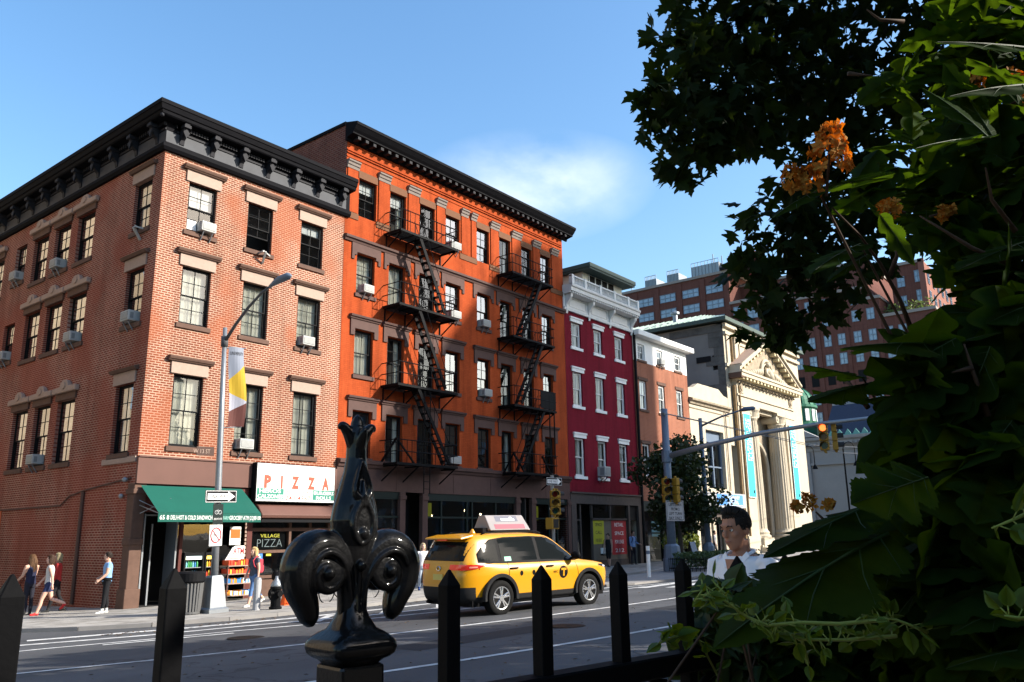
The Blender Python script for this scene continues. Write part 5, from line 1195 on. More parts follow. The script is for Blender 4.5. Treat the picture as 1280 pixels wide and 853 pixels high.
    m = MB(); F3 = front(y - .0); letters(m, 'W 13 ST', F3, x - .52, z + 4.18, -.03, .5, .11); m.build('lettering', M['stone_tan'], s, fix=False)

def signal_head(parent, p, face, lit=None, n=3, s=1.0):
    """three-lens yellow signal at p, lenses towards the direction face"""
    f = Vector(face).normalized(); r = Vector((f.y, -f.x, 0)); up = Vector((0, 0, 1)); p = Vector(p)
    yl = mat('signal_yellow', (.3, .17, .02), .5)
    def F(u, v, w): return tuple(p + r * u + up * v + f * w)
    fr = Frame(F); H = .36 * s
    m = MB()
    for k in range(n): fr.box(m, -.17 * s, .17 * s, k * H + .01, (k + 1) * H - .01, -.12, .08)
    fr.box(m, -.05, .05, -.08, n * H + .08, -.06, .04)
    o = m.build('signal_head', yl, parent, bevel=.02)
    for k in range(n):
        c = (k + .5) * H
        m = MB(); R = .13 * s; ring = [(R * cos(2 * pi * i / 16), R * sin(2 * pi * i / 16)) for i in range(16)]
        m.q(*[F(a, c + b, .085) for a, b in ring])
        col = ['lens_green', 'lens_amber', 'lens_red'][k]
        mm = {'lens_green': mat('lens_green', (.02, .06, .04), .2), 'lens_amber': mat('lens_amber', (.1, .05, .01), .2), 'lens_red': mat('lens_red', (.12, .012, .008), .2)}[col]
        if lit == k: mm = mat('lens_lit', (.8, .1, .03), .3, emit=(1, .1, .02), estr=2.2)
        m.build('lens', mm, o)
        m = MB()
        for i in range(1, 12):
            a0, a1 = -.25 + (pi + .5) * (i - 1) / 11, -.25 + (pi + .5) * i / 11
            m.q(F(1.12 * R * cos(a0), c + 1.12 * R * sin(a0), .08), F(1.12 * R * cos(a1), c + 1.12 * R * sin(a1), .08), F(1.12 * R * cos(a1), c + 1.12 * R * sin(a1), .3 * s), F(1.12 * R * cos(a0), c + 1.12 * R * sin(a0), .3 * s))
        m.build('visor', M['signal_black'], o, fix=False)
    return o

def signals():
    mat('signal_black', (.02, .02, .02), .5)
    gb = M['galv_blue']
    # pole on the island carrying the long mast arm
    x, y = 33.4, 17.6; z = gz(x, y) + .02
    t = thing('signal_pole', 'blue grey signal pole on the island with a long mast arm', 'traffic signal', (x, y, z))
    m = MB(); m.tube([(x, y, z), (x, y, z + 7.1)], [.2, .15], 14); m.build('pole', gb, t, smooth=True)
    m = MB(); m.lathe([(.42, 0), (.42, .5), (.38, .55), (.34, 1.05), (.22, 1.15)], (x, y, z), 8); m.build('base', gb, t)
    m = MB(); arm = [(x, y, z + 4.95), (x, y - 2, z + 5.3), (x, y - 4.5, z + 5.62), (x, y - 7, z + 5.78), (x, y - 10.5, z + 5.85)]
    m.tube(arm, [.13, .11, .09, .08, .06], 10); m.build('mast_arm', M['galv'], t, smooth=True)
    m = MB(); m.tube([(x, y, z + 4.7), (x, y, z + 5.2)], .23, 12); m.build('collar', gb, t)
    m = MB(); m.bar((x - .9, y - .4, z + 6.75), (x + .9, y + .4, z + 7.0), .12, .1); m.build('crossarm', M['dark_steel'], t)
    m = MB(); m.tube([(x + .8, y + .3, z + 7.0), (52, 17.2, 6.9), (75, 16.8, 8.2)], .018, 5); m.tube([(x - .6, y - .3, z + 6.8), (52, 15.6, 6.3), (75, 15.2, 7.6)], .018, 5); m.build('overhead_wire', M['dark_steel'], t)
    signal_head(t, (x - .42, y - .12, z + 2.9), (-.55, -.83, 0)); signal_head(t, (x - .1, y - .42, z + 2.9), (.9, -.3, 0))
    p = Vector((x, y - 7.0, z + 4.7))
    signal_head(t, tuple(p), (-1, -.15, 0), lit=2); signal_head(t, tuple(p + Vector((.3, -.35, 0))), (.25, -1, 0))
    m = MB(); m.bar(tuple(p + Vector((.1, 0, 1.05))), tuple(p + Vector((.1, 0, -.1))), .07); m.build('hanger', M['signal_yellow'], t)
    F = Frame(lambda u, v, w: (x - .1 + u * .82, y - .3 - u * .25 - w, v))
    m = MB(); F.box(m, -.62, .62, z + 2.12, z + 3.0, .0, .02); s = m.build('sign_plate', mat('sign_dull', (.36, .36, .37), .5), t)
    m = MB()
    for a in ((-.58, .58, z + 2.155, z + 2.175), (-.58, .58, z + 2.945, z + 2.965), (-.58, -.56, z + 2.175, z + 2.945), (.56, .58, z + 2.175, z + 2.945)): F.quad(m, *a, .0225)
    for k, l in enumerate(('LEFT TURN', 'FROM 2', 'LEFT TURN', 'BAY ONLY')): letters(m, l, F, .0, z + 2.76 - k * .19, .023, .9 if k != 1 else .6, .12, .012)
    m.build('lettering', M['window_black'], s, fix=False)
    # lamp behind it
    x, y = 41.9, 19.9; z = gz(x, y)
    t = thing('street_lamp', 'blue grey street lamp behind the small street tree, arm reaching over the road', 'street lamp', (x, y, z))
    m = MB(); m.tube([(x, y, z), (x, y, z + 7.75)], [.16, .1], 12); m.build('pole', gb, t, smooth=True)
    m = MB(); m.lathe([(.34, 0), (.3, .9), (.18, 1.1)], (x, y, z), 8); m.build('base', gb, t)
    m = MB(); m.tube([(x, y, z + 7.3), (x, y - 1.2, z + 7.7), (x, y - 2.4, z + 7.95)], [.06, .05, .04], 8); m.build('arm', gb, t, smooth=True)
    m = MB(); m.tube([(x, y - 2.3, z + 7.93), (x, y - 2.6, z + 7.98), (x, y - 3.1, z + 7.98), (x, y - 3.2, z + 7.97)], [.05, .12, .11, .03], 8); m.build('lamp_head', gb, t, smooth=True)
    # signal with the arrow sign behind the taxi
    x, y = 27.75, 19.9; z = gz(x, y)
    t = thing('signal_pole', 'slim signal pole behind the taxi with an arrow sign and yellow crossing box', 'traffic signal', (x, y, z))
    m = MB(); m.tube([(x, y, z), (x, y, z + 4.1)], .07, 10); m.lathe([(.2, 0), (.18, .5), (.09, .6)], (x, y, z), 8); m.build('pole', M['galv'], t)
    F = Frame(lambda u, v, w: (x + u * .9, y - .1 - u * .2 - w, v)); one_way(t, F, -.02, z + 3.85, .01, .92, .32)
    signal_head(t, (x - .16, y - .2, z + 2.5), (-.6, -.8, 0), s=.92); signal_head(t, (x + .25, y - .05, z + 2.5), (.9, -.4, 0), s=.92)
    m = MB(); F.box(m, -.52, -.1, z + 1.95, z + 2.4, -.05, .3); b = m.build('crossing_signal', M['signal_yellow'], t, bevel=.02)
    m = MB(); F.box(m, -.46, -.16, z + 2.0, z + 2.34, .301, .315); m.build('lens', M['signal_black'], b)
    # two black lamp posts before the domed hall
    for i, (yy, lab) in enumerate(((32.0, 'tall black lamp post by the wall of the domed hall, nearest the bank'), (27.6, 'tall black lamp post by the wall of the domed hall, nearest the leaves'))):
        xx = 93; zz = gz(xx, yy)
        t = thing('lamp_post', lab, 'street lamp', (xx, yy, zz), 'black lamp posts by the domed hall')
        m = MB(); m.lathe([(.2, 0), (.18, 1), (.1, 1.2), (.08, 10)], (xx, yy, zz), 8); m.build('pole', M['iron_black'], t)
        m = MB(); m.tube([(xx, yy, zz + 9.8)] + [(xx, yy - .6 + .6 * cos(pi * k / 8), zz + 10 + .7 * sin(pi * k / 8)) for k in range(9)] + [(xx, yy - 1.2, zz + 8.6)], .05, 6); m.build('arm', M['iron_black'], t)
        m = MB(); m.lathe([(.06, .5), (.22, .2), (.3, 0)], (xx, yy - 1.2, zz + 8.1), 8); m.build('lamp_shade', M['iron_black'], t)

# ================================================================== street furniture
def small_furniture():
    g = M['galv']
    x, y = 12.35, 20.6; z = gz(x, y)
    t = thing('litter_bin', 'black slatted litter bin beside the foot of the street lamp', 'bin', (x, y, z))
    m = MB()
    for k in range(22):
        a = 2 * pi * k / 22; p = Vector((cos(a), sin(a), 0)); q = Vector((-sin(a), cos(a), 0)) * .026
        m.bar(tuple(Vector((x, y, z + .08)) + p * .27), tuple(Vector((x, y, z + .82)) + p * .31), .05, .012)
    m.build('slats', mat('bin_steel', (.1, .1, .1), .45), t)
    m = MB(); m.lathe([(.28, .02), (.28, .08)], (x, y, z), 20); m.lathe([(.25, .1), (.28, .8)], (x, y, z), 20); m.build('liner', M['bin_steel'], t)
    m = MB(); m.lathe([(.33, .8), (.36, .84), (.36, 1.04), (.31, 1.08), (.22, 1.09), (.2, 1.0)], (x, y, z), 24); m.build('rim', M['window_black'], t, smooth=False)
    x, y = 13.85, 19.8; z = gz(x, y)
    t = thing('bollard', 'short grey steel bollard in front of the woman with the red backpack', 'bollard', (x, y, z))
    m = MB(); m.tube([(x, y, z), (x, y, z + .8)], .1, 14); m.build('post', M['sign_dull'], t); m = MB(); m.ball((x, y, z + .8), .1, 14, 6, .6); m.build('cap', g, t, smooth=True)
    x, y = 14.2, 19.45; z = gz(x, y)
    t = thing('fire_hydrant', 'black fire hydrant with a silver top near the kerb', 'fire hydrant', (x, y, z))
    m = MB(); m.lathe([(.17, 0), (.17, .06), (.13, .08), (.13, .5), (.16, .52), (.16, .58)], (x, y, z), 14); m.tube([(x - .22, y - .02, z + .42), (x + .22, y, z + .42)], .06, 10); m.tube([(x, y, z + .4), (x - .02, y - .22, z + .4)], .08, 10); m.build('barrel', M['iron_black'], t, smooth=False)
    m = MB(); m.lathe([(.15, .58), (.15, .63), (.11, .72), (.05, .78), (.04, .86)], (x, y, z), 14); m.build('bonnet', g, t, smooth=True)
    x, y = 15.4, 20.6; z = gz(x, y)
    t = thing('traffic_cone', 'orange traffic cone on the pavement behind the hydrant', 'traffic cone', (x, y, z))
    m = MB(); m.lathe([(.17, .03), (.05, .55)], (x, y, z), 14); m.build('cone', mat('cone_orange', (.75, .12, .02), .5), t); m = MB(); m.box(x - .22, x + .22, y - .22, y + .22, z, z + .03); m.build('base', M['cone_orange'], t)
    x, y = 28.6, 16.1; z = gz(x, y) + .02
    t = thing('delineator', 'white flexible delineator post on the traffic island', 'bollard', (x, y, z))
    m = MB(); m.tube([(x, y, z), (x, y, z + 1.15)], .07, 12); m.build('post', M['white_paint'], t); m = MB(); m.tube([(x, y, z + .85), (x, y, z + .98)], .073, 12); m.build('band', M['galv_blue'], t)
    # planted bed with its low fence around the small tree
    t = thing('planter', 'low iron fenced planting bed with a clipped hedge on the island', 'planter', (34.5, 17, gz(34.5, 17)))
    x0, x1, y0, y1 = 32.3, 38.8, 15.6, 17.2; z = gz(35, 16.5) + .02
    rnd = random.Random(8); m = MB()
    for k in range(2600):
        p = Vector((rnd.uniform(x0 + .1, x1 - .1), rnd.uniform(y0 + .1, y1 - .1), z + .1 + .65 * rnd.random() ** .5)); leaf_quad(m, p, .14, rnd)
    m.build('hedge', leafmat('leaf_hedge', (.05, .085, .03), (.025, .05, .018), .2), t, fix=False)
    m = MB()
    for a, b in (((x0, y0), (x1, y0)), ((x1, y0), (x1, y1)), ((x1, y1), (x0, y1)), ((x0, y1), (x0, y0))):
        for h in (.12, .5): m.bar((a[0], a[1], z + h), (b[0], b[1], z + h), .03)
        n = int(hypot(b[0] - a[0], b[1] - a[1]) / .16)
        for k in range(n): s = k / n; q = (a[0] + (b[0] - a[0]) * s, a[1] + (b[1] - a[1]) * s); m.bar((q[0], q[1], z), (q[0], q[1], z + .55), .018)
    m.build('low_fence', M['iron_black'], t)
    for x, y, lab in ((48.6, 24.3, 'dark planter with a bushy yellow green shrub left of the tree trunk'), (45.9, 24.2, 'dark planter with a bushy green shrub by the dark shop front')):
        z = gz(x, y)
        t = thing('plant_pot', lab, 'planter', (x, y, z), 'planters by the shop fronts')
        m = MB(); m.lathe([(.3, 0), (.42, .6), (.45, .62), (.45, .68), (.38, .68)], (x, y, z), 14); m.build('pot', M['window_black'], t)
        m = MB()
        for k in range(420):
            d = Vector((rnd.gauss(0, 1), rnd.gauss(0, 1), rnd.gauss(0, 1))).normalized() * rnd.random() ** .4; p = Vector((x, y, z + 1.1)) + Vector((d.x * .75, d.y * .6, d.z * .6)); leaf_quad(m, p, .17, rnd)
        m.build('foliage', leafmat('leaf_pot', (.16, .2, .035), (.06, .1, .02), .3), t, fix=False)
    x, y = 47.4, 23.6; z = gz(x, y)
    t = thing('sandwich_board', 'dark sandwich board standing on the pavement left of the tree trunk', 'sign', (x, y, z))
    m = MB(); m.hexa([(x - .35, y - .3, z), (x + .35, y - .3, z), (x + .35, y - .26, z), (x - .35, y - .26, z), (x - .35, y - .03, z + 1.1), (x + .35, y - .03, z + 1.1), (x + .35, y + .01, z + 1.1), (x - .35, y + .01, z + 1.1)]); m.build('board', M['blue_grey'], t)
    m = MB(); m.hexa([(x - .35, y + .3, z), (x + .35, y + .3, z), (x + .35, y + .26, z), (x - .35, y + .26, z), (x - .35, y + .03, z + 1.1), (x + .35, y + .03, z + 1.1), (x + .35, y - .0, z + 1.1), (x - .35, y - .0, z + 1.1)]); m.build('board', M['window_black'], t)

def ac_unit(fr, u, v, label, w=.56, h=.36, d=.27, brace=True):
    """window air conditioner, its box standing out of the wall from the sill at (u, v)"""
    p = fr(u, v, 0)
    t = thing('air_conditioner', label, 'air conditioner', p, 'air conditioners in the windows')
    m = MB(); fr.box(m, u - w / 2, u + w / 2, v + .01, v + h, -.16, d); m.build('casing', M['ac_white'], t, bevel=.015)
    m = MB(); fr.box(m, u - w / 2 + .05, u + w / 2 - .05, v + .06, v + h - .06, d + .002, d + .008)
    for s in (-1, 1): fr.box(m, u + s * (w / 2 + .002), u + s * (w / 2 + .006), v + .08, v + h - .08, d * .35, d - .06)
    m.build('grille', M['ac_grille'], t)
    m = MB()
    for k in range(7): vv = v + .08 + (h - .18) * k / 6; fr.box(m, u - w / 2 + .05, u + w / 2 - .05, vv, vv + .018, d + .009, d + .014)
    m.build('louvres', M['ac_white'], t)
    if brace:
        for s in (-.3, .3): m = MB(); m.bar(fr(u + w * s, v + .0, d * .8), fr(u + w * s, v - .3, .02), .03); m.build('bracket', M['galv'], t)
    return t

def ac_units():
    B = 'in the brick corner building'
    L = [(FD, 14.72, 12.14, 'white air conditioner beside a white board in the sunlit brick front', {}),
         (FD, 19.2, 8.84, 'white air conditioner in the middle floor window beside the orange building', {}),
         (FD, 16.75, 4.72, 'white air conditioner in the window just left of the pizza sign', {}),
         (FA, 32.68, 12.02, 'white air conditioner on the shaded brick side, top floor, middle of the three hooded windows', {}),
         (FA, 36.57, 12.34, 'white air conditioner on the shaded brick side, top floor, in the narrow window', {}),
         (FA, 26.5, 8.8, 'white air conditioner in the single window near the corner of the shaded brick side', {}),
         (FA, 30.72, 8.78, 'white air conditioner under the middle row window nearest the corner of the hooded three', {}),
         (FA, 36.8, 8.95, 'white air conditioner in the middle row narrow window of the shaded brick side', {}),
         (FA, 32.68, 4.46, 'white air conditioner in the lowest row of hooded windows on the shaded brick side', {}),
         (FD, 22.16, 11.6, 'white air conditioner in the orange building window nearest the brick corner building', {}),
         (FD, 27.56, 15.0, 'white air conditioner beside the topmost landing of the fire escape nearer the brick building', {'w': .7}),
         (FD, 27.56, 11.6, 'white air conditioner beside the second landing from the top of the nearer fire escape', {'w': .7}),
         (FD, 29.8, 11.6, 'white air conditioner between the two fire escapes, upper one', {}),
         (FD, 29.86, 8.17, 'white air conditioner between the two fire escapes, lower one', {}),
         (FD, 27.56, 4.83, 'white air conditioner beside the lowest landing of the nearer fire escape', {'w': .7, 'brace': False}),
         (FD, 39.95, 4.83, 'large pale air conditioner in the lowest middle window of the maroon house', {'w': .6, 'h': .55, 'd': .5}),
         (FD, 47.76, 12.46, 'white air conditioner in the white boarded top storey of the brick house', {'w': .6, 'h': .4})]
    for fr, u, v, lab, kw in L: ac_unit(fr, u, v, lab, **kw)
    m = MB(); FD.box(m, 14.06, 14.4, 12.16, 12.5, -.1, -.06); tag(m.build('window_panel', M['white_paint']), 'small white board filling the top floor window beside an air conditioner', 'board')
    for fr, u, v, lab in ((FA, 26.5, 12.05, 'empty pale bracket under the top single window of the shaded brick side'), (FD, 17.2, 12.0, 'empty pale bracket under the open top window of the sunlit brick front')):
        m = MB(); m.bar(fr(u - .2, v, .35), fr(u - .1, v - .35, .02), .07); m.bar(fr(u - .3, v, .0), fr(u - .3, v, .35), .05); m.bar(fr(u + .25, v, 0), fr(u - .3, v + .02, .33), .05); tag(m.build('ac_bracket', M['ac_white']), lab, 'bracket')

# ================================================================== shop goods and signs on the corner building
def shop_things():
    # pizza sign
    t = thing('shop_sign', 'large white sign with red PIZZA lettering and green panels above the pizza counter', 'sign', (19, D, 2.9))
    a, b, c, d = 17.14, 20.62, 2.94, 4.3
    m = MB(); FD.box(m, a, b, c, d, .1, .34); m.build('box', M['window_black'], t)
    m = MB(); FD.box(m, a + .03, b - .03, c + .03, d - .03, .341, .355); m.build('panel', mat('sign_white', (.8, .8, .76), .5), t)
    W = b - a; H = d - c
    U = lambda f: a + W * f
    V = lambda f: d - H * f
    for f in ((.015, .335, .655, .925), (.705, .99, .655, .92)): m = MB(); FD.quad(m, U(f[0]), U(f[1]), V(f[3]), V(f[2]), .358); m.build('green_panel', mat('sign_green', (.03, .2, .14), .5), t, fix=False)
    sr = mat('sign_salmon', (.5, .085, .05), .5)
    m = MB()
    for ch, f, wd in (('P', .135, .3), ('I', .305, .09), ('Z', .475, .33), ('Z', .68, .33), ('A', .87, .33)): letters(m, ch, FD, U(f), V(.62), .358, wd, .42, .07)
    letters(m, 'FREE DELIVERY', FD, U(.518), V(.77), .358, 1.12, .13, .004); letters(m, '243-4367', FD, U(.518), V(.945), .358, 1.1, .17, .008); m.build('lettering', sr, t, fix=False)
    m = MB(); letters(m, 'V I L L A G E', FD, U(.52), V(.25), .358, 1.75, .2, -.004); m.build('lettering', mat('sign_faded', (.3, .3, .33), .5), t, fix=False)
    m = MB(); letters(m, 'HEROS', FD, U(.17), V(.765), .361, .9, .13, .02); letters(m, 'CALZONES', FD, U(.175), V(.9), .361, 1.05, .13, .02); letters(m, 'BURGERS', FD, U(.85), V(.775), .361, .92, .12, .02); letters(m, 'ROLLS', FD, U(.85), V(.9), .361, .7, .12, .02); m.build('lettering', M['sign_white'], t, fix=False)
    # green awning
    t = thing('awning', 'dark green shop awning with white lettering along its valance over the deli', 'awning', (15, D, 3.3))
    gm = mat('awning_green', (.006, .085, .062), .75, noise=.1, nscale=2)
    x0, x1 = XA + .12, 16.75; zt, zf, zb, w0 = 3.36, 2.5, 2.22, 1.3
    m = MB(); n = 12
    for i in range(n):
        u0, u1 = x0 + (x1 - x0) * i / n, x0 + (x1 - x0) * (i + 1) / n
        m.q(FD(u0, zt, .12), FD(u1, zt, .12), FD(u1, zf, w0), FD(u0, zf, w0))
    m.q(FD(x1, zt, .12), FD(x1, zf, w0), FD(x1, zf, w0 - .02), FD(x1, zf, .12))
    m.build('canopy', gm, t, fix=False)
    m = MB(); FD.box(m, x0, x1, zb, zf - .004, w0 - .015, w0); FD.box(m, x1 - .015, x1, zb, zf - .004, .12, w0 - .016); m.build('valance', gm, t)
    lt = MB(); f = FD
    for s, u, wd in (('65 8', x0 + .2, .3), ('DELI·HOT & COLD SANDWICHES', x0 + 1.15, 1.5), ('GROCERY·ATM', x0 + 2.78, .72), ('(212)989-1090', x0 + 3.38, .42)): letters(lt, s, f, u, zb + .07, w0 + .004, wd, .13, .004)
    lt.build('lettering', M['white_paint'], t, fix=False)
    lt = MB(); letters(lt, 'FRESH FARM', f, x0 + 2.16, zb + .07, w0 + .004, .5, .12, .0); lt.build('lettering', mat('letter_mint', (.3, .55, .48), .7), t, fix=False)
    m = MB()
    for u in (x0 + .05, x1 - .05):
        m.tube([FD(u, 2.75, .05), FD(u, zf - .03, w0 - .05)], .018, 6); m.tube([FD(u, zt - .03, .1), FD(u, zf - .02, w0 - .03)], .016, 6)
    m.tube([FD(x0, 2.9, .1), FD(x0 + .6, 2.5, .7)], .014, 6); m.tube([FD(x0 + .05, 2.5, .1), FD(x0 + .7, 2.95, .7)], .014, 6); m.build('frame', M['galv'], t)
    # drinks coolers
    rnd = random.Random(4)
    cols = [mat('goods_red', (.55, .06, .03), .4), mat('goods_orange', (.75, .25, .03), .4), mat('goods_blue', (.05, .2, .45), .4), mat('goods_white', (.75, .75, .72), .4), mat('goods_green', (.08, .35, .12), .4), mat('goods_yellow', (.75, .6, .06), .4), mat('goods_cyan', (.2, .5, .55), .4)]
    for i, (u0, u1, lab) in enumerate(((14.8, 15.5, 'black drinks cooler with mixed bottles under the awning, left of the lamp pole'), (15.54, 16.0, 'narrow black drinks cooler with yellow topped shelves, half behind the lamp pole'))):
        z = -.34
        t = thing('drinks_cooler', lab, 'cooler', ((u0 + u1) / 2, D, z), 'drinks coolers at the deli')
        m = MB(); w0, w1 = -.35, .12
        FD.box(m, u0, u0 + .05, z, 1.28, w0, w1); FD.box(m, u1 - .05, u1, z, 1.28, w0, w1); FD.box(m, u0 + .05, u1 - .05, 1.18, 1.28, w0, w1 - .002); FD.box(m, u0 + .05, u1 - .05, z, z + .16, w0, w1 - .002); FD.box(m, u0 + .05, u1 - .05, z + .16, 1.18, w0, w0 + .03)
        m.build('cabinet', M['window_black'], t)
        lv = [z + .2, z + .52, z + .84, z + 1.16]
        for v in lv:
            m = MB(); FD.box(m, u0 + .05, u1 - .05, v - .02, v, w0 + .04, w1 - .05); m.build('shelf', M['galv'], t)
        u_n = int((u1 - u0 - .12) / .075)
        m = MB(); pick = list(range(len(cols)))
        for v in lv:
            for k in range(u_n):
                m.mi = rnd.choice((2, 6, 3, 4, 6) if i == 0 else (5, 1, 0, 4, 3)); u = u0 + .09 + k * .075; h = rnd.uniform(.17, .22)
                q = FD(u, v, w1 - .14); m.lathe([(.028, 0), (.028, h * .65), (.012, h * .85), (.012, h)], q, 7)
        m.build('bottles', cols, t)
        m = MB(); FD.box(m, u0 + .06, u1 - .06, 1.06, 1.17, w1 - .06, w1 - .04); m.build('header', mat('header_lit', (.8, .75, .3), .5, emit=(.9, .7, .2) if i else (.6, .8, .9), estr=.7) if i == 0 else mat('header_lit_yellow', (.8, .6, .1), .5, emit=(1, .7, .1), estr=.8), t)
    # goods rack on the pavement
    z = gz(16.7, 24.9)
    t = thing('goods_rack', 'metal rack stacked with red and orange goods in front of the deli', 'rack', (16.7, D - .4, z))
    m = MB(); w0, w1 = .12, .62
    for u in (16.05, 17.02):
        for w in (w0, w1): FD.box(m, u, u + .03, z, .86, w, w + .03)
    m.build('frame', M['sign_brown'], t)
    for i, v in enumerate((-.1, .28, .58, .84)):
        m = MB(); FD.box(m, 16.05, 17.05, v - .03, v, w0, w1 + .03); m.build('shelf', M['stone_tan'], t)
        m = MB()
        for k in range(16):
            m.mi = (0, 0, 1, 0, 0, 5)[rnd.randrange(6)] if i > 1 else (3, 2, 1)[rnd.randrange(3)]
            u = 16.1 + k * .057; h = rnd.uniform(.1, .16 if i < 3 else .2); FD.box(m, u, u + .05, v + .002, v + h, w0 + .2 * rnd.random(), w1 - .02 + .03 * rnd.random())
        m.build('goods', cols, t)
    m = MB(); F = FD; F.poly(m, [(16.12, .99), (16.85, .99), (16.85, 1.47), (16.5, 1.47), (16.38, 1.4)], .3, .33); s = thing('atm_sign', 'white board with red ATM lettering propped on top of the goods rack', 'sign', (16.5, D - .3, .99)); m.build('board', M['sign_white'], s)
    m = MB(); letters(m, 'ATM', F, 16.62, 1.2, .335, .42, .2, .02); FD.quad(m, 16.22, 16.8, 1.1, 1.12, .335); FD.quad(m, 16.25, 16.7, 1.05, 1.07, .335); m.build('lettering', M['sign_red'], s, fix=False)
    m = MB(); FD.box(m, 16.52, 16.95, 1.5, 2.1, -.09, -.08); s = tag(m.build('window_poster', M['sign_white']), 'white and orange poster in the deli window above the cash machine sign', 'poster')
    m = MB(); FD.box(m, 16.55, 16.92, 1.72, 2.02, -.078, -.072); m.build('orange_field', M['cone_orange'], s)
    m = MB()
    for k in range(9): FD.box(m, 17.02, 17.08, 1.1 + k * .13, 1.19 + k * .13, .03, .06)
    tag(m.build('card_strip', M['stone_tan']), 'hanging strip of small packets at the right edge of the deli window', 'packets')
    # neon sign in the pizza window
    t = thing('neon_sign', 'neon window sign reading VILLAGE PIZZA in a dark panel of the pizza window', 'neon sign', (18, D, 1.3))
    m = MB(); FD.box(m, 17.42, 18.8, 1.33, 1.92, -.13, -.1); m.build('panel', M['window_black'], t)
    m = MB(); letters(m, 'VILLAGE', FD, 18.15, 1.73, -.095, .8, .12); m.build('lettering', mat('neon_yellow', (.8, .7, .1), emit=(.9, .75, .1), estr=.5), t, fix=False)
    m = MB(); letters(m, 'PIZZA', FD, 18.15, 1.4, -.095, 1.05, .27, -.015); m.build('lettering', mat('neon_pale', (.4, .42, .42), emit=(.6, .7, .7), estr=.15), t, fix=False)
    m = MB(); FD.box(m, 17.5, 17.8, .97, 1.2, .0, .015); s = tag(m.build('access_sign', mat('sign_blue', (.06, .2, .55), .5)), 'small blue and white sign in the pizza window beside the walking woman', 'sign')
    m = MB(); FD.poly(m, [(17.65 + .06 * cos(k * pi / 5), 1.06 + .06 * sin(k * pi / 5)) for k in range(10)], .016, .02); FD.box(m, 17.62, 17.67, 1.08, 1.17, .016, .02); m.build('symbol', M['white_paint'], s)
    m = MB(); FD.box(m, 17.95, 18.15, 1.1, 1.17, .0, .01); tag(m.build('sticker', M['goods_yellow']), 'small yellow sticker on the pizza window', 'sticker')
    # blue sign of the clinic
    t = thing('clinic_sign', 'blue and white VETERINARY HOSPITAL sign over the shop front of the pale stone building', 'sign', (56, D, 3.4))
    m = MB(); FD.box(m, 51.9, 58.1, 3.36, 4.35, .1, .8); m.build('box', M['sign_dull'], t)
    m = MB(); FD.box(m, 53.3, 57.6, 3.5, 4.25, .801, .82); m.build('panel', mat('clinic_blue', (.08, .25, .6), .5), t)
    m = MB(); letters(m, 'VETERINARY', FD, 55.9, 3.94, .824, 2.3, .25, .012); letters(m, 'HOSPITAL', FD, 55.9, 3.62, .824, 1.9, .25, .012); FD.quad(m, 54.5, 57.5, 3.52, 3.56, .824)
    FD.poly(m, [(53.9 + .28 * cos(k * pi / 6), 3.78 + .14 * sin(k * pi / 6)) for k in range(12)], .8205, .824); m.build('lettering', M['white_paint'], t, fix=False)
    # bills in the papered shop window
    for (u0, u1, v0, v1, col, txt, lab) in ((39.05, 40.15, 1.15, 2.42, 'poster_yellow', ('SPACE', 'CALL', 'FOR RENT'), 'yellow bill on the papered window of the maroon house'), (40.95, 42.55, .55, 2.44, 'poster_red', ('RETAIL', 'SPACE', 'FOR LEASE', '212'), 'large red bill on the papered window of the maroon house')):
        m = MB(); FD.box(m, u0, u1, v0, v1, -.048, -.04); s = tag(m.build('window_bill', mat(col, (.42, .03, .035), .6)), lab, 'poster')
        m = MB(); n = len(txt)
        for k, l in enumerate(txt): letters(m, l, FD, (u0 + u1) / 2, v1 - (v1 - v0) * (k + .72) / n, -.036, (u1 - u0) * .6, (v1 - v0) / n * .42, .01)
        m.build('lettering', M['white_paint'] if col == 'poster_red' else M['sign_brown_dark'], s, fix=False)

# ================================================================== bicycles
def bicycle(x, y, z, rot, label, col):
    t = thing('bicycle', label, 'bicycle', (0, 0, 0), 'bicycles parked by the pizza counter')
    bk = M['window_black']
    for wx in (-.52, .52):
        m = MB(); m.tube([(wx + .33 * cos(2 * pi * i / 24), 0, .34 + .33 * sin(2 * pi * i / 24)) for i in range(25)], .018, 6, cap=False); w = m.build('wheel', bk, t)
        m = MB()
        for i in range(12): m.tube([(wx, 0, .34), (wx + .32 * cos(pi * i / 6), 0, .34 + .32 * sin(pi * i / 6))], .0025, 3)
        m.tube([(wx, -.05, .34), (wx, .05, .34)], .02, 6); m.build('spokes', M['galv'], w)
    m = MB(); fr = [((-.52, 0, .34), (-.08, 0, .32)), ((-.08, 0, .32), (-.2, 0, .82)), ((-.52, 0, .34), (-.18, 0, .76)), ((-.19, 0, .78), (.36, 0, .82)), ((-.08, 0, .32), (.37, 0, .76)), ((.34, 0, .92), (.4, 0, .68)), ((.4, 0, .68), (.52, 0, .34))]
    for a, b in fr: m.tube([a, b], .017, 6)
    m.build('frame', col, t)
    m = MB(); m.tube([(.34, -.28, .98), (.36, -.1, 1.0), (.34, 0, .95), (.36, .1, 1.0), (.34, .28, .98)], .013, 6); m.build('handlebar', M['galv'], t)
    m = MB(); m.tube([(-.32, 0, .88), (-.2, 0, .9), (-.05, 0, .88)], [.07, .06, .02], 8); m.build('saddle', bk, t)
    m = MB(); m.tube([(-.08 + .09 * cos(pi * i / 6), .03, .32 + .09 * sin(pi * i / 6)) for i in range(13)], .01, 5); m.bar((-.08, .05, .32), (.05, .05, .2), .015); m.bar((.0, .12, .2), (.1, .05, .2), .02); m.build('crank', M['galv'], t)
    t.location = (x, y, z); t.rotation_euler = (0, radians(4), rot)

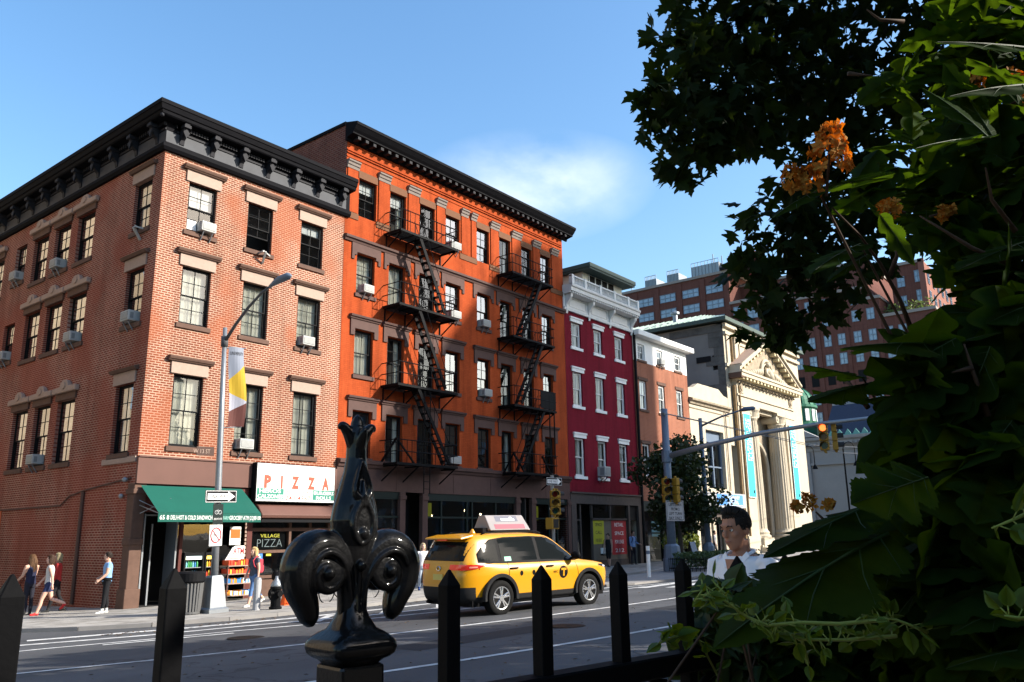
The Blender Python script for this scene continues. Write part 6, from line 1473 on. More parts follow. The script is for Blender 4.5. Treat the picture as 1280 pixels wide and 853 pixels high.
def bicycles():
    bicycle(15.9, 20.0, gz(15.9, 20), radians(8), 'dark bicycle with red parts parked on the pavement left of the finial stem', mat('bike_red', (.35, .03, .03), .4))
    bicycle(17.6, 20.1, gz(17.6, 20.1), radians(-6), 'dark bicycle parked on the pavement, its wheel showing right of the finial stem', M['window_black'])
    x, y = 16.9, 22.6; z = gz(x, y)
    t = thing('scooter', 'dark parked motor scooter with a windscreen by the pizza counter', 'scooter', (x, y, z))
    m = MB(); m.tube([(x - .5, y, z + .75), (x - .1, y, z + .72), (x + .1, y, z + .35), (x + .4, y, z + .3), (x + .6, y, z + .85), (x + .62, y, z + 1.0)], [.14, .17, .12, .1, .13, .08], 8); m.build('body', M['window_black'], t, smooth=True)
    for wx in (-.45, .65): m = MB(); m.tube([(x + wx, y - .05, z + .22), (x + wx, y + .05, z + .22)], .22, 14); m.build('wheel', M['window_black'], t)
    m = MB(); m.hexa([(x + .55, y - .2, z + 1.0), (x + .55, y + .2, z + 1.0), (x + .57, y + .2, z + 1.0), (x + .57, y - .2, z + 1.0), (x + .35, y - .14, z + 1.45), (x + .35, y + .14, z + 1.45), (x + .37, y + .14, z + 1.45), (x + .37, y - .14, z + 1.45)]); m.build('windscreen', M['glass_shop'], t)
    m = MB(); m.tube([(x + .55, y - .3, z + 1.02), (x + .58, y, z + 1.0), (x + .55, y + .3, z + 1.02)], .02, 6); m.build('handlebar', M['galv'], t)
# ================================================================== the yellow cab
LV = [(.24, -2.08, 2.03, .80, 5), (.32, -2.24, 2.2, .875, 5), (.40, -2.28, 2.27, .893, 5), (.50, -2.30, 2.29, .905, 5), (.60, -2.31, 2.3, .915, 5), (.70, -2.31, 2.30, .925, 5), (.80, -2.305, 2.28, .932, 5), (.87, -2.30, 2.24, .934, 5),
      (.93, -2.29, 2.16, .924, 5), (.985, -2.28, 1.86, .906, 5.5), (1.03, -2.265, 1.48, .886, 6), (1.06, -2.255, 1.22, .862, 6.5), (1.10, -2.245, 1.14, .838, 7), (1.2, -2.205, 1.0, .81, 7), (1.30, -2.16, .86, .778, 7), (1.4, -2.11, .71, .744, 7), (1.50, -2.06, .56, .708, 7),
      (1.56, -2.03, .45, .684, 7), (1.60, -2.0, .36, .66, 6.5), (1.635, -1.96, .24, .625, 6), (1.665, -1.85, .05, .555, 5), (1.683, -1.5, -.2, .42, 4)]
def lvl(z):
    if z <= LV[0][0]: return LV[0]
    for a, b in zip(LV, LV[1:]):
        if z <= b[0]:
            k = (z - a[0]) / (b[0] - a[0]); return tuple(p + (q - p) * k for p, q in zip(a, b))
    return LV[-1]
def plan_y(x, z):
    _, r, f, w, n = lvl(z); c = min(1, abs((x - (r + f) / 2) / ((f - r) / 2)))
    return w * max(0, 1 - c ** n) ** (1 / n)
def plan_x(y, z, s):
    _, r, f, w, n = lvl(z); c = min(1, abs(y / w))
    return (r + f) / 2 + s * (f - r) / 2 * max(0, 1 - c ** n) ** (1 / n)

def cab():
    yl = mat('cab_yellow', (.6, .27, .003), .32, spec=.5, coat=.45, coatr=.06)
    bk = mat('cab_black', (.006, .006, .007), .6, spec=.08)
    gl = mat('cab_glass', (.008, .01, .011), .05, spec=.13)
    gr = mat('cladding', (.016, .016, .017), .65, spec=.2)
    ch = mat('alloy', (.62, .63, .65), .22, metal=.9)
    ty = mat('tyre', (.007, .007, .007), .85, spec=.15)
    t = thing('taxi', 'yellow taxi with a white advertising box on its roof, turning past the pizza shop', 'taxi', (0, 0, 0))
    n = 260; rings = []
    for z, r, f, w, e in LV:
        ring = []
        for j in range(n):
            a = 2 * pi * j / n; c, s_ = cos(a), sin(a)
            ring.append(((r + f) / 2 + (f - r) / 2 * math.copysign(abs(c) ** (2 / e), c), w * math.copysign(abs(s_) ** (2 / e), s_), z))
        rings.append(ring)
    mb = MB(); mb.loft(rings)
    for i, fc in enumerate(mb.f):
        cx = sum(mb.v[k][0] for k in fc) / len(fc); cz = sum(mb.v[k][2] for k in fc) / len(fc)
        mb.m[i] = 1 if cz < .395 or (cx < -1.95 and cz < .595) or (cx > 1.95 and cz < .45) else 0
    body = mb.build('body', [yl, gr], t, smooth=True)
    cut = MB()
    for x in (-1.345, 1.345):
        for s in (-1, 1): cut.tube([(x, s * .52, .37), (x, s * 1.2, .37)], .415, 40)
    cu = cut.build('cutter', gr)
    md = body.modifiers.new('arch', 'BOOLEAN'); md.object = cu; md.operation = 'DIFFERENCE'; md.solver = 'EXACT'
    applied(body); bpy.data.objects.remove(cu)
    md = body.modifiers.new('es', 'EDGE_SPLIT'); md.split_angle = radians(38)
    R = -1    # right-hand side of the car faces the camera
    def sidepatch(pts, off, s):
        m = MB()
        for (x0, a0, b0), (x1, a1, b1) in zip(pts, pts[1:]):
            N = 5
            for k in range(N):
                q = []
                for x, a, b, kk in ((x0, a0, b0, k), (x1, a1, b1, k), (x1, a1, b1, k + 1), (x0, a0, b0, k + 1)):
                    z = a + (b - a) * kk / N; q.append((x, s * (plan_y(x, z) + off), z))
                m.q(*q)
        return m
    def endpatch(pts, off, s):
        m = MB()
        for (y0, a0, b0), (y1, a1, b1) in zip(pts, pts[1:]):
            N = 6
            for k in range(N):
                q = []
                for y, a, b, kk in ((y0, a0, b0, k), (y1, a1, b1, k), (y1, a1, b1, k + 1), (y0, a0, b0, k + 1)):
                    z = a + (b - a) * kk / N; q.append((plan_x(y, z, s) + s * off, y, z))
                m.q(*q)
        return m
    def lin(x, pts):
        for (a, va), (b, vb) in zip(pts, pts[1:]):
            if a <= x <= b: return va + (vb - va) * (x - a) / (b - a)
        return pts[-1][1] if x > pts[-1][0] else pts[0][1]
    def patch_x(x0, x1, lo, hi, off, s, nn=18):
        return sidepatch([(x0 + (x1 - x0) * k / nn, lin(x0 + (x1 - x0) * k / nn, lo), lin(x0 + (x1 - x0) * k / nn, hi)) for k in range(nn + 1)], off, s)
    belt = [(-2.3, 1.13), (-1.9, 1.12), (-1.3, 1.09), (0, 1.075), (1.2, 1.07)]
    top = [(-1.95, 1.2), (-1.72, 1.42), (-1.5, 1.535), (-1.1, 1.575), (-.3, 1.585), (.2, 1.56), (.42, 1.46), (.75, 1.24), (.98, 1.09), (1.1, 1.07)]
    for s in (-1, 1):
        b = patch_x(-1.9, 1.0, [(a, v - .03) for a, v in belt], [(a, v + .022) for a, v in top], .007, s, 110).build('window_surround', bk, t, smooth=True, fix=False)
        for x0, x1 in ((-1.88, -1.36), (-1.27, -.24), (-.14, .93)):
            w = patch_x(x0, x1, belt, top, .012, s, 40).build('window', gl, t, smooth=True, fix=False)
        for nm, xs in (('door_gap', (-.19, .9)), ):
            m = MB()
            for x in xs + (-1.13,):
                z0, z1 = (.42, 1.05) if x > -1 else (.72, 1.06)
                for k in range(12):
                    za, zb = z0 + (z1 - z0) * k / 12, z0 + (z1 - z0) * (k + 1) / 12
                    xa = x + (.18 * (1 - (za - .42) / .65) if x > .5 else 0); xb = x + (.18 * (1 - (zb - .42) / .65) if x > .5 else 0)
                    xa = xa if x > .5 else xa; m.q((xa - .006, s * (plan_y(xa, za) + .003), za), (xa + .006, s * (plan_y(xa, za) + .003), za), (xb + .006, s * (plan_y(xb, zb) + .003), zb), (xb - .006, s * (plan_y(xb, zb) + .003), zb))
            m.build('door_gap', bk, t, fix=False)
        for x in (-.98, .08):
            m = MB(); y = s * (plan_y(x, .95) + .03); m.tube([(x - .11, s * plan_y(x, .95), .95), (x - .09, y, .955), (x + .09, y, .955), (x + .11, s * plan_y(x, .95), .95)], .016, 6); m.build('door_handle', bk, t, smooth=True)
        m = MB(); m.lathe([(.02, -.09), (.09, -.06), (.11, 0), (.09, .07), (.03, .095)], (.82, s * 1.02, 1.15), 12, .75, 1.25); m.bar((.84, s * .84, 1.08), (.83, s * .98, 1.1), .05); m.build('mirror', bk, t, smooth=True)
        for x in (-1.345, 1.345):
            m = MB(); N = 24; P = []
            for k in range(N + 1):
                a = -.12 + (pi + .24) * k / N
                P.append([(x + r * cos(a), s * yy, .37 + r * sin(a)) for r, yy in ((.41, .86), (.41, .938), (.47, .95), (.485, .93), (.485, .86))])
            m.loft(P); m.build('arch_trim', gr, t, smooth=False)
        m = patch_x(-.95, .95, [(-1, .3), (1, .3)], [(-1, .42), (1, .42)], .012, s); m.build('sill_trim', gr, t, fix=False)
        # tail lamp, wrapping from the flank to the tail
        lo = [(-2.3, .93), (-1.95, .97), (-1.72, 1.035)]; hi = [(-2.3, 1.06), (-2.0, 1.055), (-1.72, 1.045)]
        l = patch_x(-2.22, -1.72, lo, hi, .008, s).build('tail_lamp', mat('lamp_red', (.32, .012, .01), .12, spec=.8, emit=(1, .05, .02), estr=.12), t, smooth=True, fix=False)
        endpatch([(s * (.35 + .5 * k / 8), .95, 1.06) for k in range(9)], .008, -1).build('lamp_cluster', M['lamp_red'], l, smooth=True, fix=False)
        patch_x(-2.1, -1.93, [(-2.2, .985), (-1.8, .995)], [(-2.2, 1.02), (-1.8, 1.02)], .012, s, 4).build('lens', mat('lamp_pale', (.7, .25, .2), .2), l, fix=False)
        # headlamp
        h = patch_x(1.75, 2.18, [(1.7, .9), (2.2, .8)], [(1.7, .93), (2.2, .89)], .01, s, 8).build('headlamp', gl, t, smooth=True, fix=False)
        patch_x(1.92, 2.12, [(1.7, .87), (2.2, .83)], [(1.7, .9), (2.2, .875)], .014, s, 6).build('lens', mat('lamp_clear', (.6, .62, .66), .1, spec=.9), h, fix=False)
    # tail: window, plate, badge; nose: windscreen, grille
    endpatch([(-.68 + 1.36 * k / 16, 1.13, 1.52) for k in range(17)], .006, -1).build('rear_window', gl, t, smooth=True, fix=False)
    endpatch([(-.6 + 1.2 * k / 16, 1.12, 1.53) for k in range(17)], .006, 1).build('windscreen', gl, t, smooth=True, fix=False)
    m = MB(); m.hexa([(-2.2, -.62, 1.56), (-1.85, -.62, 1.6), (-1.85, .62, 1.6), (-2.2, .62, 1.56), (-2.2, -.62, 1.6), (-1.85, -.62, 1.665), (-1.85, .62, 1.665), (-2.2, .62, 1.6)]); m.build('spoiler', yl, t, bevel=.02, seg=2)
    m = MB(); m.box(-2.215, -2.19, -.16, .16, 1.545, 1.562); m.build('brake_lamp', M['lamp_red'], t)
    m = MB(); x = plan_x(0, .8, -1); m.box(x - .015, x, -.16, .16, .74, .86); m.build('number_plate', mat('plate', (.6, .5, .15), .5), t)
    m = MB(); x = plan_x(0, .95, -1); m.tube([(x - .012, .06 * cos(2 * pi * k / 14), .97 + .045 * sin(2 * pi * k / 14)) for k in range(15)], .01, 5); m.build('badge', ch, t)
    m = MB(); m.tube([(-2.2, .1, 1.16), (-2.19, -.35, 1.2)], .01, 5); m.build('wiper', bk, t)
    endpatch([(-.6 + 1.2 * k / 10, .55, .8) for k in range(11)], .008, 1).build('grille', bk, t, fix=False)
    m = MB(); m.box(-2.0, -.9, -.75, .75, .2, .34); m.box(-.9, 2.0, -.75, .75, .22, .3); m.tube([(-2.25, .45, .28), (-1.9, .45, .28)], .04, 8); m.build('underbody', bk, t)
    m = MB()
    for s in (-1, 1): m.tube([(-1.6, s * .56, 1.665), (-1.5, s * .575, 1.7), (.0, s * .56, 1.705), (.15, s * .55, 1.66)], .018, 6)
    m.build('roof_rail', bk, t, smooth=True)
    # wheels
    for x in (-1.345, 1.345):
        for s in (-1, 1):
            c = Vector((x, s * .805, .357))
            def ring(prof, m, n2=36):
                rr = []
                for y, r in prof: rr.append([(c.x + r * cos(2 * pi * j / n2), c.y + s * y, c.z + r * sin(2 * pi * j / n2)) for j in range(n2)])
                m.loft(rr)
            w = None
            m = MB(); ring([(-.11, .24), (-.112, .33), (-.09, .353), (.09, .355), (.112, .335), (.115, .25), (.1, .236)], m); w = m.build('wheel', ty, t, smooth=True)
            m = MB(); ring([(.09, .238), (.118, .234), (.112, .214), (.05, .205)], m); ring([(.05, .2), (.052, .02)], m); r_ = m.build('rim', ch, w)
            m = MB(); ring([(.053, .206), (.054, .05)], m); m.build('brake_disc', bk, w)
            m = MB()
            for k in range(5):
                for da in (-.13, .13):
                    a = pi / 2 + 2 * pi * k / 5; p0 = Vector((.05 * cos(a + da * 1.4), 0, .05 * sin(a + da * 1.4))); p1 = Vector((.222 * cos(a + da * 1.25), 0, .222 * sin(a + da * 1.25)))
                    o = Vector((0, s * .098, 0)); m.bar(tuple(c + p0 + o), tuple(c + p1 + o), .04, .03, up=(0, 1, 0))
            m.tube([tuple(c + Vector((0, s * .06, 0))), tuple(c + Vector((0, s * .118, 0)))], .062, 12); m.build('spokes', ch, w, bevel=.006)
    # roof advertisement, lamp
    m = MB(); x0, x1 = -1.1, .12
    sec = [(-.3, 1.74), (.3, 1.74), (.1, 2.07), (-.1, 2.07)]
    m.loft([[(x0, a, b) for a, b in sec], [(x0 + .12, a, b) if b < 2 else (x0 + .16, a, b) for a, b in sec], [(x1 - .12, a, b) if b < 2 else (x1 - .2, a, b) for a, b in sec], [(x1, a * .96, b - .01) if b < 2 else (x1 - .1, a, b) for a, b in sec]])
    ad = m.build('roof_sign', mat('ad_white', (.27, .245, .245), .35, noise=.12, nscale=3), t, bevel=.015, seg=2)
    F = Frame(lambda u, v, w: (u, -.3 + .2 * v / .33 - w, 1.74 + v))
    m = MB(); F.quad(m, x0 + .16, x1 - .16, .03, .13, .004); m.build('pink_band', mat('ad_pink', (.3, .085, .11), .4), ad, fix=False)
    m = MB()
    rnd = random.Random(6); u = x0 + .42
    while u < x1 - .4:
        wd = rnd.uniform(.03, .075); F.quad(m, u, u + wd, .21, .21 + rnd.choice((.05, .05, .08)), .004); u += wd + .015
    m.build('ad_marks', M['white_paint'], ad, fix=False)
    m = MB(); F.quad(m, x0 + .25, x1 - .3, .19, .31, .002); m.build('grey_band', mat('ad_grey', (.13, .13, .165), .4), ad, fix=False)
    m = MB(); m.box(x0 + .1, x1 - .1, -.28, .28, 1.69, 1.742); m.box(x0 - .16, x0 + .08, -.2, .12, 1.68, 1.8); m.build('sign_foot', bk, t, bevel=.02)
    m = MB(); m.lathe([(.07, 0), (.06, .05), (.03, .1), (.02, .12)], (-1.62, -.3, 1.66), 10); m.build('roof_lamp', yl, t, smooth=True)
    # door markings
    S = Frame(lambda u, v, w: (u, -(plan_y(u, v) + .005 + w), v))
    m = MB(); c = (.5, .8)
    for q in range(6):
        for k in range(28): m.q(*[S(c[0] + .0225 * rr * cos(2 * pi * kk / 28), c[1] + .0225 * rr * sin(2 * pi * kk / 28)) for rr, kk in ((q + .02, k), (q + 1, k), (q + 1, k + 1), (q + .02, k + 1))])
    e = m.build('door_emblem', bk, t, fix=False)
    m = MB(); S.quad(m, .42, .58, .84, .885, .009); S.quad(m, .478, .522, .71, .84, .009); m.build('letter', yl, e, fix=False)
    m = MB(); letters(m, 'NYC', S, .25, .79, .0, .13, .05, .012)
    for cx in (-.42, -.78): m.q(*[S(cx + .045 * cos(2 * pi * k / 14), .835 + .055 * sin(2 * pi * k / 14)) for k in range(14)])
    m.build('lettering', bk, t, fix=False)
    m = MB(); letters(m, '7M64', S, -1.62, 1.06, .006, .2, .045, .005); m.build('lettering', bk, t, fix=False)
    m = MB(); S.quad(m, -1.19, -1.0, 1.1, 1.19, .012); m.build('window_sticker', mat('sticker_mint', (.25, .6, .42), .5), t, fix=False)
    return t

def place_cab():
    t = cab()
    # the cab's rear near wheel stands at r, its front near wheel at f
    r = Vector((14.5, 11.83, 0)); h = radians(-9.0)
    sc_ = 1.05
    t.rotation_euler = (radians(.6), radians(-.6), h); t.scale = (sc_, sc_ * .99, sc_ * .985)
    off = Matrix.Rotation(h, 3, 'Z') @ Vector((-1.345 * sc_, -.9 * sc_, 0))
    p = r - off
    t.location = (p.x, p.y, rz(p.x, p.y) + .012)

# ================================================================== people
def strands(m, c, R, n, rnd, length=.06, droop=.3, back=None, lo=-.1, rad=.009, dirv=None):
    """hair: tapered locks laid over the scalp; c centre of the skull, R its three radii"""
    k = 0
    while k < n:
        d = Vector((rnd.gauss(0, 1), rnd.gauss(0, 1), rnd.gauss(0, 1))).normalized()
        if d.z < lo or (d.y > .45 and d.z < .45): continue
        k += 1
        p = Vector((c[0] + d.x * R[0], c[1] + d.y * R[1], c[2] + d.z * R[2]))
        t = (Vector((0, -1, .2)) if dirv is None else Vector(dirv)) - d * .2
        t = (t - d * t.dot(d)).normalized()
        q = p + d * length * .25 + t * length * .6; e = p + d * length * .18 + t * length - Vector((0, 0, droop * length))
        m.tube([tuple(p - d * .008), tuple(p + d * length * .2 + t * length * .2), tuple(q), tuple(e)], [rad, rad * 1.1, rad * .8, rad * .25], 5, cap=False)
    return m

def person(label, x, y, heading, h=1.7, pose=None, col=None, hair='short', hair_col=(.03, .02, .015), lean=0.0, vox=.011, group=None, zoff=0, face=False, cut='trousers', sleeve=.5, build=1.0):
    """one continuous body; heading is the direction faced (radians from +y towards +x)"""
    pose = pose or {}; col = col or {}
    S = h / 1.72
    t = thing('person', label, 'person', (0, 0, 0), group)
    g = lambda k, d: pose.get(k, d)
    m = MB(); bones = []
    def limb(pts, rs, tag_, n=10):
        m.tube(pts, rs, n); bones.append((tag_, [Vector(p) for p in pts], rs))
    B = build
    pel = Vector((0, 0, .93)); ch = Vector((0, lean * .5, 1.33)); nk = Vector((0, lean * .62 + .0, 1.47)); hd = Vector((0, lean * .7 + .03, 1.6))
    # trunk as stacked ellipses
    secs = [(Vector((0, 0, .80)), .155, .115), (Vector((0, .0, .93)), .172, .125), (Vector((0, lean * .2, 1.07)), .148, .11), (Vector((0, lean * .35, 1.2)), .16, .115), (ch, .178, .12), (Vector((0, lean * .57, 1.42)), .165, .09), (Vector((0, lean * .6, 1.465)), .085, .065)]
    m.loft([[(c.x + a * B * cos(2 * pi * j / 20), c.y + b * B * sin(2 * pi * j / 20), c.z) for j in range(20)] for c, a, b in secs])
    bones.append(('torso', [s_[0] for s_ in secs], [.15] * 7))
    # legs: swing angles (hip, knee) in radians, + forward
    for s, nm in ((-1, 'l'), (1, 'r')):
        hp, kn = g('hip_' + nm, 0), g('knee_' + nm, 0)
        a = Vector((s * .085, 0, .86)); k = a + Vector((s * .01, sin(hp) * .42, -cos(hp) * .42)); an = k + Vector((0, sin(hp - kn) * .4, -cos(hp - kn) * .4))
        f = g('foot_' + nm, 0); toe = an + Vector((s * .03, cos(f) * .17, -.055 + sin(f) * .17)); heel = an + Vector((0, -.05 * cos(f), -.055 - sin(f) * .05))
        limb([a + Vector((0, 0, .04)), a, (a + k) / 2, k, (k * .6 + an * .4) + Vector((0, -.015, 0)), an], [.09 * B, .088 * B, .078 * B, .056 * B, .056 * B, .04], 'leg')
        limb([heel, an + Vector((0, .02, -.03)), toe * .6 + an * .4 + Vector((0, 0, -.025)), toe], [.036, .045, .042, .028], 'shoe')
    # arms
    for s, nm in ((-1, 'l'), (1, 'r')):
        sh = Vector((s * .185 * B, lean * .55, 1.405)); e1, e2, out = g('arm_' + nm, 0.05), g('elbow_' + nm, .2), g('out_' + nm, .12)
        el = sh + Vector((s * sin(out) * .29, sin(e1) * .29, -cos(e1) * cos(out) * .29)); ins = g('in_' + nm, .0)
        wr = el + Vector((-s * sin(ins) * .25 + s * sin(out) * .1, sin(e1 + e2) * cos(ins) * .25, -cos(e1 + e2) * cos(ins) * .25))
        limb([sh - Vector((s * .05, 0, 0)), sh, sh * .5 + el * .5, el], [.06 * B, .058 * B, .05 * B, .041 * B], 'arm')
        limb([el, el * .6 + wr * .4, wr], [.041 * B, .039 * B, .028], 'fore')
        d = (wr - el).normalized(); sd = d.cross(Vector((s, 0, 0))).normalized(); 
        if sd.length < .1: sd = Vector((0, 1, 0))
        limb([wr, wr + d * .045, wr + d * .09], [.026, .033, .03], 'hand')
        for k in range(4):
            o = sd * (-.026 + .0175 * k); L = (.06, .072, .066, .052)[k]; cu = Vector((-s, 0, 0)) * .02
            limb([wr + d * .085 + o, wr + d * (.09 + L * .5) + o * 1.1 + cu * .4, wr + d * (.09 + L * .9) + o * 1.05 + cu], [.0105, .01, .0085], 'hand', 6)
        limb([wr + d * .02 + sd * .025, wr + d * .055 + sd * .052, wr + d * .085 + sd * .058 - Vector((s * .012, 0, 0))], [.0125, .011, .009], 'hand', 6)
    # neck and head
    tilt = g('nod', 0.0); turn = g('turn', 0.0)
    limb([Vector((0, lean * .6 - .01, 1.42)), nk + Vector((0, 0, .02)), hd + Vector((0, -.02, -.05))], [.066, .056, .055], 'neck')
    Rh = Matrix.Rotation(-turn, 3, 'Z') @ Matrix.Rotation(-tilt, 3, 'X')
    H = lambda a, b, c: tuple(hd + Rh @ Vector((a, b, c)))
    def blob(c, r, n=14, k=9):
        base = len(m.v)
        rings = [[H(c[0] + r[0] * sin(pi * i / k) * cos(2 * pi * j / n), c[1] + r[1] * sin(pi * i / k) * sin(2 * pi * j / n), c[2] - r[2] * cos(pi * i / k)) for j in range(n)] for i in range(k + 1)]
        rings[0] = [H(c[0] + .0005 * cos(2 * pi * j / n), c[1] + .0005 * sin(2 * pi * j / n), c[2] - r[2]) for j in range(n)]; rings[-1] = [H(c[0] + .0005 * cos(2 * pi * j / n), c[1] + .0005 * sin(2 * pi * j / n), c[2] + r[2]) for j in range(n)]
        m.loft(rings)
    blob((0, 0, .04), (.074, .094, .092)); blob((0, .035, -.035), (.056, .062, .075)); blob((0, .062, -.082), (.027, .026, .024))
    blob((0, .088, .052), (.05, .018, .016)); blob((0, .102, .005), (.0125, .02, .024)); blob((0, .094, .028), (.009, .016, .028)); blob((0, .108, -.006), (.016, .014, .011))
    blob((0, .09, -.037), (.024, .014, .006)); blob((0, .088, -.05), (.022, .015, .007)); blob((-.04, .06, -.005), (.022, .028, .022)); blob((.04, .06, -.005), (.022, .028, .022))
    for s in (-1, 1): blob((s * .075, -.008, .005), (.01, .02, .032))
    bones.append(('head', [hd + Vector((0, 0, -.05)), hd + Vector((0, .02, .1))], [.1, .1]))
    mats = [mat('skin_' + '_'.join('%02d' % int(c * 99) for c in col.get('skin', (.5, .3, .22))), col.get('skin', (.5, .3, .22)), .55)]
    def cm(key, dflt):
        c = col.get(key, dflt); return mat('cloth_' + '_'.join('%02d' % int(v * 99) for v in c), c, .85, noise=.12, nscale=9)
    mats += [cm('top', (.6, .6, .6)), cm('legs', (.03, .03, .035)), cm('shoes', (.03, .03, .03))]
    body = m.build('body', mats, t, fix=True)
    rm = body.modifiers.new('skin', 'REMESH'); rm.mode = 'VOXEL'; rm.voxel_size = vox; rm.use_smooth_shade = True
    sm = body.modifiers.new('sm', 'SMOOTH'); sm.factor = .5; sm.iterations = 2
    applied(body)
    me = body.data
    if len(me.materials) < 4:
        me.materials.clear()
        for q in mats: me.materials.append(q)
    hem = {'trousers': .13, 'shorts': .68, 'skirt': .42, 'capri': .3}[cut]
    idx = []
    for p in me.polygons:
        c = p.center; best = None; bd = 9
        for tg, pts, rs in bones:
            for i in range(len(pts) - 1):
                a, b = pts[i], pts[i + 1]; ab = b - a; k = max(0, min(1, (c - a).dot(ab) / max(ab.length_squared, 1e-9)))
                dd = (c - a - ab * k).length - (rs[i] + (rs[i + 1] - rs[i]) * k)
                if dd < bd: bd = dd; best = (tg, i, k)
        tg, i, k = best
        if tg == 'torso': v = 0 if c.z > 1.452 else 1 if c.z > .9 + .01 * sin(c.x * 40) else 2
        elif tg == 'leg': v = 2 if c.z > hem else (0 if cut != 'trousers' else 3)
        elif tg == 'shoe': v = 3
        elif tg == 'arm': v = 1 if (i + k) / 3 < sleeve * 2 else 0
        elif tg == 'fore': v = 1 if sleeve > .5 and (i + k) / 2 < (sleeve - .5) * 2 else 0
        elif tg == 'neck': v = 1 if c.z < 1.43 + c.y * -.35 else 0
        else: v = 0
        idx.append(v)
    me.polygons.foreach_set('material_index', idx); me.polygons.foreach_set('use_smooth', [True] * len(idx)); me.update()
    # hair
    rnd = random.Random(hash(label) % 1000 if False else len(label))
    hm = mat('hair_' + '_'.join('%02d' % int(c * 99) for c in hair_col), hair_col, .6, noise=.4, nscale=40)
    hb = MB()
    if hair != 'none':
        n, k = 16, 10
        cap = [[(.079 * sin(pi * i / k) * cos(2 * pi * j / n), -.012 + .099 * sin(pi * i / k) * sin(2 * pi * j / n), .052 - .098 * cos(pi * i / k)) for j in range(n)] for i in range(k + 1)]
        base = len(hb.v); 
        for r in cap: hb.v += [H(*p) for p in r]
        for i in range(k):
            for j in range(n):
                cc = [cap[i][j], cap[i][(j + 1) % n], cap[i + 1][(j + 1) % n], cap[i + 1][j]]
                av = Vector([sum(q[d] for q in cc) / 4 for d in range(3)])
                if av.z < .03 and av.y > -.02 or av.y > .055 and av.z < .105 or av.z < -.03: continue
                hb.f.append((base + i * n + j, base + i * n + (j + 1) % n, base + (i + 1) * n + (j + 1) % n, base + (i + 1) * n + j)); hb.m.append(0)
        loc = MB()
        if hair == 'short': strands(loc, (0, -.012, .052), (.077, .097, .095), 420, rnd, .045, .3, lo=-.35, rad=.0065)
        elif hair == 'quiff':
            strands(loc, (0, -.012, .05), (.075, .095, .09), 1100, rnd, .03, .3, lo=-.4, rad=.0034)
            strands(loc, (0, .015, .095), (.06, .065, .045), 620, rnd, .045, 0, lo=.3, rad=.0036, dirv=(.3, -.8, .35))
        elif hair == 'long':
            strands(loc, (0, -.012, .052), (.078, .098, .094), 240, rnd, .06, .5, lo=-.2, rad=.008)
            for q in range(170):
                a = rnd.uniform(pi * .93, pi * 2.07); r0 = rnd.uniform(.9, 1.08); L = rnd.uniform(.26, .4)
                p = Vector((.082 * cos(a) * r0, -.012 + .1 * sin(a) * r0, rnd.uniform(.0, .09))); e = Vector((p.x * 1.1 + rnd.gauss(0, .012), p.y - .035 + rnd.gauss(0, .012), p.z - L))
                loc.tube([tuple(p), tuple(p * .6 + e * .4 + Vector((p.x * .25, p.y * .3, 0))), tuple(e)], [.011, .012, .004], 5, cap=False)
        elif hair == 'bob':
            strands(loc, (0, -.012, .052), (.078, .098, .094), 260, rnd, .06, .5, lo=-.2, rad=.008)
            for q in range(120):
                a = rnd.uniform(pi * .9, pi * 2.1); L = rnd.uniform(.1, .17)
                p = Vector((.083 * cos(a), -.012 + .1 * sin(a), rnd.uniform(.0, .08))); e = Vector((p.x * 1.15, p.y * 1.05 - .01, p.z - L)); loc.tube([tuple(p), tuple((p + e) / 2 + Vector((p.x * .2, 0, 0))), tuple(e)], [.011, .012, .004], 5, cap=False)
        elif hair == 'bun':
            strands(loc, (0, -.012, .052), (.078, .098, .094), 260, rnd, .06, .4, lo=-.3, rad=.008); loc.ball((0, -.08, .14), .045, 10, 6)
        o = len(hb.v); hb.v += [H(*p) for p in loc.v]; hb.f += [tuple(o + i for i in f) for f in loc.f]; hb.m += loc.m
        hb.build('hair', hm, t, smooth=True, fix=False)
    if face:
        for s in (-1, 1):
            e = MB()
            ns = len(e.v); e.ball((0, 0, 0), .011, 12, 8); e.v = [H(s * .032 + v[0], .081 + v[1], .026 + v[2] * .8) for v in e.v]; ey = e.build('eye', M['white_paint'], t, smooth=True)
            i = MB(); i.ball((0, 0, 0), .006, 10, 6); i.v = [H(s * .032 + v[0], .0895 + v[1] * .6, .025 + v[2]) for v in i.v]; i.build('iris', M['window_black'], ey, smooth=True)
            b = MB(); b.tube([H(s * .014, .1, .047), H(s * .032, .099, .054), H(s * .05, .086, .049)], [.004, .005, .002], 6); b.build('eyebrow', hm, t, smooth=True)
            l = MB(); l.tube([H(s * .02, .093, .032), H(s * .032, .0965, .0365), H(s * .045, .088, .031)], [.003, .004, .002], 6); l.build('eyelid', mats[0], t, smooth=True)
        l = MB(); l.tube([H(-.024, .093, -.042), H(-.008, .104, -.0405), H(.008, .104, -.0405), H(.024, .093, -.042)], [.002, .0035, .0035, .002], 6); l.build('lips', mat('lip', (.3, .12, .1), .5), t, smooth=True)
    t.scale = (S, S, S); t.location = (x, y, gz(x, y) + zoff); t.rotation_euler = (0, 0, -heading)
    return t

def held(name, label, cat, parent_loc, heading, S, zoff, fill, x, y):
    """a thing carried by somebody: built in the carrier's own directions"""
    t = thing(name, label, cat, (0, 0, 0))
    fill(t)
    t.scale = (S, S, S); t.location = (x, y, gz(x, y) + zoff); t.rotation_euler = (0, 0, -heading)
    return t

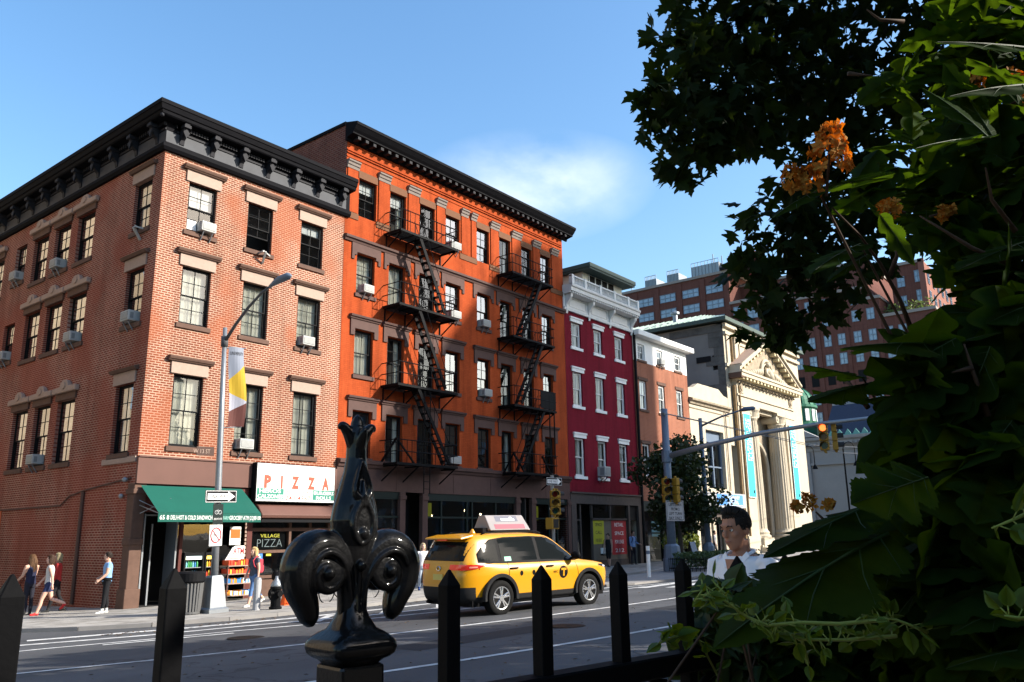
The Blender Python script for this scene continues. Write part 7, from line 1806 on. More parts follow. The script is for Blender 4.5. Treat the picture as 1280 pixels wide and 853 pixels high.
def backpack(t, m_):
    m = MB(); m.loft([[(.13 * a, -.17 + .07 * b, z) for a, b in ((-1, -.9), (-.6, -1.2), (.6, -1.2), (1, -.9), (1, .9), (-1, .9))] for z in (.98, 1.02, 1.2, 1.34, 1.4)]); m.build('pack', m_, t, bevel=.03, seg=2)
    m = MB(); m.loft([[(.1 * a, -.25 + .035 * b, z) for a, b in ((-1, -1), (1, -1), (1, 1), (-1, 1))] for z in (1.02, 1.06, 1.18, 1.2)]); m.build('pocket', m_, t, bevel=.015)
    m = MB()
    for s in (-1, 1): m.tube([(s * .1, -.12, 1.4), (s * .115, .0, 1.475), (s * .12, .125, 1.36), (s * .15, .1, 1.2), (s * .15, -.1, 1.05)], .02, 6)
    m.build('straps', m_, t, smooth=True)

def people():
    W = pi / 2    # facing +x
    person('woman with long brown hair in a dark top, turned away beside the shaded brick wall', 10.75, 26.4, radians(-20), 1.66, {'arm_l': .3, 'elbow_l': .6, 'arm_r': .3, 'elbow_r': 1.0}, {'top': (.02, .022, .05), 'legs': (.02, .02, .03), 'skin': (.55, .33, .24)}, 'long', (.13, .065, .03), sleeve=0)
    person('woman walking left in a white top, navy patterned shorts and red shoes', 10.97, 25.69, radians(-62), 1.62, {'hip_l': .35, 'knee_l': .1, 'hip_r': -.25, 'knee_r': .95, 'foot_r': -.7, 'arm_l': -.3, 'arm_r': .35, 'elbow_r': .35}, {'top': (.6, .58, .55), 'legs': (.03, .04, .1), 'shoes': (.6, .04, .04), 'skin': (.62, .36, .27)}, 'bob', (.06, .03, .018), cut='shorts', sleeve=.2)
    person('older woman in a red top and dark jacket walking behind the woman in shorts', 11.75, 27.0, radians(-60), 1.68, {'hip_l': .2, 'hip_r': -.2, 'knee_r': .3}, {'top': (.35, .03, .03), 'legs': (.015, .015, .017), 'skin': (.5, .28, .2)}, 'bob', (.3, .25, .15), sleeve=1)
    person('officer in a light blue shirt and black trousers standing by the brick wall', 12.02, 24.44, radians(-70), 1.64, {'arm_r': -.25, 'elbow_r': 1.3, 'in_r': .35, 'out_r': .45, 'arm_l': .15, 'elbow_l': .7, 'hip_l': .1, 'hip_r': -.08, 'turn': .1}, {'top': (.22, .4, .68), 'legs': (.01, .01, .012), 'shoes': (.75, .74, .7), 'skin': (.5, .3, .22)}, 'short', (.03, .02, .015), sleeve=.3, build=1.12)
    o = held('duty_belt', 'black duty belt with pouches on the officer by the brick wall', 'belt', None, radians(-70), 1.64 / 1.72, 0, lambda t: MB().lathe([(.17, .93), (.19, .94), (.19, 1.0), (.17, 1.01)], (0, 0, 0), 20, 1.14, .86).build('belt', M['window_black'], t) and MB().box(.14, .24, -.08, .06, .86, 1.0).build('pouch', M['window_black'], t), 12.02, 24.44)
    h = radians(-88)
    person('blond woman in a grey shirt and denim shorts walking past the pizza shop', 14.75, 21.3, h, 1.62, {'hip_l': .3, 'knee_l': .1, 'hip_r': -.3, 'knee_r': .6, 'foot_r': -.4, 'arm_r': .15, 'elbow_r': .2, 'arm_l': -.1}, {'top': (.075, .09, .12), 'legs': (.1, .19, .38), 'shoes': (.7, .68, .64), 'skin': (.62, .38, .28)}, 'bob', (.62, .42, .2), cut='capri', sleeve=.3)
    held('backpack', 'red backpack worn by the blond woman walking past the pizza shop', 'backpack', None, h, 1.62 / 1.72, 0, lambda t: backpack(t, mat('pack_red', (.45, .04, .06), .7)), 14.75, 21.3)
    person('woman in a white shirt and pale trousers with blond hair standing behind the taxi', 21.46, 21.06, radians(-150), 1.56, {'hip_l': .15, 'hip_r': -.1, 'knee_r': .2, 'arm_l': .1, 'arm_r': -.05}, {'top': (.74, .73, .76), 'legs': (.42, .48, .56), 'shoes': (.04, .08, .25), 'skin': (.58, .36, .28)}, 'bob', (.6, .48, .3), sleeve=.35, build=1.08)
    person('woman in black with her hair up, seen from behind beside the red bill', 39.4, 24.6, radians(-100), 1.72, {'hip_l': .2, 'hip_r': -.15, 'knee_r': .3, 'arm_r': .1}, {'top': (.012, .012, .014), 'legs': (.014, .014, .016), 'shoes': (.03, .03, .03), 'skin': (.45, .27, .2)}, 'bun', (.02, .014, .01), cut='skirt', sleeve=.0)
    people_far()

def people_far():
    def tote(t):
        m = MB(); m.loft([[(.3 + .07 * a, .25 * b, z) for a, b in ((-1, -1), (1, -1), (1, 1), (-1, 1))] for z in (.62, .66, .95, 1.0)]); m.build('bag', M['white_paint'], t, bevel=.02)
        m = MB(); m.tube([(.3, -.15, 1.0), (.22, -.1, 1.4), (.18, .0, 1.45), (.22, .1, 1.4), (.3, .15, 1.0)], .012, 5); m.build('handle', M['window_black'], t)
        m = MB(); m.box(.23, .375, -.26, .26, .6, .7); m.build('base', M['window_black'], t)
    held('tote_bag', 'large white tote bag with a dark base carried by the woman in black', 'bag', None, radians(-100), 1, 0, tote, 39.4, 24.6)
    x, y = 42.2, 24.7
    person('man in a light blue shirt and dark trousers with a backpack by the dark doorway', x, y, radians(195), 1.84, {'hip_l': .08, 'hip_r': -.05, 'arm_l': .1, 'elbow_l': 1.2, 'arm_r': .1}, {'top': (.22, .36, .68), 'legs': (.012, .014, .022), 'skin': (.5, .31, .24)}, 'short', (.06, .04, .025), sleeve=.9)
    held('backpack', 'dark backpack on the man in the light blue shirt', 'backpack', None, radians(195), 1.84 / 1.72, 0, lambda t: backpack(t, mat('pack_navy', (.02, .03, .07), .7)), x, y)
    for i, (x, y, a, c1, lab) in enumerate(((48.9, 23.2, 200, (.05, .06, .1), 'person in dark clothes beside the small street tree'), (50.6, 23.6, 160, (.3, .3, .32), 'person in grey half hidden by the tree trunk'), (66, 19.8, -90, (.5, .45, .42), 'far person in a pale top by the bank steps'), (68, 21.2, -80, (.06, .06, .08), 'far person in black near the bank steps'), (71, 20.4, 90, (.4, .06, .06), 'far person in a red top near the bank steps'), (73.5, 21.4, 100, (.2, .25, .4), 'far person in blue at the street corner beyond the bank steps'))):
        person(lab, x, y, radians(a), 1.7, {'hip_l': .25, 'hip_r': -.2, 'knee_r': .3}, {'top': c1, 'skin': (.48, .3, .22)}, 'short', vox=.018)

def near_man():
    # passing just outside the railing, looking down and to the left
    x, y = 4.77, 2.06
    h = atan2(-.97, .22)
    t = person('young man with dark hair in a white open necked shirt outside the fence', x, y, h, 1.63, {'nod': .2, 'turn': .1, 'hip_l': .2, 'hip_r': -.15, 'knee_r': .25, 'arm_l': .25, 'elbow_l': .9, 'arm_r': .15, 'elbow_r': .8}, {'top': (.74, .74, .78), 'legs': (.05, .055, .08), 'skin': (.34, .16, .1)}, 'quiff', (.014, .01, .008), vox=.0065, face=True, sleeve=.9, zoff=.02, build=1.05)
    keep = t.location.copy(); t.location = (0, 0, 0)      # the rest is built in his own measure
    # collar and placket
    m = MB()
    for s in (-1, 1):
        m.hexa([(s * .012, .098, 1.40), (s * .075, .06, 1.475), (s * .078, .052, 1.48), (s * .014, .09, 1.405), (s * .055, .112, 1.385), (s * .1, .062, 1.452), (s * .1, .055, 1.458), (s * .056, .105, 1.39)])
        m.tube([(s * .075, .06, 1.455), (s * .083, .0, 1.475), (s * .05, -.068, 1.485), (0, -.083, 1.487)], .012, 8)
    m.build('collar', mat('cloth_collar', (.76, .76, .8), .8), t, smooth=False)
    m = MB(); m.q((-.004, .139, 1.325), (.004, .139, 1.325), (.05, .102, 1.435), (-.05, .102, 1.435)); m.build('throat', mat('skin_throat', (.34, .16, .1), .55), t, fix=False)
    t.location = keep
# leaf clumps, leaves, stems and flower heads, in metres
CLUMPS = [[5.808, 2.713, 5.671, 0.356, 1.0],
 [6.254, 2.529, 5.976, 0.472, 1.0],
 [5.681, 2.758, 5.107, 0.302, 1.0],
 [5.998, 2.701, 5.073, 0.388, 1.0],
 [5.872, 2.85, 4.668, 0.191, 1.0],
 [5.954, 2.771, 4.601, 0.166, 1.0],
 [6.252, 2.57, 5.44, 0.466, 1.0],
 [6.52, 2.483, 5.214, 0.371, 1.0],
 [6.722, 2.278, 5.947, 0.554, 1.0],
 [7.059, 2.134, 5.64, 0.492, 1.0],
 [6.671, 2.333, 5.107, 0.216, 1.0],
 [7.368, 1.894, 6.11, 0.577, 1.0],
 [7.648, 1.739, 5.589, 0.505, 1.0],
 [5.48, 2.805, 5.217, 0.149, 1.0],
 [5.523, 2.896, 4.837, 0.111, 1.0],
 [5.576, 2.886, 5.122, 0.126, 1.0],
 [6.252, 2.566, 5.018, 0.23, 1.0],
 [6.103, 2.657, 4.84, 0.162, 1.0],
 [7.2, 2.162, 5.1, 0.281, 1.0],
 [7.534, 1.903, 5.104, 0.356, 1.0],
 [7.084, 2.31, 4.666, 0.291, 1.0],
 [7.398, 2.092, 4.63, 0.351, 1.0],
 [7.033, 2.509, 4.314, 0.291, 1.0],
 [7.332, 2.38, 4.095, 0.421, 1.0],
 [7.127, 2.593, 3.782, 0.333, 1.0],
 [7.311, 2.416, 3.637, 0.277, 1.0],
 [7.668, 2.124, 4.085, 0.391, 1.0],
 [7.629, 2.151, 3.708, 0.197, 1.0],
 [6.773, 2.645, 4.387, 0.164, 1.0],
 [6.703, 2.695, 4.054, 0.108, 1.0],
 [6.714, 2.752, 3.868, 0.094, 1.0],
 [7.1, 2.736, 3.5, 0.194, 1.0],
 [7.281, 2.536, 3.425, 0.194, 1.0],
 [7.875, 1.79, 4.702, 0.396, 1.0],
 [7.954, 1.861, 4.259, 0.324, 1.0],
 [6.883, 2.666, 3.966, 0.205, 1.0],
 [7.248, 2.604, 3.355, 0.111, 1.0],
 [8.116, 1.297, 6.06, 0.591, 1.0],
 [8.589, 0.93, 6.319, 0.606, 1.0],
 [9.159, 0.619, 6.108, 0.621, 1.0],
 [8.25, 1.417, 5.304, 0.518, 1.0],
 [8.709, 1.015, 5.265, 0.599, 1.0],
 [9.295, 0.723, 4.954, 0.537, 1.0],
 [8.515, 1.342, 4.619, 0.444, 1.0],
 [9.632, 0.19, 6.532, 0.954, 1.0],
 [10.361, -0.156, 5.888, 0.976, 1.0],
 [9.957, 0.37, 4.985, 0.795, 1.0],
 [10.479, -0.499, 7.258, 1.081, 1.0],
 [9.147, 0.06, 7.612, 1.009, 1.0],
 [8.144, 0.8, 7.266, 0.887, 1.0],
 [7.293, 1.485, 6.995, 0.783, 1.0],
 [6.472, 2.103, 6.8, 0.684, 1.0],
 [5.847, 2.526, 6.465, 0.459, 1.0],
 [10.986, -0.748, 6.229, 1.248, 1.0],
 [11.211, -1.486, 7.411, 1.331, 1.0],
 [10.674, -1.264, 8.611, 1.248, 1.0],
 [9.225, -0.3, 8.724, 1.178, 1.0],
 [9.5, -1.5, 6.5, 1.8, 0.9],
 [11.5, -2.5, 7.5, 2.2, 0.9],
 [14, -3.5, 7.5, 2.4, 0.9],
 [13, -6, 8, 2.5, 0.8],
 [10.5, -4, 8.5, 2.2, 0.8],
 [15.5, -5.5, 6.5, 2, 0.8],
 [9, -2.8, 5.3, 1.2, 0.9],
 [11, -4.5, 5.8, 1.6, 0.8],
 [2.0, 0.3, 4.9, 1.0, 0.8],  # unseen clumps from here on, added to shade shrub, fence and man
 [3.2, -0.6, 5.3, 1.2, 0.8],
 [4.6, 0.6, 6.6, 1.2, 0.8],
 [1.0, -0.6, 4.8, 1.1, 0.7],
 [6, -2.5, 6.0, 1.6, 0.8],
 [7.5, -1.5, 7.2, 1.6, 0.8],
 [2.2, -1.5, 2.75, 0.45, 3.2],
 [2.75, -1.6, 2.85, 0.5, 3.2],
 [3.3, -1.5, 2.8, 0.45, 3.2],
 [1.7, -1.5, 2.7, 0.45, 2.5],
 [1.3, -1.3, 2.7, 0.4, 2.5],
 [3.8, -1.6, 2.9, 0.5, 3.2],
 [6.2, -1.8, 4.1, 0.9, 3],
 [5.4, -2.2, 3.8, 0.8, 2.5],
 [3.0, -1.9, 2.3, 0.5, 3],
 [2.4, -1.8, 2.2, 0.45, 3]]
HERO = [[1.546, 0.399, 1.644, 1.09, 0.516, 1.546, 0.4675, -0.08, -0.28, 0.9],
 [1.609, 0.429, 1.7, 1.316, 0.534, 1.62, 0.595, 0.08, -0.11, 1],
 [1.439, 0.302, 1.731, 1.287, 0.376, 1.692, 0.8075, -0.44, -0.41, 0.35],
 [1.672, 0.428, 1.931, 1.5, 0.498, 1.884, 0.68, -0.24, -0.22, 0.8],
 [1.635, 0.291, 1.977, 1.366, 0.388, 1.964, 0.6375, 0.08, -0.28, 0.9],
 [1.658, 0.441, 1.94, 1.482, 0.495, 1.952, 0.51, 0.16, -0.17, 1],
 [1.644, 0.079, 2.502, 1.429, 0.198, 2.468, 0.595, 0.0, -0.44, 0.55],
 [1.609, 0.075, 2.412, 1.404, 0.189, 2.358, 0.5525, 0.16, -0.39, 0.7],
 [1.406, 0.144, 2.252, 1.392, 0.214, 2.376, 0.357, -0.4, -0.44, 0.1],
 [1.431, 0.141, 2.264, 1.495, 0.178, 2.389, 0.357, -0.48, -0.39, 0],
 [1.408, 0.142, 2.252, 1.229, 0.22, 2.207, 0.425, 0.0, -0.17, 1],
 [1.368, 0.402, 2.226, 1.52, 0.316, 2.29, 0.8075, 0.2, -0.19, 1],
 [1.367, 0.405, 2.221, 1.267, 0.452, 2.169, 0.765, 0.0, -0.11, 1],
 [1.524, 0.343, 2.211, 1.532, 0.29, 2.106, 0.595, 0.48, -0.33, 0.5],
 [1.611, 0.405, 2.193, 1.457, 0.459, 2.125, 0.68, 0.16, -0.22, 0.9],
 [1.624, 0.396, 2.173, 1.529, 0.455, 2.114, 0.51, 0.16, -0.28, 0.8],
 [1.803, 0.514, 1.922, 1.701, 0.554, 1.939, 0.595, 0.16, -0.17, 1],
 [1.686, 0.371, 1.597, 1.488, 0.47, 1.563, 0.68, -0.16, -0.22, 0.9],
 [1.817, 0.142, 2.196, 1.625, 0.248, 2.121, 0.68, 0.08, -0.28, 0.9],
 [1.576, 0.204, 1.534, 1.381, 0.287, 1.528, 0.51, 0.24, -0.17, 0.9],
 [1.534, 0.197, 1.473, 1.33, 0.288, 1.478, 0.51, 0.24, -0.17, 0.9]]
BUSH = [[1.603, 0.278, 1.9, 0.091, 13],
 [1.631, 0.224, 1.731, 0.113, 19],
 [1.62, 0.341, 1.681, 0.065, 6],
 [1.584, 0.28, 1.524, 0.109, 18],
 [1.677, 0.422, 1.498, 0.074, 8],
 [1.706, 0.174, 2.049, 0.094, 10],
 [2.099, 0.309, 2.563, 0.125, 13],
 [1.956, 0.174, 2.521, 0.145, 20],
 [1.925, 0.417, 2.42, 0.077, 5],
 [2.022, 0.319, 2.355, 0.111, 11],
 [2.006, 0.195, 2.299, 0.129, 19],
 [2.014, 0.237, 2.163, 0.121, 19],
 [1.914, 0.258, 2.006, 0.091, 12],
 [1.843, 0.196, 1.969, 0.129, 25],
 [2.0, 0.342, 1.935, 0.072, 6],
 [2.004, 0.37, 1.85, 0.072, 7],
 [1.795, 0.309, 1.835, 0.122, 24],
 [1.872, 0.223, 1.803, 0.129, 27],
 [2.031, 0.382, 1.73, 0.072, 7],
 [1.935, 0.354, 1.685, 0.129, 29],
 [1.905, 0.251, 1.621, 0.129, 29],
 [2.014, 0.461, 1.578, 0.105, 17],
 [2.035, 0.628, 1.505, 0.077, 7],
 [1.944, 0.407, 1.517, 0.145, 39],
 [2.06, 0.638, 1.397, 0.128, 29],
 [2.056, 0.499, 1.34, 0.153, 41],
 [1.934, 0.298, 1.402, 0.136, 35],
 [2.023, 0.716, 1.317, 0.102, 17],
 [2.08, 0.05, 2.433, 0.177, 37],
 [2.015, 0.093, 2.1, 0.167, 33],
 [2.067, 0.139, 1.81, 0.167, 33],
 [2.112, 0.18, 1.553, 0.167, 33],
 [2.132, 0.369, 2.729, 0.085, 5],
 [2.083, 0.242, 2.789, 0.116, 11],
 [2.055, 0.113, 2.784, 0.136, 17],
 [2.219, -0.06, 2.26, 0.193, 35],
 [2.294, 0.008, 1.834, 0.193, 35]]
STEMS = [[[1.81, 0.374, 2.049], [1.762, 0.379, 2.108], [1.693, 0.392, 2.171], [1.608, 0.402, 2.208], [1.467, 0.409, 2.224]], [[1.719, 0.383, 2.15], [1.722, 0.364, 2.192], [1.698, 0.362, 2.233], [1.687, 0.361, 2.272]], [[1.796, 0.185, 2.151], [1.748, 0.235, 2.182], [1.723, 0.282, 2.228], [1.726, 0.315, 2.263]], [[1.795, 0.164, 2.212], [1.756, 0.191, 2.273], [1.683, 0.185, 2.312]], [[1.595, 0.229, 1.837], [1.564, 0.238, 1.917], [1.549, 0.242, 1.957]], [[1.564, 0.238, 1.917], [1.544, 0.266, 1.91]], [[1.888, 0.322, 2.793], [1.853, 0.365, 2.798], [1.829, 0.385, 2.821]], [[1.828, 0.442, 2.678], [1.863, 0.399, 2.672]], [[1.675, 0.442, 1.883], [1.696, 0.477, 1.937], [1.728, 0.511, 1.963]], [[1.593, 0.483, 1.613], [1.562, 0.504, 1.663], [1.544, 0.518, 1.685]], [[1.81, 0.374, 2.049], [2.003, 0.381, 1.824], [2.258, 0.357, 1.473], [2.485, 0.342, 1.197]]]
FLOWERS = [[1.354, 0.377, 2.249, 0.042, 0.075, -0.376, -0.282, 0.883],
 [1.34, 0.433, 2.237, 0.024, 0.03, -0.808, -0.162, 0.566],
 [1.356, 0.414, 2.231, 0.03, 0.03, -0.716, -0.295, 0.632],
 [1.746, 0.361, 2.295, 0.022, 0.04, -0.836, 0.524, 0.164],
 [1.907, 0.312, 2.322, 0.02, 0.03, 0.0, -0.995, 0.096],
 [2.012, 0.223, 2.638, 0.03, 0.05, -0.403, -0.591, 0.699],
 [2.055, 0.162, 2.659, 0.03, 0.05, 0.27, -0.935, -0.229],
 [1.534, 0.524, 1.702, 0.013, 0.02, -0.88, 0.13, 0.456],
 [1.555, 0.5, 1.696, 0.009, 0.012, -0.293, -0.838, 0.461],
 [1.523, 0.542, 1.694, 0.006, 0.01, -0.953, 0.247, 0.176],
 [1.976, 0.133, 2.563, 0.025, 0.04, -0.063, -0.974, 0.22]]
VINES = [[[[1.272, 0.342, 1.529], [1.2, 0.385, 1.527], [1.145, 0.419, 1.532], [1.098, 0.445, 1.531], [1.06, 0.456, 1.544], [1.027, 0.472, 1.567], [1.0, 0.483, 1.585], [0.985, 0.492, 1.567]], 24, 0.02], [[[1.339, 0.351, 1.5], [1.242, 0.39, 1.502], [1.169, 0.431, 1.507], [1.117, 0.452, 1.536]], 16, 0.024], [[[1.885, 0.89, 1.32], [1.781, 0.894, 1.435], [1.728, 0.913, 1.43], [1.684, 0.944, 1.411]], 9, 0.045], [[[1.396, 0.607, 1.512], [1.368, 0.627, 1.55], [1.351, 0.64, 1.573]], 6, 0.028], [[[1.481, 0.34, 1.493], [1.446, 0.376, 1.513], [1.436, 0.421, 1.517]], 10, 0.035], [[[1.266, 0.458, 1.463], [1.251, 0.46, 1.508], [1.24, 0.465, 1.531]], 5, 0.022], [[[1.312, 0.154, 1.672], [1.297, 0.176, 1.661], [1.282, 0.199, 1.651]], 3, 0.04], [[[1.337, 0.176, 1.531], [1.313, 0.204, 1.537]], 3, 0.045]]
IVY = [[1.94, 0.949, 1.417, 0.058, 45], [1.973, 0.9, 1.435, 0.054, 45], [2.017, 0.848, 1.425, 0.066, 60], [2.067, 0.789, 1.414, 0.078, 70], [2.125, 0.723, 1.394, 0.088, 80], [2.076, 0.615, 1.405, 0.092, 80], [1.976, 0.929, 1.35, 0.068, 60], [2.038, 0.854, 1.339, 0.088, 90], [2.114, 0.766, 1.319, 0.097, 90], [1.93, 0.979, 1.37, 0.035, 20], [2.131, 0.566, 1.35, 0.111, 90], [1.886, 0.816, 1.508, 0.022, 10], [1.416, 0.649, 1.552, 0.02, 14]]
# ================================================================== railing with the cast finial
FE = Vector((cos(radians(-9.3)), sin(radians(-9.3)), 0)); FN = Vector((FE.y, -FE.x, 0))     # along the railing; towards the park
FP = Vector((1.16, 1.07, 0))
def fp(s, z, w=0): return tuple(FP + FE * s + FN * w + Vector((0, 0, z)))

def railing():
    ir = mat('gloss_black', (.004, .004, .0045), .5, spec=.06, bump=.14, bscale=130, coat=.4, coatr=.07)
    ib = mat('railing_black', (.0035, .0035, .004), .65, spec=.06, bump=.05, bscale=70)
    t = thing('iron_fence', 'black iron park fence with pointed pickets and a fleur-de-lis finial on its post', 'fence', fp(-.2, .15))
    F = Frame(lambda u, v, w: fp(u, v, w))
    class FB(MB):          # tubes run through a smooth curve
        def tube(s, pts, r, n=8, cap=True):
            k = len(pts)
            if k < 4: return MB.tube(s, pts, r, n, cap)
            rs = list(r) if isinstance(r, (list, tuple)) else [r] * k
            A, ra = smooth_path([(p[0], p[1]) for p in pts], rs); B, _ = smooth_path([(p[2], 0) for p in pts], rs)
            return MB.tube(s, [(a[0], a[1], b[0]) for a, b in zip(A, B)], [max(.0005, q) for q in ra], n, cap)
    z0 = .2; P = .2365; h = .0150
    ks = [k for k in range(-6, 26) if k != -1]
    for k in ks:
        s = k * P + (-.03 if k == -2 else 0); zt = 1.612 if k < -1 else 1.592
        m = MB(); a = h
        m.loft([[fp(s + i * a, z, j * a) for i, j in ((-1, -1), (1, -1), (1, 1), (-1, 1))] for z in (z0, zt - .028)] + [[fp(s + i * .002, zt, j * .002) for i, j in ((-1, -1), (1, -1), (1, 1), (-1, 1))]])
        m.build('picket', ib, t, bevel=.004, seg=2)
    for (a, b, w) in ((1.338, 1.383, .026), (1.09, 1.115, .02), (.3, .34, .022)):
        m = MB()
        for s0, s1 in ((-6.3 * P, -.205 - .048), (-.205 + .048, 25.5 * P)): F.box(m, s0, s1, a, b, -w, w)
        m.build('rail', ib, t, bevel=.004)
    for k in range(-6, 20):
        if k in (-1, -2): continue
        s = (k + .5) * P; m = MB(); r = .1; c = 1.335 - r - .012
        m.tube([fp(s + r * cos(2 * pi * i / 28), c + r * sin(2 * pi * i / 28)) for i in range(29)], .012, 6, cap=False); m.build('scroll', ib, t, smooth=True)
    # square post, moulded cap and fleur-de-lis
    s0 = -.205
    m = MB(); q = .041; F.box(m, s0 - q, s0 + q, .12, 1.452, -q, q); po = m.build('post', ir, t, bevel=.006, seg=2)
    m = MB(); prof = [(.0415, 1.452), (.043, 1.458), (.051, 1.462), (.0575, 1.468), (.06, 1.477), (.0585, 1.486), (.052, 1.494), (.044, 1.5), (.038, 1.506), (.033, 1.514), (.026, 1.525), (.0205, 1.54), (.018, 1.56)]
    rings = []
    for r, z in prof:
        ring = []
        for j in range(40):
            a = 2 * pi * j / 40; e = 7 if r > .042 else 2.8
            ring.append(fp(s0 + r * math.copysign(abs(cos(a)) ** (2 / e), cos(a)), z, r * math.copysign(abs(sin(a)) ** (2 / e), sin(a))))
        rings.append(ring)
    m.loft(rings); m.build('post_cap', ir, po, smooth=True)
    # finial, measured in its own plane: a along the railing, b upwards, c towards the viewer (centimetres)
    X = lambda a, b, c=0: fp(s0 + a / 100, 1.52 + b / 100, c / 100)
    m = FB()
    def blade(secs, n=20):       # (height, half-width, half-depth)
        m.loft([[X(ha * cos(2 * pi * j / n), b, hc * sin(2 * pi * j / n)) for j in range(n)] for b, ha, hc in secs])
    blade([(-.5, 2.4, 2.3), (1, 2.1, 2.0), (3, 1.8, 1.8), (6, 1.8, 1.8), (9, 2.6, 2.2), (12, 3.6, 2.8), (14, 4.2, 3.1), (16, 4.35, 3.2), (18.5, 3.9, 3.0), (21, 3.1, 2.6), (24, 2.2, 2.1), (26.5, 1.8, 1.8), (29, 1.75, 1.7), (31, 1.9, 1.6), (32, 1.5, 1.4)])
    # three lobes at the tip
    m.tube([X(0, 29), X(0, 31.2), X(0, 32.6), X(0, 33.6), X(0, 34.2)], [.012, .0125, .0115, .007, .001], 12)
    for s in (-1, 1):
        m.tube([X(s * .3, 26.5), X(s * .9, 29), X(s * 1.7, 30.8), X(s * 2.7, 31.9), X(s * 3.3, 31.9), X(s * 3.6, 31.3)], [.009, .011, .0105, .0085, .006, .002], 10)
        m.tube([X(0, 27.5, s * .8), X(0, 29.5, s * 1.4), X(0, 31, s * 2.2), X(0, 31.6, s * 2.6)], [.008, .01, .007, .002], 10)
    # raised leaf edges and the pierced drop on the front and the back of the blade
    for c in (1, -1):
        for s in (-1, 1):
            m.tube([X(0, 26, c * 1.9), X(s * .9, 23.5, c * 2.2), X(s * 1.5, 20.8, c * 2.5), X(s * .6, 19.2, c * 2.9), X(s * 1.6, 17.0, c * 2.9), X(s * 1.9, 14.8, c * 3.0), X(s * 1.1, 12.8, c * 2.9), X(0, 12.1, c * 2.7)], [.003, .0045, .005, .0055, .0055, .0055, .005, .004], 8)
        m.tube([X(0, 22.5, c * 2.6), X(0, 20, c * 3.0), X(0, 18.2, c * 3.1)], [.003, .006, .003], 8)
        m.ball(X(0, 13.8, c * 2.7), .011, 12, 8); m.ball(X(0, 8.6, c * 2.6), .009, 12, 8)
    # petals: out of the stem, up, over and down to a tail, with a rolled eye inside
    for s in (-1, 1):
        pts = [(1.0, 0), (1.1, 4), (1.6, 7.5), (3.2, 10.6), (5.9, 12.1), (8.7, 11.2), (10.2, 8.6), (9.9, 5.6), (8.7, 3.0), (7.9, .6), (7.6, -.6)]
        rs = [1.5, 1.5, 1.7, 2.1, 2.5, 2.8, 2.8, 2.5, 2.1, 1.5, .5]
        pts, rs = smooth_path(pts, rs); n = 20; rings = []
        for i, (a, b) in enumerate(pts):
            pa, pb = pts[max(i - 1, 0)], pts[min(i + 1, len(pts) - 1)]; dx, dy = pb[0] - pa[0], pb[1] - pa[1]; L = hypot(dx, dy); nx, ny = -dy / L, dx / L
            rings.append([X(s * (a + nx * rs[i] * cos(2 * pi * j / n)), b + ny * rs[i] * cos(2 * pi * j / n), (rs[i] * 1.05 + .3) * sin(2 * pi * j / n)) for j in range(n)])
        m.loft(rings)
        for c in (1, -1):      # raised rim following the petal
            m.tube([X(s * 1.2, 3, c * 1.6), X(s * 2.0, 7, c * 1.9), X(s * 3.6, 9.7, c * 2.5), X(s * 5.9, 10.9, c * 2.9), X(s * 8.0, 10.2, c * 3.0), X(s * 9.1, 8.3, c * 3.0)], [.004, .005, .0055, .0055, .005, .003], 8)
        sp = []
        for k in range(20):
            r = 3.5 - 2.6 * k / 19; a = pi * .5 + s * 0 + 2 * pi * 1.15 * k / 19
            sp.append((6.0 + r * cos(a) * .95, 7.4 + r * sin(a)))
        for c in (1, -1):
            m.tube([X(s * a, b, c * (1.2 + .06 * k)) for k, (a, b) in enumerate(sp)], [.011 - .0003 * k for k in range(20)], 8)
        m.tube([X(s * 6.0, 7.4, -2.3), X(s * 6.0, 7.4, 2.3)], .025, 16)
        m.ball(X(s * 6.0, 7.6, 2.5), .011, 12, 8); m.ball(X(s * 6.0, 7.6, -2.5), .011, 12, 8)
    m.tube([X(0, .5, 2.0), X(0, 4, 1.9), X(0, 8, 2.2)], [.005, .004, .004], 8)
    f = m.build('finial', ir, po)
    md = f.modifiers.new('cast', 'REMESH'); md.mode = 'VOXEL'; md.voxel_size = .0017; md.use_smooth_shade = True
    md = f.modifiers.new('sm', 'SMOOTH'); md.factor = .5; md.iterations = 4
    applied(f); f.data.polygons.foreach_set('use_smooth', [True] * len(f.data.polygons))
    if not f.data.materials: f.data.materials.append(ir)
    for k in (0, 1): pass
    m = MB(); F.box(m, -6.4 * P, 25.6 * P, -.1, .2, -.12, .12); m.build('kerb_stone', M['concrete'], t)

# ================================================================== foliage
OAK = [(0, .02), (.03, .14), (.08, .27), (.15, .35), (.21, .34), (.25, .27), (.29, .22), (.33, .28), (.4, .4), (.47, .46), (.53, .44), (.57, .36), (.6, .25), (.65, .25), (.72, .29), (.79, .26), (.84, .18), (.91, .11), (1, 0)]
MAPLE = [(0, .02), (.02, .3), (.06, .46), (.16, .3), (.24, .24), (.36, .5), (.47, .55), (.52, .3), (.56, .2), (.7, .24), (.76, .14), (1, 0)]
def smooth_path(pts, rs, k=5):
    P = [pts[0]] + list(pts) + [pts[-1]]; R = [rs[0]] + list(rs) + [rs[-1]]; op, orr = [], []
    for i in range(1, len(P) - 2):
        for j in range(k):
            t = j / k; c = lambda a, b, d, e: .5 * (2 * b + (d - a) * t + (2 * a - 5 * b + 4 * d - e) * t * t + (3 * b - a - 3 * d + e) * t ** 3)
            op.append(tuple(c(P[i - 1][q], P[i][q], P[i + 1][q], P[i + 2][q]) for q in (0, 1))); orr.append(c(R[i - 1], R[i], R[i + 1], R[i + 2]))
    return op + [pts[-1]], orr + [rs[-1]]
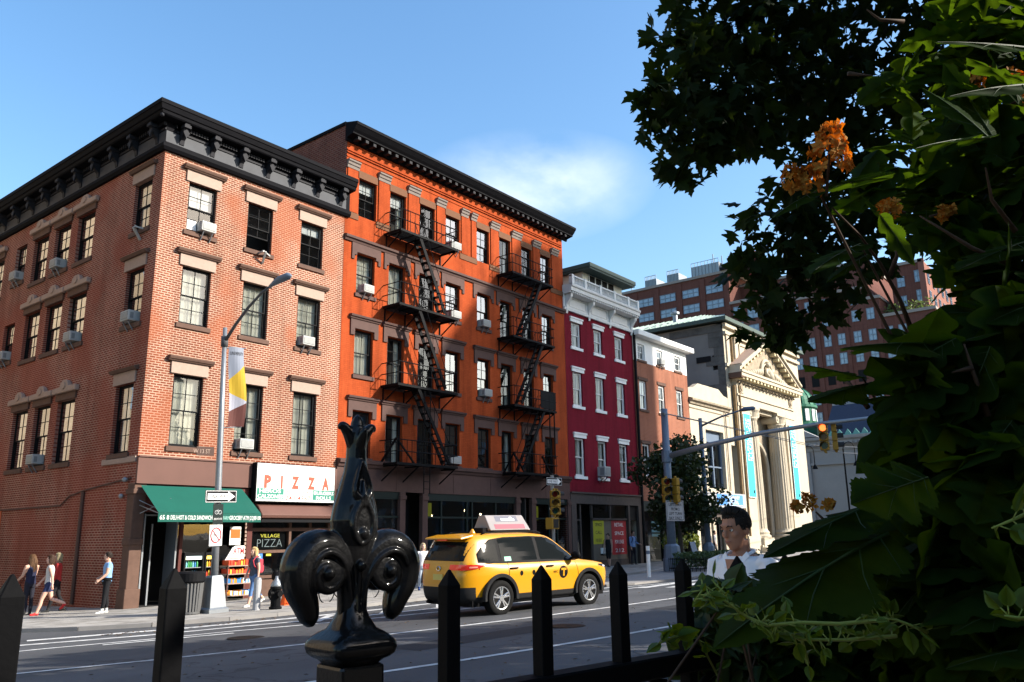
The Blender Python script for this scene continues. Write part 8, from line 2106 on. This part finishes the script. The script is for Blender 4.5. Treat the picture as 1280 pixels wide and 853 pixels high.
PLAIN = [(0, .0), (.12, .17), (.35, .27), (.6, .23), (.85, .09), (1, 0)]
def leaf(m, base, tip, nrm, out, wide=1.0, droop=.15, fold=.18, rnd=None, vein=0, curl=0):
    """one blade: midrib from base to tip, two halves folded along it"""
    b = Vector(base); d = Vector(tip) - b; L = d.length; d.normalize(); n = Vector(nrm); n = (n - d * n.dot(d)).normalized(); s = d.cross(n)
    def P(u, v):
        a = abs(v)
        rip = .018 * sin(u * 17 + (3 if v > 0 else 0)) * a * 2
        return b + d * (L * u) + s * (L * v * wide * (1 - .15 * fold)) + n * (L * (-droop * u * u - fold * a * (1 - .6 * a) + rip + curl * a * a))
    k = len(m.v); N = len(out)
    for u, v in out: m.v.append(tuple(P(u * .97, 0)))
    for sg in (-1, 1):
        e = len(m.v)
        for u, v in out: m.v.append(tuple(P(u, sg * v)))
        for i in range(N - 1): m.f.append((k + i, k + i + 1, e + i + 1, e + i)); m.m.append(m.mi)
    if vein:
        mi = m.mi; m.mi = vein
        r = L * .006
        for off in (r * .4, -r * .4):
            m.tube([P(u, 0) + n * off for u in (0, .25, .5, .75, .97)], [r * 1.3, r, r * .8, r * .5, r * .2], 4, cap=False)
        for sg in (-1, 1):
            for u0, u1, v1 in ((.06, .2, .34), (.2, .47, .44), (.42, .72, .26)):
                m.tube([P(u0, 0) + n * r * .3, P((u0 + u1) / 2, sg * v1 * .45) + n * r * .3, P(u1, sg * v1) + n * r * .2], [r * .7, r * .5, r * .15], 3, cap=False)
        m.mi = mi

OAKF = [(u, max(0, v) * (1 + .07 * sin(i * 2.3) * (v > .05))) for i, (u, v) in enumerate(smooth_path(OAK, [0] * len(OAK), 4)[0])]
OAKM = smooth_path(OAK, [0] * len(OAK), 2)[0]
def rv(rnd): return Vector((rnd.gauss(0, 1), rnd.gauss(0, 1), rnd.gauss(0, 1))).normalized()

def overhanging_tree():
    t = thing('plane_tree', 'dark leafed plane tree overhanging the hydrangea, seen against the sky', 'tree', (12.5, -3.2, gz(12.5, -3.2)))
    rnd = random.Random(21)
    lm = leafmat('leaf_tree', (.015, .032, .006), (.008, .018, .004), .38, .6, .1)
    # boughs of the crown, then unseen clumps added to block light: centre, radius
    cl = CLUMPS
    m = MB()
    for (x, y, z, r, dens) in cl:
        c = Vector((x, y, z)); n = int(95 * dens * (r / .4) ** 2)
        for k in range(n):
            d = rv(rnd); p = c + d * r * rnd.random() ** .45 * Vector((1, 1, 1)).x
            L = rnd.uniform(.1, .21); ax = (rv(rnd) + Vector((0, 0, -.7)) + d * .5).normalized()
            leaf(m, p, p + ax * L, rv(rnd) + Vector((0, 0, 1.0)), MAPLE, 1.0, rnd.uniform(.0, .3), rnd.uniform(.05, .3))
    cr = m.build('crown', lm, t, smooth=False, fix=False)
    m = MB(); b0 = Vector((12.5, -3.2, gz(12.5, -3.2)))
    m.tube([b0, b0 + Vector((-.1, .2, 2.5)), b0 + Vector((-.5, .5, 5)), b0 + Vector((-1, .8, 8)), b0 + Vector((-1.2, 1, 10))], [.34, .27, .22, .15, .06], 12)
    for (x, y, z, r, dens) in cl[46::3]:
        e = Vector((x, y, z)); s_ = b0 + Vector((-.4, .45, min(9, max(3.2, z - 1.2)))); mid = s_ * .45 + e * .55 + Vector((0, 0, .35))
        m.tube([s_, s_ * .8 + mid * .2 + Vector((0, 0, .2)), mid, e], [.06, .045, .028, .008], 6)
    m.build('trunk', mat('bark', (.06, .048, .035), .9, noise=.4, nscale=6, bump=.5, bscale=20), t, smooth=True)

def shade_tree(x, y, cz, r, n, label, L0=.3, seed=1):
    """park tree outside the frame: its crown throws the dappled shade on the road"""
    rnd = random.Random(seed); z0 = gz(x, y)
    t = thing('park_tree', label, 'tree', (x, y, z0), 'park trees along the near kerb')
    m = MB(); bl = [(Vector((x, y, cz)), r * .75)] + [(Vector((x, y, cz)) + Vector((d.x * r * .7, d.y * r * .7, d.z * r * .5)), r * rnd.uniform(.3, .5)) for d in [rv(rnd) for _ in range(11)]]
    for k in range(n):
        c, q = bl[rnd.randrange(len(bl))]; p = c + rv(rnd) * q * rnd.random() ** .5; L = L0 * rnd.uniform(.7, 1.3)
        leaf(m, p, p + rv(rnd) * L, rv(rnd) + Vector((0, 0, .8)), PLAIN, 1.6, .1, .1)
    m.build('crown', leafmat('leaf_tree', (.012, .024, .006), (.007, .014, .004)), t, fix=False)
    m = MB(); m.tube([(x, y, z0), (x + .1, y, z0 + 2.5), (x, y + .1, cz), (x + .1, y, cz + r * .6)], [.32, .25, .16, .04], 10)
    for c, q in bl[1:]: m.tube([(x, y, cz - r * .4), tuple((c + Vector((x, y, cz))) / 2), tuple(c)], [.1, .06, .02], 6)
    m.build('trunk', M['bark'], t, smooth=True)

def street_tree():
    x, y = 40.6, 20.9; z = gz(x, y); rnd = random.Random(31)
    t = thing('street_tree', 'small dark street tree standing on the pavement in front of the low brick house', 'tree', (x, y, z))
    m = MB(); m.tube([(x, y, z), (x + .05, y, z + 1.2), (x, y + .05, z + 2.4), (x - .1, y, z + 4), (x, y, z + 5.4)], [.17, .13, .11, .07, .02], 10)
    bl = []
    for k in range(26):
        a = rnd.uniform(0, 2 * pi); h = rnd.uniform(2.1, 6.1); rr = rnd.uniform(.5, 3.0) * (1.15 - abs(h - 3.9) / 3.6); c = Vector((x + .35 + cos(a) * rr, y + sin(a) * rr * .8, z + h)); bl.append((c, rnd.uniform(.75, 1.1)))
        m.tube([(x, y, z + 1.7 + (h - 2) * .35), tuple(c * .6 + Vector((x, y, z + h * .8)) * .4), tuple(c)], [.045, .03, .01], 5)
    m.build('trunk', M['bark'], t, smooth=True)
    m = MB()
    for c, q in bl:
        for k in range(330):
            p = c + rv(rnd) * q * rnd.random() ** .4; L = rnd.uniform(.14, .26); leaf(m, p, p + (rv(rnd) + Vector((0, 0, -.3))).normalized() * L, rv(rnd) + Vector((0, 0, .9)), PLAIN, 1.5, .1, .1)
    m.build('crown', leafmat('leaf_street', (.026, .045, .011), (.014, .025, .007), .2), t, fix=False)

def hydrangea():
    rnd = random.Random(77)
    base = Vector((2.55, .12, gz(2.5, .1)))
    t = thing('hydrangea', 'large oakleaf hydrangea shrub with lobed leaves and rusty flower heads behind the fence', 'shrub', base)
    lm = leafmat('leaf_hydrangea', (.012, .03, .0045), (.007, .018, .003), .45, .7, .03, 6, 4.8)
    vm = mat('leaf_vein', (.022, .042, .01), .5); fl = leafmat('petal_rust', (.4, .215, .035), (.26, .115, .016), .35, .7, .2, 30)
    st = mat('stem_brown', (.06, .034, .02), .8, noise=.4, nscale=30)
    m = MB(); heads = []
    for (bx, by, bz, tx, ty, tz, wide, nx, ny, nz) in HERO:
        b = Vector((bx, by, bz)); e = Vector((tx, ty, tz))
        leaf(m, b, e, (nx, ny, nz), OAKF, wide, rnd.uniform(.02, .14), rnd.uniform(.06, .2), vein=1, curl=rnd.uniform(-.1, .1))
        if rnd.random() < .35: heads.append(b)
    for (x, y, z, r, n) in BUSH:
        c = Vector((x, y, z))
        for k in range(int(n * 2.0) if z < 2.1 else int(n * 2.3)):
            p = c + rv(rnd) * r * rnd.random() ** .4; L = rnd.uniform(.09, .19) if z < 2.1 else rnd.uniform(.07, .14)
            ax = (rv(rnd) * .8 + Vector((-.5, .3, -.25)) + (p - c) * 3).normalized()
            leaf(m, p - ax * L * .4, p + ax * L * .6, rv(rnd) * .7 + Vector((-.1, -.35, 1.0)), OAKM, rnd.uniform(.8, 1.05), rnd.uniform(.05, .35), rnd.uniform(.08, .3), vein=1 if rnd.random() < .4 else 0)
            if rnd.random() < .025: heads.append(p - ax * L * .4)
    m.build('foliage', [lm, vm], t, smooth=True, fix=False)
    m = MB(); hub = [base + Vector((.1 * cos(k), .1 * sin(k), .05)) for k in range(6)]
    for i, h in enumerate(heads):
        b = hub[i % 6]; dv = h - b; m.tube([b, b + Vector((dv.x * .25, dv.y * .25, dv.z * .45)), b + Vector((dv.x * .65, dv.y * .65, dv.z * .8)), h], [.009, .007, .0045, .002], 6, cap=False)
    for pts in STEMS: m.tube([Vector(p) for p in pts], [.0055 - .004 * i / (len(pts) - 1) for i in range(len(pts))], 7)
    m.build('stems', st, t, smooth=True)
    for (x, y, z, r, hgt, dx, dy, dz) in FLOWERS:
        m = MB(); c = Vector((x, y, z)); ax = Vector((dx, dy, dz))
        n = int(12 + 45000 * r * r)
        for k in range(n):
            s_ = rnd.random(); rad = r * (1 - .75 * s_) * rnd.uniform(.75, 1.05); o = rv(rnd); o = (o - ax * o.dot(ax)).normalized(); p = c + ax * hgt * s_ + o * rad
            nn = (o + ax * .4 + rv(rnd) * .5).normalized(); u = nn.orthogonal().normalized(); v = nn.cross(u); a0 = rnd.random() * 6; S = rnd.uniform(.006, .0115)
            for q in range(4):
                a = a0 + q * pi / 2; d = u * cos(a) + v * sin(a); e = u * cos(a + .6) + v * sin(a + .6); f = u * cos(a - .6) + v * sin(a - .6)
                m.q(p, p + f * S * .8 + nn * S * .25, p + d * S * 1.25 + nn * S * rnd.uniform(-.2, .6), p + e * S * .8 + nn * S * .25)
        fo = m.build('flower_head', fl, t, fix=False)
        m = MB(); m.tube([c - ax * hgt * .6, c, c + ax * hgt * .95], [.003, .0025, .001], 5); m.build('flower_stalk', st, fo)

def vines():
    rnd = random.Random(9)
    t = thing('climbing_vine', 'small leafed climbing vine with bright green shoots trailing over the fence rail', 'vine', (1.9, .85, gz(1.9, .85)))
    lm = leafmat('leaf_vine', (.075, .14, .01), (.035, .07, .008), .4, .5, .3, 12); ld = leafmat('leaf_vine_dark', (.03, .055, .012), (.018, .034, .008), .25, .5, .3, 12)
    sm = mat('stem_green', (.16, .2, .04), .6)
    f1, f2, stt = MB(), MB(), MB()
    for pts, n, sz in VINES:
        P = [Vector(p) for p in pts]
        stt.tube(P, [.0032 - .002 * i / (len(P) - 1) for i in range(len(P))], 5)
        for k in range(n):
            s_ = (k + .5) / n * (len(P) - 1); i = min(int(s_), len(P) - 2); p = P[i] + (P[i + 1] - P[i]) * (s_ - i)
            for q in range(2):
                ax = (rv(rnd) + Vector((0, 0, .1))).normalized(); L = sz * rnd.uniform(.6, 1.2); leaf(f1, p + ax * .012, p + ax * (L + .012), rv(rnd) + Vector((-.4, -.4, .8)), PLAIN, 1.4, .2, .2)
                stt.tube([p, p + ax * .014], .001, 4)
    for (x, y, z, r, n) in IVY:
        for k in range(n):
            p = Vector((x, y, z)) + rv(rnd) * r * rnd.random() ** .4; L = rnd.uniform(.03, .075); ax = rv(rnd); leaf(f2, p, p + ax * L, rv(rnd) + Vector((-.4, -.4, .8)), PLAIN, 1.5, .2, .2)
    t2 = thing('ivy', 'dark small leafed ivy matted along the fence under the vine shoots', 'ivy', (2.2, .7, gz(2.2, .7)))
    f2.build('foliage', ld, t2, smooth=True, fix=False); m = MB()
    for k in range(26): 
        q = IVY[k % len(IVY)]; a = Vector(q[:3]) + rv(rnd) * q[3]; m.tube([a, a + Vector((rnd.gauss(0, .1), rnd.gauss(0, .1), -.2)), Vector((a.x, a.y, .2))], [.002, .003, .004], 5)
    m.build('stems', M['stem_brown'], t2)
    f1.build('foliage', lm, t, smooth=True, fix=False); stt.build('stems', sm, t, smooth=True, fix=False)
# ================================================================== light, sky, camera
def world():
    w = bpy.data.worlds.new('World'); sc.world = w; w.use_nodes = True; nt = w.node_tree; N = nt.nodes; L = nt.links
    bg = N['Background']; sk = N.new('ShaderNodeTexSky'); sk.sky_type = 'NISHITA'; sk.sun_disc = False
    sk.sun_elevation = math.asin(SUN.z); sk.sun_rotation = atan2(SUN.x, SUN.y); sk.air_density = 1.3; sk.dust_density = 1.5; sk.ozone_density = 2.5
    tc = N.new('ShaderNodeTexCoord'); mp = N.new('ShaderNodeMapping'); mp.inputs['Scale'].default_value = (1, 1, 1.7); mp.inputs['Location'].default_value = CLOUD
    L.new(tc.outputs['Generated'], mp.inputs[0])
    nz = N.new('ShaderNodeTexNoise'); nz.inputs['Scale'].default_value = 4.5; nz.inputs['Detail'].default_value = 6; nz.inputs['Roughness'].default_value = .55; nz.inputs['Distortion'].default_value = .15
    L.new(mp.outputs[0], nz.inputs['Vector'])
    rp = N.new('ShaderNodeValToRGB'); rp.color_ramp.elements[0].position = .38; rp.color_ramp.elements[0].color = (0, 0, 0, 1); rp.color_ramp.elements[1].position = .66; rp.color_ramp.elements[1].color = (.6, .6, .6, 1)
    L.new(nz.outputs['Fac'], rp.inputs['Fac'])
    # a bank of thin cloud over the maroon house, nothing elsewhere
    dt = N.new('ShaderNodeVectorMath'); dt.operation = 'DISTANCE'; fl = N.new('ShaderNodeVectorMath'); fl.operation = 'MULTIPLY'; fl.inputs[1].default_value = (1, 1, 2.3); L.new(tc.outputs['Generated'], fl.inputs[0]); L.new(fl.outputs[0], dt.inputs[0]); dt.inputs[1].default_value = CLOUDAT
    mr = N.new('ShaderNodeMapRange'); mr.inputs['From Min'].default_value = .15; mr.inputs['From Max'].default_value = .04; L.new(dt.outputs['Value'], mr.inputs['Value'])
    ml = N.new('ShaderNodeMath'); ml.operation = 'MULTIPLY'; L.new(mr.outputs[0], ml.inputs[0]); L.new(rp.outputs['Color'], ml.inputs[1])
    hs = N.new('ShaderNodeHueSaturation'); hs.inputs['Saturation'].default_value = 1.2; L.new(sk.outputs[0], hs.inputs['Color'])
    mx = N.new('ShaderNodeMix'); mx.data_type = 'RGBA'; mx.inputs[7].default_value = (5.2, 5.4, 5.7, 1)
    L.new(ml.outputs[0], mx.inputs[0]); L.new(hs.outputs[0], mx.inputs[6]); L.new(mx.outputs[2], bg.inputs['Color'])
    bg.inputs['Strength'].default_value = SKY
    s = bpy.data.lights.new('sun', 'SUN'); s.energy = SUNE; s.angle = radians(.53); s.color = (1, .93, .82)
    o = bpy.data.objects.new('sun', s); COL.objects.link(o); o.rotation_euler = (-SUN).to_track_quat('-Z', 'Y').to_euler(); o.location = (20, -40, 40)

def camera():
    c = bpy.data.cameras.new('camera'); o = bpy.data.objects.new('camera', c); COL.objects.link(o)
    c.sensor_width = 36; c.lens = 36 * 1028.45 / 1280; c.clip_start = .05; c.clip_end = 3000
    y, p, r = radians(51.744), radians(13.339), radians(-.8556)
    f = Vector((sin(y) * cos(p), cos(y) * cos(p), sin(p))); rt = f.cross(Vector((0, 0, 1))).normalized(); up = rt.cross(f)
    r2 = rt * cos(r) + up * sin(r); u2 = up * cos(r) - rt * sin(r)
    o.matrix_world = Matrix((( r2.x, u2.x, -f.x, 0), (r2.y, u2.y, -f.y, 0), (r2.z, u2.z, -f.z, 1.65), (0, 0, 0, 1)))
    sc.camera = o

SUNE, SKY, CLOUD = 4.4, .128, (.35, .1, .2)
CLOUDAT = (.735, .545, .405 * 2.3)
setup_mats()
build_row()
savings_hall(); high_rise(); opposite_house(); shading_block(); avenue_blocks()
street()
lamp_post(); signals(); small_furniture(); ac_units(); shop_things(); bicycles()
place_cab()
people(); near_man()
railing()
overhanging_tree(); street_tree(); hydrangea(); vines()
shade_tree(11.6, -1.7, 8.0, 3.0, 3800, 'broad leafed park tree nearest the finial', .3, 4)
shade_tree(16.2, -1.9, 8.0, 3.0, 3800, 'broad leafed park tree second from the finial', .3, 5)
shade_tree(13.5, -6.0, 6.8, 3.0, 3000, 'broad leafed park tree deeper in the park than the rest', .3, 9)
shade_tree(20.5, -5.0, 7.0, 3.3, 3600, 'broad leafed park tree third along the kerb from the finial', .32, 6)
shade_tree(26, -6.5, 7.2, 3.5, 3600, 'broad leafed park tree fourth along the kerb from the finial', .32, 7)
shade_tree(33, -9, 7.2, 3.6, 3200, 'broad leafed park tree fifth along the kerb from the finial', .34, 8)
shade_tree(42, -9.5, 7.4, 3.6, 2600, 'broad leafed park tree sixth along the kerb from the finial', .36, 10)
shade_tree(52, -11, 7.4, 3.8, 2600, 'broad leafed park tree seventh along the kerb from the finial', .38, 11)
world(); camera()
sc.render.engine = 'CYCLES'
sc.cycles.use_denoising = True
sc.cycles.max_bounces = 6; sc.cycles.diffuse_bounces = 3; sc.cycles.glossy_bounces = 3; sc.cycles.transmission_bounces = 4; sc.cycles.transparent_max_bounces = 12
sc.cycles.caustics_reflective = False; sc.cycles.caustics_refractive = False
sc.view_settings.view_transform = 'Standard'; sc.view_settings.look = 'None'; sc.view_settings.exposure = 1.22; sc.view_settings.gamma = 1; sc.view_settings.use_curve_mapping = False
